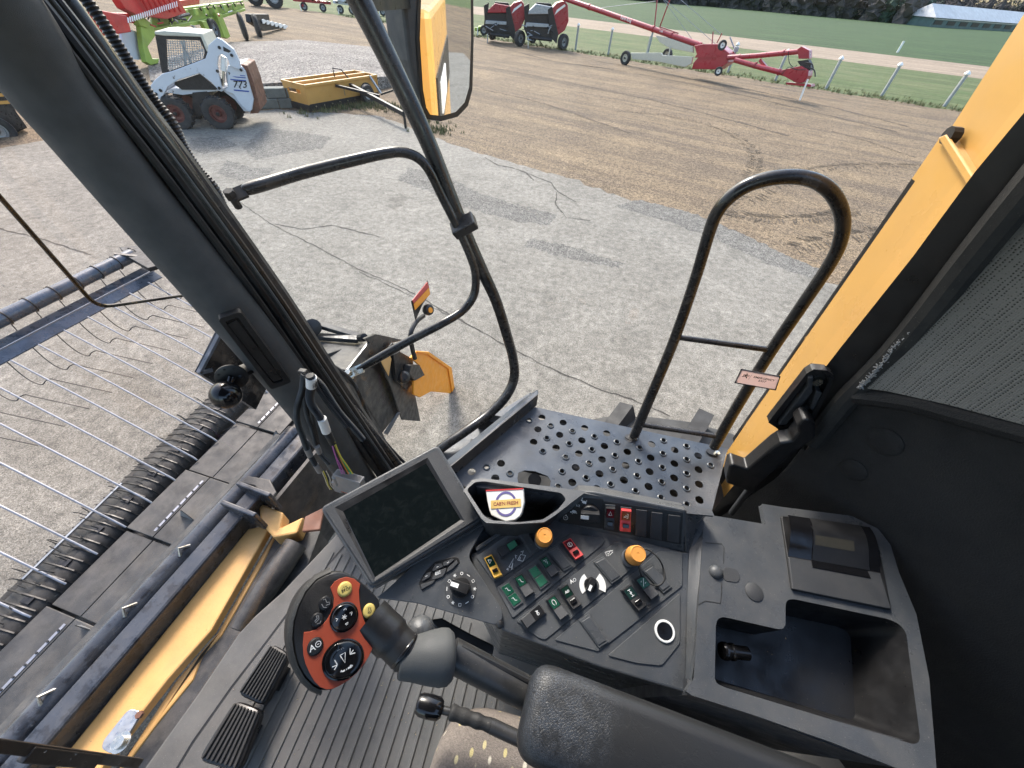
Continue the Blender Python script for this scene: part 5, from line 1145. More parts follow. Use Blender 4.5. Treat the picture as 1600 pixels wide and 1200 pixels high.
# toothed pickup roller
RZ = .72; r0, r1 = P(-10, 1055, z=RZ), P(402, 612, z=RZ); rd = (r1 - r0).normalized(); r0 = r0 - rd * 1.2; r1 = r1 + rd * .35; Lr_ = (r1 - r0).length
rs = V((rd.y, -rd.x, 0)); rs = rs if rs.x > 0 else -rs
cy = r0 - rs * .085; mb = MB(); mb.tube([cy, cy + rd * Lr_], .10, 18); hp('pickup_roller', mb, M['rubber'])
mb = MB(); mb.tube([cy - rs * .24 - UP * .04, cy - rs * .24 - UP * .04 + rd * Lr_], .05, 12); hp('front_roller', mb, M['rubber'])
mb = MB(); mb.prism([cy - rs * .26, cy - rs * .26 + rd * Lr_, cy + rd * Lr_ + UP * .05, cy + UP * .05], UP * -.012); hp('pickup_belt', mb, M['belt'])
random.seed(21); mb = MB(); nt = int(Lr_ / .034)
for i in range(nt):
    uu = i * .034
    for j, (off, hgt, dx) in enumerate(((-.24, .03, -.06), (-.16, .08, -.07), (-.08, .10, -.07), (.0, .105, -.05), (.10, .0, .10))):
        if (i + j) % 2 or (j < 3 and (i * 7 + j) % 3): continue
        p = cy + rd * (uu + random.uniform(-.008, .008)) + rs * off + UP * hgt; tip = p + rs * dx + UP * random.uniform(.0, .05) + rd * random.uniform(-.015, .015)
        mb.tube([p, (p + tip) / 2 + UP * .018, tip], .0032, 4)
hp('pickup_teeth', mb, M['hose'], kind='stuff')
for i in range(int(Lr_ / .21)):
    m_ = MB(); m_.box(cy + rd * (i * .21 + .05) + rs * -.005 + UP * .101, (.04, .06, .012), (rd, rs, UP)); hp('bolt_plate', m_, M['dark'], .002)
for i in range(int(Lr_ / .055)):
    m_ = MB(); m_.tube([cy + rd * (i * .055) + rs * x + UP * h for x, h in ((-.24, .03), (-.2, .05), (-.1, .095), (0, .108), (.07, .08), (.1, .03))], .006, 5); hp('lace_loop', m_, M['hose'])
m_ = MB(); m_.bar(cy + rs * -.16 + UP * .085 + rd * 1.6, cy + rs * -.16 + UP * .085 + rd * (Lr_ - 1.4), .014, .008); hp('wear_strip', m_, M['galv'])
# windguard: pipe, angle bar, silver rods, bent wire fingers
PZ, AZ = 1.34, 1.18
g0, g1 = P(0, 499, z=PZ), P(200, 402, z=PZ); gd = (g1 - g0).normalized(); g0 = g0 - gd * 3.0
mb = MB(); mb.tube([g0, g1 + gd * .05], .058, 18); hp('guard_pipe', mb, M['barblue'])
a0, a1 = P(0, 548, z=AZ), P(238, 424, z=AZ); ad = (a1 - a0).normalized(); a0 = a0 - ad * 3.2; an = V((ad.y, -ad.x, 0)); an = an if an.x > 0 else -an
mb = MB(); mb.prism([a0 - an * .07 + UP * .03, a1 - an * .07 + UP * .03, a1 + an * .01, a0 + an * .01], UP * .008); mb.prism([a0 + an * .02, a1 + an * .02, a1 + an * .09 - UP * .05, a0 + an * .09 - UP * .05], UP * .008); hp('angle_bar', mb, M['barblue'])
mb = MB(); mb.bar(a0 + an * .015 + UP * .012, a1 + an * .015 + UP * .012, .012, .012); hp('bar_ridge', mb, M['zinc'])
mb = MB(); mb.prism([P(*p, z=PZ) for p in ((190, 392), (230, 388), (252, 420), (235, 425), (205, 408))], UP * .04); hp('guard_bracket', mb, M['dark'], .005)
mb = MB(); mb.bar(P(180, 398, z=PZ + .05), P(250, 405, z=PZ), .03, .03); hp('guard_arm', mb, M['headk'])
ends = [P(x, y, z=.82) for x, y in ((93, 908), (143, 862), (193, 815), (235, 777), (270, 747), (307, 713), (337, 682), (362, 658))]
eo, ed_ = ends[0], (ends[-1] - ends[0]) / 7
starts = [P(x, y, z=AZ) for x, y in ((17, 563), (58, 540), (98, 517), (137, 495))]
so_, sd_ = starts[0], (starts[-1] - starts[0]) / 3
sr = {}
for k in range(-2, 12):                                       # rod 5 ends at ends index 5 for the one starting at (17, 563)
    s0 = so_ + sd_ * (k - 5); e0_ = eo + ed_ * k; mid = (s0 + e0_) / 2 + UP * .02
    m_ = MB(); m_.tube([s0, mid, e0_, e0_ + (e0_ - mid) * .03 - UP * .02], .0065, 7); hp('hold_down_rod', m_, M['zinc'])
fw = [(30, 468, PZ + .03), (47, 477, PZ - .05), (88, 522, 1.10), (117, 547, 1.0), (137, 556, .96), (143, 551, .97), (151, 548, .97), (163, 551, .96), (238, 568, .90)]
fb_ = [P(x, y, z=z_) for x, y, z_ in fw]
st2 = (P(103, 440, z=PZ) - P(68, 452, z=PZ)).dot(gd); st2 = .36
st2 = ((P(168, 405, z=PZ) - P(30, 468, z=PZ)).dot(gd)) / 4
for k in range(-6, 6):
    m_ = MB(); off = gd * st2 * k; pts_ = catmull([p + off for p in fb_], 4); m_.tube(pts_, .0042, 6)
    c = fb_[0] + off; cc_ = g0 + gd * (c - g0).dot(gd); m_.tube([cc_ + (an * math.cos(t_) + UP * math.sin(t_)) * .063 for t_ in [j * 2 * math.pi / 14 for j in range(15)]], .0055, 6, cap=False)
    hp('spring_finger', m_, M['tine'])
# ---------------------------------------------------------------- side console
zc = Z(720, 740, 4); zu = Z(840, 740, 5.333); zh = Z(480, 680, 4); zr = Z(1080, 760, 2.726)
Mq = Plane(P(783, 985, z=2.655), P(1068, 1080, z=2.655), P(1068, 862, z=2.70))     # switch panel
def T(mb, pl, pxs, h1, h0, mi=0, r=0):
    ps = [pl.q(x, y, h1) for x, y in pxs]
    if r: ps = rpoly(ps, r)
    return mb.prism(ps, -pl.n * (h1 - h0), mi)
# housing under everything
hous = [(733, 868), (800, 815), (870, 808), (1066, 862), (1078, 863), (1072, 1083), (1035, 1072), (935, 1042), (783, 985), (776, 965), (760, 930)]
hps = [Mq.q(x, y) for x, y in hous]
mb = MB(); mb.prism(hps, -Mq.n * .02)
low = [Mq.q(x, y) for x, y in ((735, 868), (800, 815), (1066, 862), (1072, 1083), (783, 985))]
mb.prism([p - Mq.n * .02 for p in (hps[0], hps[1], hps[2], hps[3], hps[5] + V((0, .012, 0)), hps[8] + V((0, .012, 0)))], (0, .03, -.5)); CO = cpart('side_console', mb, M['plastic'], .0035, bseg=3)
def kp(nm, mb, m, bevel=0, label=None, kind=None):
    o = mb.build(nm, m, CO, bevel=bevel)
    if label: o['label'] = label
    if kind: o['kind'] = kind
    return o
rows_ = [zc(95, 520, 132, 492, 355, 335, 425, 305, 640, 355, 622, 385, 212, 682), zc(222, 712, 690, 370, 905, 405, 890, 440, 325, 905), zc(343, 917, 962, 430, 1030, 435, 1200, 470, 1196, 490, 530, 1038, 490, 1030), zc(585, 1040, 1240, 485, 1385, 490, 1385, 702, 860, 1112), zc(918, 1138, 1372, 745, 1370, 1062, 1262, 1195, 1240, 1200, 1100, 1185)]
for r_ in rows_: mb = MB(); T(mb, Mq, r_, .0022, -.002, r=.004); kp('switch_plate', mb, M['inlay'], .0006)
mb = MB(); T(mb, Mq, zc(90, 462, 265, 345, 272, 365, 98, 485), .005, -.002, r=.002); kp('slot_cover', mb, M['plastic'], .001)
def quad_lerp(Q, u, v):                                        # Q = tl, tr, br, bl
    return (Q[0] * (1 - u) + Q[1] * u) * (1 - v) + (Q[3] * (1 - u) + Q[2] * u) * v
def sub(Q, u0, u1, v0, v1): return [quad_lerp(Q, u, v) for u, v in ((u0, v0), (u1, v0), (u1, v1), (u0, v1))]
ICON = {
 'arm': [[(.2, .8), (.2, .3), (.8, .6), (.2, .8)]], 'auto': 'AO', 'ring': [[(.5 + .3 * math.cos(t), .5 + .36 * math.sin(t)) for t in [k * .6 - 1.2 for k in range(10)]]],
 'zig': [[(.2, .75), (.5, .75), (.5, .35), (.8, .2)]], 'zag': [[(.2, .8), (.45, .8), (.45, .5), (.75, .5), (.6, .2)], [(.7, .8), (.85, .65)]],
 'axle': [[(.5, .1), (.5, .9)], [(.25, .9), (.75, .9)], [(.25, .1), (.75, .1)], [(.3, .5), (.7, .5)], [(.35, .35), (.65, .65)]],
 'slash': [[(.1, .1), (.9, .9)], [(.15, .65), (.35, .75)], [(.6, .3), (.85, .35)]], 'tri': [[(.2, .25), (.8, .25), (.5, .8), (.2, .25)]],
 'coup': [[(.15, .3), (.5, .3), (.5, .6), (.15, .3)], [(.6, .2), (.8, .2), (.8, .8), (.6, .8)], [(.5, .5), (.7, .5)]], 'park': [[(.5 + .4 * math.cos(t), .5 + .3 * math.sin(t)) for t in [k * .52 for k in range(13)]], [(.42, .3), (.42, .7), (.6, .62), (.42, .5)]]}
def icon(mb, Q, key, n, w=.0009, h=.0003, mi=0):
    Q = [p + n * h for p in Q]; I = ICON[key]
    if I == 'AO':
        o = quad_lerp(Q, .5, .5); ex = (Q[1] - Q[0] + Q[2] - Q[3]).normalized(); ey = n.cross(ex); s = (Q[1] - Q[0]).length
        put_text(mb, 'A', s * .62, o - ex * s * .2, ex, ey, mi, bold=.03)
        mb.ribbon([o + ex * (s * .2 + s * .17 * math.cos(t)) + ey * (s * .17 * math.sin(t)) for t in [k * .523 for k in range(13)]], w, n, mi); return
    for ln in I: mb.ribbon([quad_lerp(Q, x, 1 - y) for x, y in ln], w, n, mi)
def rocker(pl, pxs, kind, ic=None, label=None):
    """pxs: tl, tr, br, bl with the marked half at tl-tr"""
    Q = [pl.q(x, y, .0024) for x, y in pxs]; n = pl.n
    C = sum(Q, V()) / 4; Qo = [C + (p - C) * 1.10 for p in Q]
    mb = MB(); mb.prism([p + n * .0005 for p in Qo], n * .0022, 0)                    # collar
    if kind == 'blank':
        a = sub(Q, .06, .94, .04, .96); mb.prism([p + n * .0025 for p in a], n * .0016, 1)
        return kp('blank_cover', mb, [M['inlay'], M['plastic']], .0007)
    if kind == 'lamps':
        for v0, v1, mm in ((.04, .48, 1), (.52, .96, 2)):
            mb.prism([p + n * .0025 for p in sub(Q, .06, .94, v0, v1)], n * .0012, mm)
        if ic:
            icon(mb, [p + n * .0038 for p in sub(Q, .2, .8, .1, .42)], ic, n, mi=3)
            icon(mb, [p + n * .0038 for p in sub(Q, .2, .8, .58, .9)], ic, n, mi=3)
        return kp('indicator_pair', mb, [M['inlay'], M['green'] if ic else M['greenl'], M['green'] if ic else M['greenl'], M['white']], .0005)
    body, lens, grip = {'green': ('black', 'green', 'plastic_d'), 'plain': ('black', 'black', 'plastic_d'), 'lgreen': ('black', 'greenl', 'plastic_d'), 'yellow': ('ylw', 'dkgreen', 'ylw'), 'red': ('red', 'dkred', 'red'), 'dkgreen': ('black', 'dkgreen', 'black'), 'hazard': ('black', 'dkred', 'black')}[kind]
    a, b, c, d = [p + n * .0025 for p in Q]
    def w(u, v, h): return quad_lerp(Q, u, v) + n * (.0025 + h)
    prof = ((0, .0005), (.03, .0070), (.5, .0045), (.97, .0085), (1, .0005))          # rocker seen from the side
    mb.loft([[w(0, v, 0), w(0, v, h), w(1, v, h), w(1, v, 0)] for v, h in prof], 1, False, True)
    o_ = .0004
    mb.add([w(.1, .07, .0068 + o_), w(.9, .07, .0068 + o_), w(.9, .48, .0046 + o_), w(.1, .48, .0046 + o_)], [[0, 1, 2, 3]], 2)
    if kind in ('green', 'lgreen', 'plain'): mb.add([w(.04, .52, .0047 + o_), w(.96, .52, .0047 + o_), w(.96, .955, .0084 + o_), w(.04, .955, .0084 + o_)], [[0, 1, 2, 3]], 3)
    else: mb.prism([w(.2, .62, .0062), w(.8, .62, .0062), w(.8, .78, .0074), w(.2, .78, .0074)], n * .0035, 5)
    if ic: icon(mb, [w(.2, .10, .0067 + 2 * o_), w(.8, .10, .0067 + 2 * o_), w(.8, .44, .0049 + 2 * o_), w(.2, .44, .0049 + 2 * o_)], ic, n, mi=4)
    return kp('rocker_switch', mb, [M['inlay'], M[body], M[lens], M[grip], M['white'], M['gloss']], .0006, label)
def R(*c): return zc(*c)
rocker(Mq, R(145, 530, 193, 506, 262, 640, 212, 660), 'yellow', 'arm', 'yellow rocker switch with green symbol')
rocker(Mq, R(340, 412, 364, 452, 254, 532, 224, 478), 'lgreen')
rocker(Mq, R(362, 382, 410, 352, 490, 470, 438, 500), 'blank')
rocker(Mq, R(632, 432, 680, 405, 764, 515, 715, 545), 'red', 'park', 'red rocker switch on the switch panel')
rocker(Mq, R(245, 710, 298, 676, 384, 800, 330, 838), 'lamps', 'zig'); rocker(Mq, R(330, 652, 378, 626, 458, 745, 405, 780), 'green', 'zig')
rocker(Mq, R(418, 602, 468, 570, 550, 680, 496, 720), 'lamps'); rocker(Mq, R(487, 540, 530, 515, 612, 622, 565, 655), 'green', 'zag')
rocker(Mq, R(545, 492, 602, 460, 695, 575, 640, 605), 'blank'); rocker(Mq, R(490, 815, 528, 872, 410, 970, 372, 914), 'plain', 'auto')
rocker(Mq, R(532, 790, 580, 756, 672, 882, 620, 920), 'green', 'ring'); rocker(Mq, R(612, 720, 660, 690, 752, 820, 700, 855), 'dkgreen', 'auto')
rocker(Mq, R(835, 555, 893, 525, 1000, 642, 940, 682), 'blank'); rocker(Mq, R(1000, 730, 1054, 695, 1155, 826, 1105, 864), 'dkgreen', 'axle')
rocker(Mq, R(1080, 662, 1130, 635, 1232, 756, 1182, 796), 'green', 'slash'); rocker(Mq, R(1140, 612, 1196, 572, 1310, 704, 1260, 740), 'blank')
rocker(Mq, R(745, 922, 802, 885, 915, 1045, 860, 1080), 'blank')
# printed symbols on the panel
mb = MB()
def draw(pl, lines, w=.0011, h=.0030):
    for ln in lines: mb.ribbon([pl.q(x, y, h) for x, y in ln], w, pl.n)
draw(Mq, [R(300, 585, 330, 530, 318, 585, 300, 585), R(285, 600, 300, 595), R(290, 590, 296, 606), R(318, 600, 325, 560), R(355, 540, 375, 505, 405, 512, 388, 548, 355, 540), R(345, 530, 340, 508, 352, 515), R(375, 490, 392, 482, 385, 500), R(368, 540, 372, 522), R(905, 490, 925, 485, 950, 480), R(915, 515, 900, 492, 925, 500, 935, 480, 950, 490, 930, 510), R(925, 515, 920, 505)])
put_text(mb, 'A', .0085, Mq.q(*R(692, 675)[0], .003), (Mq.q(*R(715, 660)[0]) - Mq.q(*R(690, 676)[0])).normalized(), Mq.n.cross((Mq.q(*R(715, 660)[0]) - Mq.q(*R(690, 676)[0])).normalized()), bold=.03)
c = Mq.q(*R(711, 664)[0], .003); mb.ribbon(ellipse(c, Mq.ex, Mq.ey, .0024, .0024, 14) + [c + Mq.ex * .0024], .0008, Mq.n)
kp('panel_symbols', mb, M['white'], kind='stuff')
# selector knobs
def knob(pl, px, r, hgt, point, label=None, mats=('black', 'white')):
    """round knob with a raised grip bar that points at pixel `point`"""
    c = pl.q(*px, .0025); d = pl.q(*point, .0025) - c; d = (d - pl.n * d.dot(pl.n)).normalized(); s = pl.n.cross(d)
    mb = MB(); mb.lathe([(r, 0), (r, hgt * .35), (r * .92, hgt * .45), (0, hgt * .45)], c, pl.n, 28, 0)
    prof = [c + s * r * a + pl.n * h for a, h in ((-.55, hgt * .3), (-.42, hgt), (.42, hgt), (.55, hgt * .3))]
    L_ = [[p + d * r * u for p in prof] for u in (-.92, .98)]; mb.loft(L_, 0, False, True)
    mb.prism([c + d * r * .15 + s * r * .2 + pl.n * hgt * 1.01, c + d * r * .98 + s * r * .2 + pl.n * hgt * 1.01, c + d * r * .98 - s * r * .2 + pl.n * hgt * 1.01, c + d * r * .15 - s * r * .2 + pl.n * hgt * 1.01], pl.n * .0004, 1)
    return kp('selector_knob', mb, [M[mats[0]], M[mats[1]]], .001, label)
mb = MB(); cK = Mq.q(*R(818, 700)[0], .0028); ring = []
rr = (Mq.q(*R(745, 720)[0], .0028) - cK).length
d0 = (Mq.q(*R(845, 640)[0], .0028) - cK).normalized(); s0 = Mq.n.cross(d0)
for a0_, a1_, t0_, t1_ in ((-1.45, -.15, .7, 1.0), (1.1, 2.75, 1.0, .62)):
    o_, i_ = [], []
    for k in range(13):
        f = k / 12; an_ = a0_ + (a1_ - a0_) * f; ro = rr * (1.15 if a0_ < 0 else 1.0); ri = rr * .62
        o_.append(cK + d0 * math.cos(an_) * ro + s0 * math.sin(an_) * ro); i_.append(cK + d0 * math.cos(an_) * ri + s0 * math.sin(an_) * ri)
    mb.prism(o_ + i_[::-1], Mq.n * .0004)
kp('dial_scale', mb, M['white']); knob(Mq, R(810, 695)[0], .0115, .013, R(790, 745)[0], 'black knob with white crescent scale')
# push-pull throttle knobs (orange) on clear stems
def oknob(px, top, r):
    c = Mq.q(*px, .0025); ax = Mq.n; h = .034; ax0 = c
    mb = MB(); mb.lathe([(r * 1.02, 0), (r * 1.05, .004), (r * .80, .012), (r * .78, .016)], c, ax, 28, 0); mb.lathe([(r * .85, .014), (r * 1.0, .016), (r * 1.0, .022)], c, ax, 28, 1)
    mb.lathe([(r * .8, .02), (r * .8, .03)], c, ax, 20, 1); c = c + ax * .007; mb.lathe([(r * 1.04, .0215), (r * 1.08, .026), (r * .92, .046), (r * .85, .0485), (r * .80, .0492), (r * .76, .0484), (r * .14, .0484), (r * .12, .0478), (r * .06, .0478), (0, .0478)], c, ax, 32, 2)
    return kp('pull_knob', mb, [M['zinc'], M['black'], M['knoby']])
oknob((848, 845), 0, .0148); oknob((984, 872), 0, .0150)
# lighter socket with white ring
mb = MB(); c = Mq.q(*R(1273, 985)[0], .002); mb.lathe([(.0128, .0), (.0165, .0), (.0165, .0022), (.0155, .003), (.0132, .003), (.0128, .002), (.0122, -.002)], c, Mq.n, 32, 0); o = kp('power_socket', mb, [M['white']])
mb = MB(); mb.lathe([(.0126, .0024), (.0118, .0015), (.010, .0012), (.0095, .0012), (0, .0010)], c, Mq.n, 24, 0); mb.lathe([(.004, .0012), (.0035, .003), (0, .003)], c, Mq.n, 12, 0); kp('socket_well', mb, M['gloss'])
# hair tie over the second knob
ht = [zc(1140, 478, 1118, 520, 1112, 570, 1122, 620, 1148, 660, 1185, 690, 1230, 700, 1262, 680, 1274, 640, 1262, 580, 1235, 530, 1200, 495, 1165, 475)]
hp_ = [Mq.q(x, y, .006 if 3 < i < 10 else .020) for i, (x, y) in enumerate(ht[0])]
mb = MB(); mb.tube(catmull(hp_, 5, True), .0014, 8, closed=True); tag(mb.build('hair_tie', M['rubber']), 'thin black elastic hair tie looped by the right orange knob', 'hair tie')

# rear switch strip, facing the seat
b0, b1 = Mq.q(872, 815, .0), Mq.q(1066, 860, .0)
axu = (b1 - b0).normalized(); ny = (V((0, -.80, .60)) - axu * V((0, -.80, .60)).dot(axu)).normalized()
Uq = Plane(b0, b1, b0 + axu.cross(ny), up=ny)
if Uq.n.dot(ny) < 0: Uq.n = -Uq.n
ridge = [Uq.q(*p) for p in ((908, 768), (960, 775), (1069, 797))]
mb = MB(); mb.prism([Uq.q(*p) for p in ((858, 806), (904, 767), (930, 769), (1072, 797), (1070, 864), (935, 834), (880, 818))], -Uq.n * .03); US = cpart('rear_switch_bank', mb, M['plastic'], .003)
def up_(nm, mb, m, bevel=0, label=None):
    o = mb.build(nm, m, US, bevel=bevel)
    if label: o['label'] = label
    return o
_k = kp; kp = lambda nm, mb, m, bevel=0, label=None, kind=None: up_(nm, mb, m, bevel, label)
mb = MB(); T(mb, Uq, zu(175, 395, 385, 205, 548, 215, 542, 462, 195, 410), .0015, -.003, r=.003); up_('switch_plate', mb, M['black'], .0005)
mb = MB(); T(mb, Uq, zu(550, 230, 1215, 325, 1195, 592, 540, 468), .0012, -.003, r=.002); up_('switch_plate', mb, M['black'], .0005)
rocker(Uq, zu(568, 262, 643, 268, 632, 450, 557, 440), 'hazard', 'tri'); rocker(Uq, zu(694, 282, 776, 290, 768, 468, 680, 458), 'red', 'coup', 'red rocker switch on the rear switch bank')
for qd in (zu(822, 300, 912, 310, 905, 530, 812, 515), zu(950, 322, 1042, 332, 1035, 560, 938, 540), zu(1090, 344, 1192, 356, 1180, 580, 1078, 565)):
    mb = MB(); Q = [Uq.q(*p) for p in qd]; T(mb, Uq, qd, .0035, .001); up_('blank_cover', mb, M['plastic_d'], .0008)
kn = knob(Uq, zu(435, 330)[0], .0175, .018, zu(330, 320)[0], 'ribbed throttle knob between turtle and rabbit symbols')
mb = MB(); n = Uq.n
def bl(cx, cy, rx, ry, rot=0, N=12): c = Uq.q(*zu(cx, cy)[0], .003); sc = .00021; mb.prism(ellipse(c, Uq.ex, Uq.ey, rx * sc, ry * sc, N), n * .0002)
bl(305, 318, 22, 14); bl(278, 320, 8, 6); bl(325, 330, 5, 5); bl(290, 333, 5, 4); bl(388, 238, 20, 13); bl(368, 222, 8, 7); bl(400, 250, 6, 5); bl(372, 208, 3, 9); bl(408, 228, 4, 4)
c = Uq.q(*zu(233, 368)[0], .003); mb.ribbon(ellipse(c, Uq.ex, Uq.ey, .0042, .0042, 14) + [c + Uq.ex * .0042], .0008, n); mb.ribbon([c - Uq.ex * .002, c + Uq.ex * .002], .0008, n); mb.ribbon([c + Uq.ey * .004, c + Uq.ey * .0065], .002, n)
put_text(mb, '1/2', .0062, Uq.q(*zu(335, 268)[0], .003), Uq.ex, Uq.ey); o = up_('panel_symbols', mb, M['white']); o['kind'] = 'stuff'
kp = _k
# outer ridge and pocket
zt = ridge[0].z
def Rz(*c, z=None): return [P(c[i], c[i + 1], z=z if z is not None else zt) for i in range(0, len(c), 2)]
rz0 = P(735, 752, z=zt)
outer = Rz(727, 762, 738, 749, 750, 746, 905, 765, 1112, 796, 1116, 806, 1073, 800, 962, 778, 908, 771, 880, 792, 862, 808, 840, 812, 800, 815, 770, 815, 758, 818, 752, 800)
pk = Rz(729, 765, 742, 753, 757, 752, 877, 770, 885, 780, 872, 796, 848, 812, 812, 816, 768, 813, 756, 806)
pk = rpoly(pk, .006)
outr = Rz(724, 766, 738, 750, 752, 747, 905, 766, 1112, 796, 1116, 806, 1073, 802, 964, 780, 912, 771, 892, 786, 866, 806, 850, 816, 800, 819, 760, 817, 752, 810)
mb = MB(); mb.plate(outr, [pk], UP * -.005); RG = cpart('storage_pocket', mb, M['plastic'], .003)
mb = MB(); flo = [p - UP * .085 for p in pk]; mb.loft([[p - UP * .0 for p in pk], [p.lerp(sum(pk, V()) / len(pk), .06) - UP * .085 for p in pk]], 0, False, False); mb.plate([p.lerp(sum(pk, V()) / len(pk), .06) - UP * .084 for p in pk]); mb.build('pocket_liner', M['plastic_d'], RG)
mb = MB(); o0_, o1_ = Rz(722, 764)[0], Rz(1112, 796)[0]; mb.prism([Rz(738, 749)[0] - UP * .01, Rz(905, 765)[0] - UP * .01, Rz(1112, 797)[0] - UP * .01, Rz(1100, 806)[0] - UP * .01, Rz(900, 772)[0] - UP * .01, Rz(745, 757)[0] - UP * .01], UP * -.5); mb.build('outer_wall', M['plastic'], RG)
# freshener packet standing in the pocket
pc = P(790, 800, z=zt - .012); pn = (EYE - pc); pn = V((pn.x * .3 - .12, pn.y * .8, pn.z * .95)).normalized(); Fp = Plane(P(763, 800, pl=(pc, pn)), P(818, 798, pl=(pc, pn)), P(765, 765, pl=(pc, pn)), up=pn)
pk_px = zh(1115, 342, 1350, 330, 1356, 420, 1342, 480, 1330, 505, 1300, 530, 1240, 540, 1190, 520, 1150, 500, 1138, 470, 1125, 410)
FR = thing('freshener_packet', 'white paper packet printed CAB\'N FRESH standing in the console pocket', 'packet', pc)
mb = MB(); mb.prism([Fp.q(*p) for p in pk_px], -Fp.n * .012); mb.build('packet', M['packw'], FR, bevel=.0015)
fx_ = (Fp.q(*zh(1330, 425)[0]) - Fp.q(*zh(1150, 437)[0])).normalized(); fy_ = Fp.n.cross(fx_); fc = Fp.q(*zh(1241, 428)[0], .0008); wl_ = (Fp.q(*zh(1335, 425)[0]) - Fp.q(*zh(1148, 437)[0])).length
mb = MB(); mb.prism([fc + fx_ * a * wl_ / 2 + fy_ * b_ * wl_ * .13 for a, b_ in ((-1, -1), (1, -1), (1, 1), (-1, 1))], Fp.n * .0003); mb.build('print_band', M['packy'], FR)
mb = MB()
for s_ in (1, -1):
    mb.ribbon([fc + fx_ * math.cos(t) * wl_ * .33 + fy_ * math.sin(t) * s_ * wl_ * .36 for t in [.40 + k * .195 for k in range(13)]], wl_ * .07, Fp.n)
mb.build('print_ring', M['purple'], FR)
mb = MB(); put_text(mb, "CAB'N FRESH", wl_ * .155, fc + Fp.n * .0006, fx_, fy_, 0, sx=.90, bold=.018); mb.build('lettering', M['packred'], FR)
mb = MB(); mb.prism([Fp.q(*p, .0006) for p in zh(1116, 342, 1350, 330, 1350, 338, 1117, 351)], Fp.n * .0003); mb.build('top_line', M['red'], FR)

# ---------------------------------------------------------------- front wing of the console with climate knob, keypad
Hq = Plane(P(783, 975, z=2.668), P(600, 932, z=2.668), P(750, 830, z=2.695))
hv = [(586, 934), (600, 925), (700, 833), (745, 800), (762, 810), (758, 822), (735, 862), (733, 872), (760, 915), (782, 948), (786, 960), (784, 970), (774, 977), (650, 942)]
mb = MB(); hpz = [Hq.q(x, y) for x, y in hv]; mb.prism(rpoly(hpz, .008), -Hq.n * .018)
lo3 = [hpz[0], hpz[2], hpz[4], hpz[9], hpz[11], hpz[12], hpz[13]]; mb.prism([p + V((.006, .012, -.016)) for p in lo3], (.02, .05, -.075)); WG = cpart('climate_panel', mb, M['plastic'], .0035, bseg=3)
kp0 = kp; kp = lambda nm, mb, m, bevel=0, label=None, kind=None: mb.build(nm, m, WG, bevel=bevel)
mb = MB(); c = Hq.q(720, 920, .0006); mb.lathe([(.0275, 0), (.0275, .0005), (0, .0005)], c, Hq.n, 40); mb.build('dial_plate', M['plastic_d'], WG)
knob(Hq, (720, 918), .0165, .017, (703, 912))
mb = MB()
for k in range(12):
    th = k * .5236 + .2; rr_ = .0238; q_ = Hq.q(720, 920, .0014) + (Hq.ex * math.cos(th) + Hq.ey * math.sin(th)) * rr_; sh = k % 4
    d = (q_ - Hq.q(720, 920, .0014)).normalized(); s_ = Hq.n.cross(d)
    if sh == 0: mb.ribbon([q_ - s_ * .003, q_ + s_ * .003], .0011, Hq.n)
    elif sh == 1: mb.ribbon([q_ + d * .0022 * math.cos(t) + s_ * .0022 * math.sin(t) for t in [j * .78 for j in range(9)]], .0009, Hq.n)
    elif sh == 2:
        for t in (0, 1.05, 2.1): mb.ribbon([q_ + (d * math.cos(t) + s_ * math.sin(t)) * .0028, q_ - (d * math.cos(t) + s_ * math.sin(t)) * .0028], .0008, Hq.n)
    else: mb.ribbon([q_ - s_ * .002 - d * .002, q_ + s_ * .002 - d * .002, q_ + s_ * .002 + d * .002, q_ - s_ * .002 + d * .002, q_ - s_ * .002 - d * .002], .0008, Hq.n)
o = mb.build('dial_symbols', M['white'], WG); o['kind'] = 'stuff'
mb = MB(); T(mb, Hq, zh(695, 925, 740, 850, 800, 790, 920, 758, 945, 765, 955, 800, 715, 975), .0008, -.003, r=.002); mb.build('keypad_base', M['black'], WG, bevel=.0005)
for qd in (zh(708, 932, 800, 905, 785, 925, 715, 965), zh(718, 905, 742, 862, 775, 852, 768, 885, 722, 912), zh(780, 895, 800, 850, 870, 830, 862, 862, 845, 885, 785, 905), zh(780, 845, 800, 805, 840, 800, 848, 822, 790, 850), zh(850, 818, 848, 795, 905, 770, 918, 778, 880, 812), zh(868, 860, 880, 828, 935, 778, 942, 800, 905, 838)):
    mb = MB(); T(mb, Hq, qd, .0034, .0006); k_ = mb.build('key', M['plastic_d'], WG, bevel=.0006)
mb = MB(); cc_ = Hq.q(*zh(818, 862)[0], .0038); ex_ = (Hq.q(*zh(870, 840)[0]) - Hq.q(*zh(780, 880)[0])).normalized(); put_text(mb, 'ESC', .006, cc_, ex_, Hq.n.cross(ex_), bold=.02)
for (x, y) in ((745, 880), (815, 822), (880, 795)): c_ = Hq.q(*zh(x, y)[0], .0038); mb.ribbon([c_ - ex_ * .002, c_ + ex_ * .002], .0008, Hq.n)
mb.build('key_symbols', M['white'], WG)['kind'] = 'stuff'
mb = MB(); c = P(782, 975, z=2.665); mb.lathe([(.006, 0), (.006, .006), (.003, .008), (0, .008)], c, V((-.2, -.5, .8)), 12); mb.build('screw', M['black'], WG)
kp = kp0
mb = MB(); a_ = [P(x, y, z=2.60) for x, y in ((668, 968), (700, 1000), (742, 1020), (770, 1022), (772, 1008), (735, 990), (690, 965))]; mb.prism(a_, UP * -.02); mb.build('air_vent', M['black'], WG, bevel=.003)
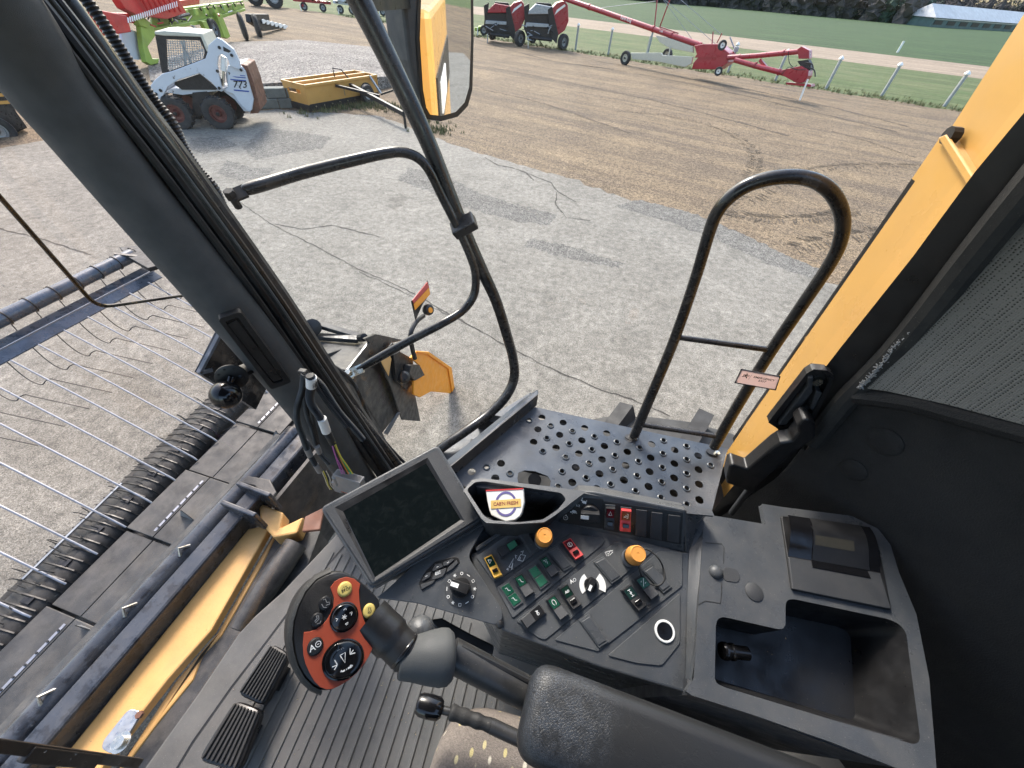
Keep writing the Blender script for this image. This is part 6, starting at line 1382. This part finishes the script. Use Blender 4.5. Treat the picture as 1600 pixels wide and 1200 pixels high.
# ---------------------------------------------------------------- monitor
mz = 2.70
Dq = Plane(P(570, 935, z=2.675), P(757, 828, z=2.690), P(500, 790, z=2.715))
mo = [(500, 792), (503, 786), (680, 694), (690, 694), (698, 702), (756, 808), (752, 820), (740, 828), (600, 918), (585, 912), (566, 905)]
mo = [(499, 793), (684, 694), (756, 812), (578, 918)]
mb = MB(); mb.prism(rpoly([Dq.q(x, y, .02) for x, y in mo], .012), -Dq.n * .03); MN = cpart('monitor', mb, M['plastic'], .004, bseg=3)
mb = MB(); mb.plate([Dq.q(x, y, .0225) for x, y in ((508, 797), (683, 703), (748, 809), (582, 911))], [[Dq.q(x, y, .0225) for x, y in ((523, 793), (668, 715), (726, 814), (585, 908))]], -Dq.n * .002); mb.build('bezel', M['plastic_d'], MN)
sm, t, bs = new_mat('screen_glass'); t.link(t.mix(t.ramp(t.noise(45, 6, .75, None, 1.0), [(.50, 0.), (.85, 1.)]), (.0045, .0065, .007), (.014, .017, .017)), bs.inputs['Base Color']); bs.inputs['Specular IOR Level'].default_value = .12
n_ = t.ramp(t.noise(60, 5, .7), [(.45, .03), (.75, .16)]); t.link(n_, bs.inputs['Roughness'])
mb = MB(); mb.plate([Dq.q(x, y, .0206) for x, y in ((534, 796), (668, 717), (724, 814), (586, 907))]); mb.build('screen', sm, MN)
mb = MB(); mb.loft([[Dq.q(x, y, .0226) for x, y in ((523, 793), (668, 715), (726, 814), (585, 908))], [Dq.q(x, y, .0207) for x, y in ((536, 799), (666, 724), (720, 812), (586, 902))]], 0, False, False); mb.build('bezel_slope', M['black'], MN)
mb = MB(); mb.prism([Dq.q(x, y, -.01) for x, y in ((520, 800), (684, 712), (745, 810), (590, 905))], (.01, .02, -.08)); cpart('monitor_base', mb, M['plastic'], .01)
mb = MB(); mb.prism(rpoly([Hq.q(x, y, .003) for x, y in ((578, 922), (760, 818), (775, 812), (745, 800), (640, 820), (560, 880))], .01), -Hq.n * .02); cpart('monitor_foot', mb, M['plastic'], .006)

# ---------------------------------------------------------------- armrest console block with tray and printer (behind the switch panel)
Bq_ = Plane(P(1102, 806, z=2.715), P(1430, 900, z=2.715), P(1085, 1085, z=2.685))
ob = [(1100, 803), (1196, 819), (1190, 787), (1222, 792), (1330, 806), (1372, 826), (1392, 852), (1405, 895), (1432, 960), (1452, 1060), (1464, 1210), (1400, 1200), (1300, 1160), (1180, 1118), (1080, 1086), (1072, 1080), (1084, 1060)]
tray = zr(105, 590, 112, 565, 135, 555, 370, 608, 392, 606, 402, 590, 402, 500, 412, 482, 440, 480, 840, 565, 885, 585, 915, 620, 975, 1070, 968, 1092, 945, 1098, 140, 855, 110, 840, 100, 820)
pr_ = zr(385, 128, 420, 128, 700, 170, 760, 185, 792, 240, 850, 525, 432, 438, 412, 300)
mb = MB(); mb.plate([Bq_.q(x, y) for x, y in ob], [rpoly([Bq_.q(x, y) for x, y in tray], .006)], -Bq_.n * .012); BK = cpart('rear_console', mb, M['plastic'], .004, bseg=3)
tp = rpoly([Bq_.q(x, y) for x, y in tray], .006); tc_ = sum(tp, V()) / len(tp)
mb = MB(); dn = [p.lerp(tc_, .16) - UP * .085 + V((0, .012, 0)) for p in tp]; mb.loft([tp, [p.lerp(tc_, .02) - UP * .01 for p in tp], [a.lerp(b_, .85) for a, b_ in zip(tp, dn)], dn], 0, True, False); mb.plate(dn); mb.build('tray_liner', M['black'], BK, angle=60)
mb = MB(); f_ = [Bq_.q(x, y) for x, y in (ob[0], ob[1], ob[3], ob[4], ob[7], ob[8], ob[10])]; mb.prism([p - Bq_.n * .012 for p in [Bq_.q(*ob[10]), Bq_.q(*ob[11]), Bq_.q(*ob[13]), Bq_.q(*ob[14]), Bq_.q(*ob[14]) + V((0, .02, 0)), Bq_.q(*ob[10]) + V((0, .03, 0))]], (0, .03, -.5)); mb.build('side_panel', M['plastic_d'], BK)
mb = MB(); w0 = [Bq_.q(x, y, .001) for x, y in ((1100, 803), (1110, 806), (1096, 1070), (1082, 1080))]; e0_ = Mq.q(1078, 865); e1_ = Mq.q(1070, 1083)
mb.loft([[Bq_.q(1101, 804), Mq.q(1077, 860)], [Bq_.q(1096, 900), Mq.q(1074, 930)], [Bq_.q(1090, 1000), Mq.q(1072, 1020)], [Bq_.q(1078, 1083), Mq.q(1070, 1084)]], 0, True, False, False); mb.build('step_wall', M['plastic'], BK)
mb = MB(); mb.prism([Uq.q(1069, 797), Bq_.q(1100, 803), Bq_.q(1099, 830), Mq.q(1078, 866), Uq.q(1070, 864)], (.0, .012, -.01)); mb.build('corner_fillet', M['plastic'], BK, bevel=.003)
# printer
mb = MB(); T(mb, Bq_, zr(383, 125, 420, 128, 700, 168, 762, 185, 800, 250, 855, 528, 430, 440, 408, 290), .004, -.01, r=.004); PR = mb.build('printer', M['black'], BK, bevel=.0015)
cyl0 = [Bq_.q(x, y, .003) for x, y in zr(400, 128, 412, 297)]; cyl1 = [Bq_.q(x, y, .003) for x, y in zr(745, 180, 805, 368)]
L0 = []; 
for k in range(10):
    t_ = k / 9; hh = .016 * math.sin(math.pi * (.12 + .88 * t_) ** .8) * (1 - .25 * t_); L0.append([cyl0[0].lerp(cyl0[1], t_) + Bq_.n * max(hh, .001), cyl1[0].lerp(cyl1[1], t_) + Bq_.n * max(hh, .001)])
mb = MB(); mb.loft(L0, 0, True, False, False); mb.build('printer_hood', M['gloss'], BK)
mb = MB(); W0 = [[a.lerp(b_, .26) + Bq_.n * .0012, a.lerp(b_, .88) + Bq_.n * .0012] for a, b_ in L0]; mb.loft(W0, 0, True, False, False); mb.build('printer_window', M['black'], BK)
mb = MB(); mb.loft([[a.lerp(b_, .28) + Bq_.n * .0016, a.lerp(b_, .72) + Bq_.n * .0016] for a, b_ in L0[4:7]], 0, True, False, False); mb.build('dimmed_paper_strip', mat('paper_seen_dimly', (.030, .027, .019), .5), BK)  # flat strip over the window, its dimness put into the colour
mb = MB(); T(mb, Bq_, zr(415, 300, 806, 370, 852, 522, 432, 436), .007, .002, r=.002); mb.build('printer_flap', M['plastic_d'], BK, bevel=.001)
mb = MB(); T(mb, Bq_, zr(512, 312, 752, 360, 766, 392, 518, 345), .0082, .006); mb.build('tear_bar', M['gloss'], BK, bevel=.0005)
mb = MB(); c = Bq_.q(*zr(268, 450)[0], .0005); mb.lathe([(.0145, 0), (.0145, .001), (.0135, .0016), (0, .0016)], c, Bq_.n, 30, k2=1.0); mb.build('blanking_disc', M['plastic_d'], BK)
mb = MB()
for ln in (zr(60, 240, 130, 245, 140, 260, 138, 330), zr(130, 410, 130, 450, 125, 498, 60, 488, 30, 505)): mb.ribbon([Bq_.q(x, y, .0006) for x, y in ln], .0012, Bq_.n)
mb.build('flap_gap', M['foam'], BK)
mb = MB(); c = Bq_.q(*zr(105, 365)[0], .0); mb.lathe([(.012 * math.cos(th), .009 * math.sin(th)) for th in [k * math.pi / 16 for k in range(9)]], c, Bq_.n, 20); mb.build('flap_catch', M['plastic'], BK)
mb = MB(); T(mb, Bq_, zr(138, 340, 195, 352, 212, 385, 200, 410, 138, 402), .0012, -.001, r=.008); mb.build('finger_slot', M['plastic_d'], BK, bevel=.0005)
mb = MB(); a_, b_ = P(*zr(130, 700)[0], z=2.655), P(*zr(240, 712)[0], z=2.65); mb.lathe([(.012, 0), (.0135, .003), (.0135, .008), (.011, .010), (.011, .014), (.013, .016), (.013, .020), (.0105, .022), (.0105, .045), (0, .045)], a_, b_ - a_, 20); mb.build('tray_socket', M['gloss'], BK)
# ---------------------------------------------------------------- seat, armrest, lever, handle
ST = thing('operator_seat', 'operator seat with patterned cushion, worn black armrest and orange-faced control handle', 'seat', (.1, -.15, 2.1))
m, t, bs = new_mat('seat_fabric'); v = t.n.new('ShaderNodeTexVoronoi'); v.inputs['Scale'].default_value = 70; v.inputs['Randomness'].default_value = .3; mp = t.n.new('ShaderNodeMapping'); mp.inputs['Scale'].default_value = (1, .55, 1); mp.inputs['Rotation'].default_value = (0, 0, .5); t.link(t.co(), mp.inputs['Vector']); t.link(mp.outputs[0], v.inputs['Vector'])
dots = t.ramp(v.outputs['Distance'], [(.16, 1.), (.24, 0.)]); br = t.mix(t.ramp(v.outputs['Color'], [(.35, 0.), (.6, 1.)]), (.55, .50, .40), (.45, .38, .18))
t.link(t.mix(dots, t.mix(t.ramp(t.noise(350, 2), [(.3, 0.), (.7, 1.)]), (.13, .11, .095), (.20, .17, .145)), br), bs.inputs['Base Color']); bs.inputs['Roughness'].default_value = .95; t.link(t.bump(t.noise(600, 2), .6, .002), bs.inputs['Normal']); M['seat'] = m
sc_ = P(735, 1178, z=2.60); loops = []
for k in range(9):
    f = k / 8; h = .0 - .12 * (1 - f); r_ = .30 * (math.sin(math.pi / 2 * min(1, 1 - (f ** 3) * .35)))
    loops.append(rpoly([V((-.075 + .03 * f ** 4, .052 - .03 * f ** 4, 0)), V((.60, .052 - .03 * f ** 4, 0)), V((.60, -.55, 0)), V((-.075 + .03 * f ** 4, -.55, 0))], .09, 8)); loops[-1] = [p + V((0, 0, 2.60 + .0 - .13 * (1 - math.sin(f * math.pi / 2)))) for p in loops[-1]]
mb = MB(); mb.loft(loops, 0, True, True); mb.build('cushion', M['seat'], ST, angle=80, bevel=0)
mb = MB(); mb.box((.27, -.25, 2.35), (.5, .4, .3)); mb.build('seat_base', M['black'], ST, bevel=.02)
# armrest
AZ_ = 2.872
ar = [(800, 1158), (812, 1120), (822, 1062), (838, 1041), (866, 1034), (900, 1038), (1000, 1082), (1150, 1142), (1300, 1198), (1440, 1252)]
top = [P(x, y, z=AZ_) for x, y in ar]; dA = (top[-1] - top[4]).normalized(); sA = V((dA.y, -dA.x, 0)); sA = sA if sA.y < 0 else -sA
fr_ = P(812, 1090, z=AZ_); aL = .42; o_a = P(852, 1034, z=AZ_); wA = .088
dA = (P(1300, 1202, z=AZ_) - P(862, 1036, z=AZ_)); dA.z = 0; dA.normalize(); sA = V((dA.y, -dA.x, 0)); sA = sA if sA.y < 0 else -sA
o_a = P(862, 1034, z=AZ_) - dA * .018
lo_a = []
for h, ins in ((-.062, .010), (-.058, .003), (-.045, .0), (-.016, .0), (-.006, .004), (-.0015, .010), (0, .018)):
    q4 = [o_a + dA * ins + sA * ins, o_a + dA * (aL - ins) + sA * ins, o_a + dA * (aL - ins) + sA * (wA - ins), o_a + dA * ins + sA * (wA - ins)]
    lo_a.append([p + UP * h for p in rpoly(q4, .026, 7)])
lm_, t, bs = new_mat('worn_leatherette'); v = t.n.new('ShaderNodeTexVoronoi'); v.feature = 'DISTANCE_TO_EDGE'; v.inputs['Scale'].default_value = 420; t.link(t.co(), v.inputs['Vector'])
ds = t.n.new('ShaderNodeVectorMath'); ds.operation = 'DISTANCE'; t.link(t.co(), ds.inputs[0]); ds.inputs[1].default_value = tuple(o_a + dA * .03 + sA * .03)
wr = t.ramp(ds.outputs['Value'], [(.03, 1.), (.075, 0.)]); big = t.mix(1.0, wr, t.ramp(t.noise(60, 4, .7), [(.40, .25), (.60, 1.)]), 'MULTIPLY'); cr = t.ramp(v.outputs['Distance'], [(.02, 0.), (.12, 1.)])
t.link(t.mix(big, (.0095, .010, .011), t.mix(cr, (.005, .005, .006), (.034, .040, .050))), bs.inputs['Base Color']); bs.inputs['Roughness'].default_value = .46
gr_ = t.mix(big, t.mix(.5, t.ramp(t.noise(900, 3), [(.3, .4), (.7, .6)]), t.ramp(t.noise(35, 5, .7, None, 1.5), [(.45, .3), (.5, .6)])), cr); t.link(t.bump(gr_, .4, .0008), bs.inputs['Normal']); M['leather'] = lm_
mb = MB(); mb.loft(lo_a, 0, True, True); mb.build('armrest', M['leather'], ST, angle=60)
mb = MB(); mb.bar(o_a + dA * .03 + sA * .044 - UP * .075, o_a + dA * .4 + sA * .044 - UP * .075, .05, .03); mb.build('armrest_frame', M['black'], ST, bevel=.004)
mb = MB(); mb.bar(o_a + dA * .12 + sA * .06 - UP * .08, o_a + dA * .14 + sA * .05 - UP * .45, .05, .04); mb.build('armrest_post', M['black'], ST, bevel=.004)
# shaft from the armrest to the handle
s0_ = P(840, 1108, z=2.815); s1_ = P(700, 1035, z=2.825)
s0_ = P(855, 1100, t=.475); s1_ = P(705, 1022, t=.47)
mb = MB(); mb.tube([s1_, s1_.lerp(s0_, .5), s0_ + (s0_ - s1_) * .2], .0185, 28); mb.build('control_shaft', M['paint_k'], ST)
mb = MB(); mb.tube([P(720, 1012, t=.468), P(858, 1082, t=.470)], .005, 10); mb.build('shaft_groove', M['black'], ST)
z9 = Z(440, 880, 3.75)
# boot: a rounded cap over the shaft
bo0 = P(*z9(700, 560)[0], t=.437); bo1 = P(*z9(985, 545)[0], t=.452); ba = (bo1 - bo0).normalized(); Lb_ = (bo1 - bo0).length
mb = MB(); mb.lathe([(.0185, -.002), (.020, .0), (.0225, Lb_ * .25), (.0265, Lb_ * .55), (.0290, Lb_ * .80), (.0285, Lb_ * .95), (.024, Lb_ * 1.05), (.012, Lb_ * 1.10), (0, Lb_ * 1.11)], bo0, ba, 32); mb.build('shaft_boot', M['pillar'], ST, angle=80)
mb = MB(); a_ = P(*z9(810, 400)[0], t=.47); mb.lathe([(.018 * math.sin(th), -.018 * math.cos(th)) for th in [math.pi * k / 10 for k in range(11)]], a_, UP, 20); mb.build('pivot_ball', M['plastic'], ST)
# handle head: traced face plate with a deep rounded shell
hc = P(520, 985, t=.415); hn = (EYE - hc).normalized(); hn = (hn + V((.22, -.05, .10))).normalized(); Jq = Plane(hc, P(560, 985, pl=(hc, hn)), P(520, 940, pl=(hc, hn)), up=hn)
hd = z9(290, 52, 370, 48, 450, 88, 520, 150, 575, 212, 582, 270, 560, 340, 545, 440, 515, 510, 480, 575, 390, 672, 340, 722, 290, 748, 240, 745, 190, 720, 140, 670, 100, 600, 80, 520, 70, 440, 75, 340, 100, 250, 140, 170, 205, 95)
base = catmull([Jq.q(x, y) for x, y in hd], 3, True); cb = sum(base, V()) / len(base); back = (P(470, 990, t=.47) - hc); back = back - hn * back.dot(hn)
sh_ = -Jq.ex * .010
LP = []
for dpt, sc2 in ((0, .955), (.0015, .985), (.005, 1.0), (.014, 1.0), (.022, .96), (.028, .82)):
    LP.append([cb + (p - cb) * sc2 - hn * dpt + sh_ * min(1, dpt / .02) for p in base])
mb = MB(); mb.loft(LP, 0, True, True); HH = mb.build('control_handle', M['black'], ST, angle=50)
mb = MB(); LP = []
rim_px = z9(290, 50, 205, 92, 140, 165, 98, 250, 70, 340, 62, 440, 72, 520, 95, 600, 135, 672, 185, 722, 240, 748)
for u_ in range(len(rim_px)): 
    p = Jq.q(*rim_px[u_], .0); o2_ = (p - cb).normalized(); LP.append([p, p + o2_ * .003 - hn * .002, p + o2_ * .0052 - hn * .008, p + o2_ * .003 - hn * .016, p - hn * .018])
mb.loft(LP, 0, True, False, False); mb.build('grip_rim', M['rubber'], ST, angle=70)
def J(nm, pxs, h1, h0, m, bev=.0005, r=0, mi=0): mb = MB(); T(mb, Jq, pxs, h1, h0, 0, r); return mb.build(nm, m, HH, bevel=bev)
op = z9(285, 142, 310, 108, 340, 90, 380, 80, 425, 92, 460, 122, 452, 160, 455, 215, 462, 270, 480, 330, 508, 395, 546, 446, 535, 490, 510, 545, 475, 600, 440, 642, 392, 685, 340, 716, 300, 735, 262, 740, 225, 725, 190, 690, 162, 640, 140, 590, 128, 540, 124, 480, 130, 404, 165, 400, 200, 388, 232, 365, 262, 335, 285, 295, 302, 255, 306, 205)
mb = MB(); mb.prism([Jq.q(x, y, .0002) for x, y in op], Jq.n * .0014); mb.build('face_plate', M['orange'], HH, bevel=.0004)
# the thumb side of the head
def btn(x, y, rx, ry, h, m, dish=False, nm='button'):
    c = Jq.q(*z9(x, y)[0], .0016); ax_ = Jq.q(*z9(x + rx, y)[0], .0016) - c; a = ax_.length; b_ = (Jq.q(*z9(x, y + ry)[0], .0016) - c).length; e1 = ax_.normalized(); e2 = Jq.n.cross(e1)
    mb = MB(); pr2 = [(1.10, 0, 1), (1.10, .0008, 1), (1.02, .0014, 1), (1.0, .0006, 0), (.97, h * .8, 0), (.88, h, 0), (.6, h * (.6 if dish else 1.03), 0)]
    lps = [ellipse(c + Jq.n * hh_, e1, e2, a * s_, b_ * s_, 28) for s_, hh_, _ in pr2]; mb.loft(lps, 0, True, True); o = mb.build(nm, m, HH, angle=50); o['_c'] = 0; return c + Jq.n * (h * (.62 if dish else 1.04) + .0002), e1, e2, a, b_
fy = {}
w_ = .0008
def sym(lines, ctr, s, w=.0008, m='white', nm='button_symbol'):
    c, e1, e2, a, b_ = ctr; mb = MB()
    rt = Jq.ex; tt = Jq.n.cross(rt); th = R_(28); r1 = rt * math.cos(th) + tt * math.sin(th); r2 = Jq.n.cross(r1)
    for ln in lines: mb.ribbon([c + r1 * x * s + r2 * y * s for x, y in ln], w, Jq.n)
    mb.build(nm, M[m], HH)
c_ = btn(370, 152, 38, 42, .002, M['btny']); sym([[(-.8, .1), (-.1, .7), (-.1, -.4), (-.8, .1)], [(.1, .5), (.6, .5)], [(.3, .1), (.7, .1)]], c_, .0045, .0005, 'dark')
mbx = MB(); r1 = Jq.ex * math.cos(R_(28)) + Jq.n.cross(Jq.ex) * math.sin(R_(28)); put_text(mbx, 'STOP', .0042, c_[0] + r1 * .001 - Jq.n.cross(r1) * .0012, r1, Jq.n.cross(r1), bold=.01); mbx.build('button_symbol', M['dark'], HH)
c_ = btn(512, 278, 32, 40, .002, M['btny']); sym([[(-.5, -.5), (0, .8), (.5, .5), (.1, -.2), (-.5, -.5)], [(-.2, -.7), (.4, -.5), (.6, 0)]], c_, .0042, .0006, 'dark')
c_ = btn(256, 234, 36, 40, .0016, M['black']); sym([[(-.3, .9), (.2, .9), (.3, 0), (.8, -.1), (.8, -.6), (0, -.5)], [(-.8, .2), (-.6, -.7), (0, -1)]], c_, .0045, .0006, 'grey')
c_ = btn(207, 332, 34, 40, .0016, M['black']); sym([[(0, .9), (.5, .7), (.4, 0), (-.4, -.4), (-.5, 0), (.1, .3), (0, .9)], [(-.2, -.8), (.5, -.9), (.7, -.5)]], c_, .0045, .0006, 'grey')
c_ = btn(197, 488, 42, 50, .0018, M['black']); mbx = MB(); put_text(mbx, 'A', .0085, c_[0] - r1 * .003, r1, Jq.n.cross(r1), bold=.01); q_ = c_[0] + r1 * .003 + Jq.n.cross(r1) * .001; r2 = Jq.n.cross(r1)
mbx.ribbon([q_ + r1 * .0026 * math.cos(t_) + r2 * .0026 * math.sin(t_) for t_ in [k * .48 for k in range(14)]], .0007, Jq.n); mbx.ribbon([q_ - r1 * .001, q_ + r1 * .001], .0007, Jq.n); mbx.build('button_symbol', M['white'], HH)
c_ = btn(366, 315, 74, 82, .0035, M['gloss'], True, 'four_way_button')
sym([[(-.3, 0), (.3, 0)], [(-.15, .26), (.15, -.26)], [(-.15, -.26), (.15, .26)], [(-1, .35), (-.75, .15), (-1, .0)], [(.7, .1), (1.05, .2), (.8, -.2)], [(-.1, -.8), (.1, -1.1), (.25, -.75), (-.1, -.8)], [(.1, .8), (.5, .95), (.4, .7)]], c_, .0085, .0007)
c_ = btn(362, 562, 108, 112, .0045, M['gloss'], True, 'rocker_pad')
sym([[(-.18, .4), (.22, .4), (.02, -.25), (-.18, .4)], [(.5, .1), (.95, .35)], [(.5, .1), (.92, -.0)], [(.5, .1), (.62, .5)], [(-.5, -.1), (-.95, -.05)], [(-.5, -.1), (-.9, -.4)], [(-.5, -.1), (-.6, .3)]], c_, .0135, .0009)
sym([[(-.45, -.72), (-.1, -.72)], [(-.3, -.62), (-.45, -.72), (-.3, -.82)], [(.1, -.72), (.45, -.72)], [(.3, -.62), (.45, -.72), (.3, -.82)], [(-.02, -.72), (.02, -.72)]], c_, .0135, .0016)
sym([[(-.3, .8), (-.1, .8)], [(.1, .8), (.4, .8)], [(.2, .88), (.1, .8), (.2, .72)], [(0, .72), (.05, .9)]], c_, .0135, .0006, 'grey')
# neck from the head to the boot
n0 = P(*z9(568, 370)[0], t=.446); n1 = P(*z9(660, 455)[0], t=.443); n2 = P(*z9(750, 545)[0], t=.44)
mb = MB(); mb.tube(catmull([n0 - (n1 - n0) * .55, n0, n1, n2], 6), [.023] * 6 + [.0225] * 6 + [.020] * 6 + [.0185], 28); mb.build('handle_neck', M['black'], ST)
mb = MB(); mb.lathe([(.0195, -.001), (.0202, .0), (.0202, .002), (.0195, .003)], P(*z9(715, 510)[0], t=.4395), (n2 - n1), 28); mb.build('neck_ring', M['gloss'], ST)
# small lever under the shaft with moulded knob and rubber grip
k0, k1 = P(*z9(790, 820)[0], t=.56), P(*z9(945, 860)[0], t=.56); ka = (k1 - k0).normalized(); LK = (k1 - k0).length
mb = MB(); mb.lathe([(.004, 0), (.0115, .002), (.0142, .007), (.0150, LK * .5), (.0142, LK * .85), (.010, LK * .98), (.004, LK)], k0, ka, 20, k2=.85); LV = mb.build('lever_knob', M['gloss'], ST)
l1, l2, l3 = P(*z9(985, 868)[0], t=.56), P(*z9(1250, 960)[0], t=.555), P(*z9(1500, 1080)[0], t=.55)
mb = MB(); mb.tube([k1 - ka * .004, l1 + (l2 - l1) * .1], .0055, 12); mb.build('lever_stem', M['paint_k'], ST); mb = MB(); mb.tube([l2 - (l2 - l1) * .1, l3], .0095, 14); mb.build('lever_rod', M['paint_k'], ST)
la_ = (l2 - l1).normalized(); LL = (l2 - l1).length; prof = [(.007, 0), (.0098, .002)] + [(.0100 + .0007 * math.cos(k * math.pi / 2.2) - .0016 * k / 14, .004 + (LL - .008) * k / 14) for k in range(15)] + [(.009, LL)]
mb = MB(); mb.lathe(prof, l1, la_, 18); mb.build('lever_grip', M['rubber'], ST, angle=80)
# ---------------------------------------------------------------- loose wiring harness hanging by the pillar
z3w = Z(300, 460, 3.478)
WH = thing('wiring_harness', 'loose black wiring harness with unplugged grey connectors hanging beside the pillar', 'wiring harness', P(500, 690, y=.5))
def W(pts, tt): return catmull([P(x, y, y=tt) for x, y in pts], 6)
mb = MB(); conduit(mb, W(z3w(640, 440, 655, 480, 640, 540, 650, 600, 690, 660, 720, 720, 745, 770), .50), .0105, pitch=.004); mb.build('ribbed_hose', M['hose'], WH)
for pts, yy, r in ((z3w(610, 430, 600, 520, 570, 620, 575, 700, 600, 770, 625, 840, 655, 900, 690, 960), .51, .0085), (z3w(620, 440, 612, 540, 622, 640, 655, 740, 675, 820, 700, 870, 745, 920), .515, .0075), (z3w(630, 440, 640, 560, 650, 650, 670, 750, 690, 830), .52, .006), (z3w(640, 435, 700, 490, 740, 550, 800, 640, 870, 720, 930, 790), .54, .009), (z3w(640, 435, 690, 520, 760, 620, 840, 720), .53, .007)):
    mb = MB(); conduit(mb, W(pts, yy), r, pitch=.0045); mb.build('ribbed_hose', M['hose'], WH)
for a_, b_, r in ((z3w(648, 450)[0], z3w(648, 498)[0], .0112), (z3w(705, 675)[0], z3w(730, 745)[0], .0112), (z3w(625, 838)[0], z3w(642, 875)[0], .009), (z3w(672, 925)[0], z3w(695, 962)[0], .009), (z3w(680, 825)[0], z3w(692, 860)[0], .0075)):
    yy = .50 if r > .01 else .51
    mb = MB(); mb.tube([P(*a_, y=yy), P(*b_, y=yy)], r * 1.02, 16); mb.build('label_sleeve', M['connector'] if r < .01 else M['white'], WH)
mb = MB(); mb.tube([P(*z3w(735, 750)[0], y=.50), P(*z3w(765, 808)[0], y=.50)], .0095, 14); mb.build('tape_wrap', M['rubber'], WH)
for k, (nm, dx) in enumerate((('wire_p', -18), ('wire_p', -10), ('hose', -4), ('wire_o', 4), ('wire_g', 12), ('wire_y', 18), ('hose', 0))):
    mb = MB(); mb.tube(W(z3w(765 + dx * .5, 800, 790 + dx * .9, 860 + (k % 3) * 8, 815 + dx * 1.2, 920, 845 + dx * 1.6, 975), .50), .0017, 6); mb.build('wire', M[nm], WH)
for k, nm in enumerate(('wire_w', 'wire_y', 'hose', 'wire_w')):
    mb = MB(); mb.tube(W(z3w(705 + k * 8, 960, 722 + k * 9, 1000, 735 + k * 6, 1035, 750 + k * 8, 1060), .51), .0015, 6); mb.build('wire', M[nm], WH)
c0, c1 = P(*z3w(850, 985)[0], y=.50), P(*z3w(885, 1075)[0], y=.49); ca = (c1 - c0).normalized(); cs = (P(*z3w(900, 970)[0], y=.5) - P(*z3w(815, 1000)[0], y=.5)); ws = cs.length; cs = (cs - ca * cs.dot(ca)).normalized(); cn = ca.cross(cs); Lc = (c1 - c0).length
mb = MB(); mb.box((c0 + c1) / 2, (Lc, ws, .022), (ca, cs, cn)); mb.box(c0 + ca * .004, (.008, ws * 1.06, .026), (ca, cs, cn)); cp = mb.build('plug_connector', M['connector'], WH, bevel=.002)
mb = MB(); mb.box(c1 + ca * .002, (.006, ws * .98, .021), (ca, cs, cn)); mb.build('plug_seal', M['seal'], cp, bevel=.001)
c2 = P(*z3w(795, 1040)[0], y=.51); mb = MB(); mb.box(c2, (.05, .03, .02), (ca, cs, cn)); mb.tube([P(*z3w(775, 990)[0], y=.505), c2], .009, 12); mb.build('plug_connector', M['connector'], WH, bevel=.002)
mb = MB(); mb.box(P(*z3w(606, 428)[0], y=.515), (.02, .014, .02)); mb.build('cable_clip', M['black'], WH, bevel=.003)

# chaff and grit on the mat and in the corners of the console
random.seed(77); mb = MB()
def bit(p, n, s):
    a = random.uniform(0, 6.28); e1 = n.cross(V((math.cos(a), math.sin(a), .1))).normalized(); e2 = n.cross(e1); l = s * random.uniform(.5, 2.2); w = s * random.uniform(.2, .5)
    mb.add([p + e1 * l, p + e2 * w, p - e1 * l, p - e2 * w, p + n * w * 1.2], [[0, 1, 4], [1, 2, 4], [2, 3, 4], [3, 0, 4]], random.randrange(2))
for i in range(520):
    x, y = random.uniform(-.66, .1), random.uniform(-.5, .5)
    if x < fx(y) + .02: continue
    bit(V((x, y, 2.1012)), UP, random.uniform(.0008, .0028))
for i in range(260):
    u = random.random(); p = Mq.q(random.uniform(780, 1060), random.uniform(840, 1040), .0027); bit(p, Mq.n, random.uniform(.0002, .0007))
for i in range(160): bit(Bq_.q(random.uniform(1095, 1420), random.uniform(820, 1180), .0004), Bq_.n, random.uniform(.0002, .0007)) if random.random() < .35 else bit(Hq.q(random.uniform(640, 770), random.uniform(850, 960), .0008), Hq.n, random.uniform(.0002, .0006))
tag(mb.build('chaff', [mat('chaff_straw', (.34, .26, .14), .8), mat('grit', (.20, .18, .15), .8)], recalc=False), kind='stuff')
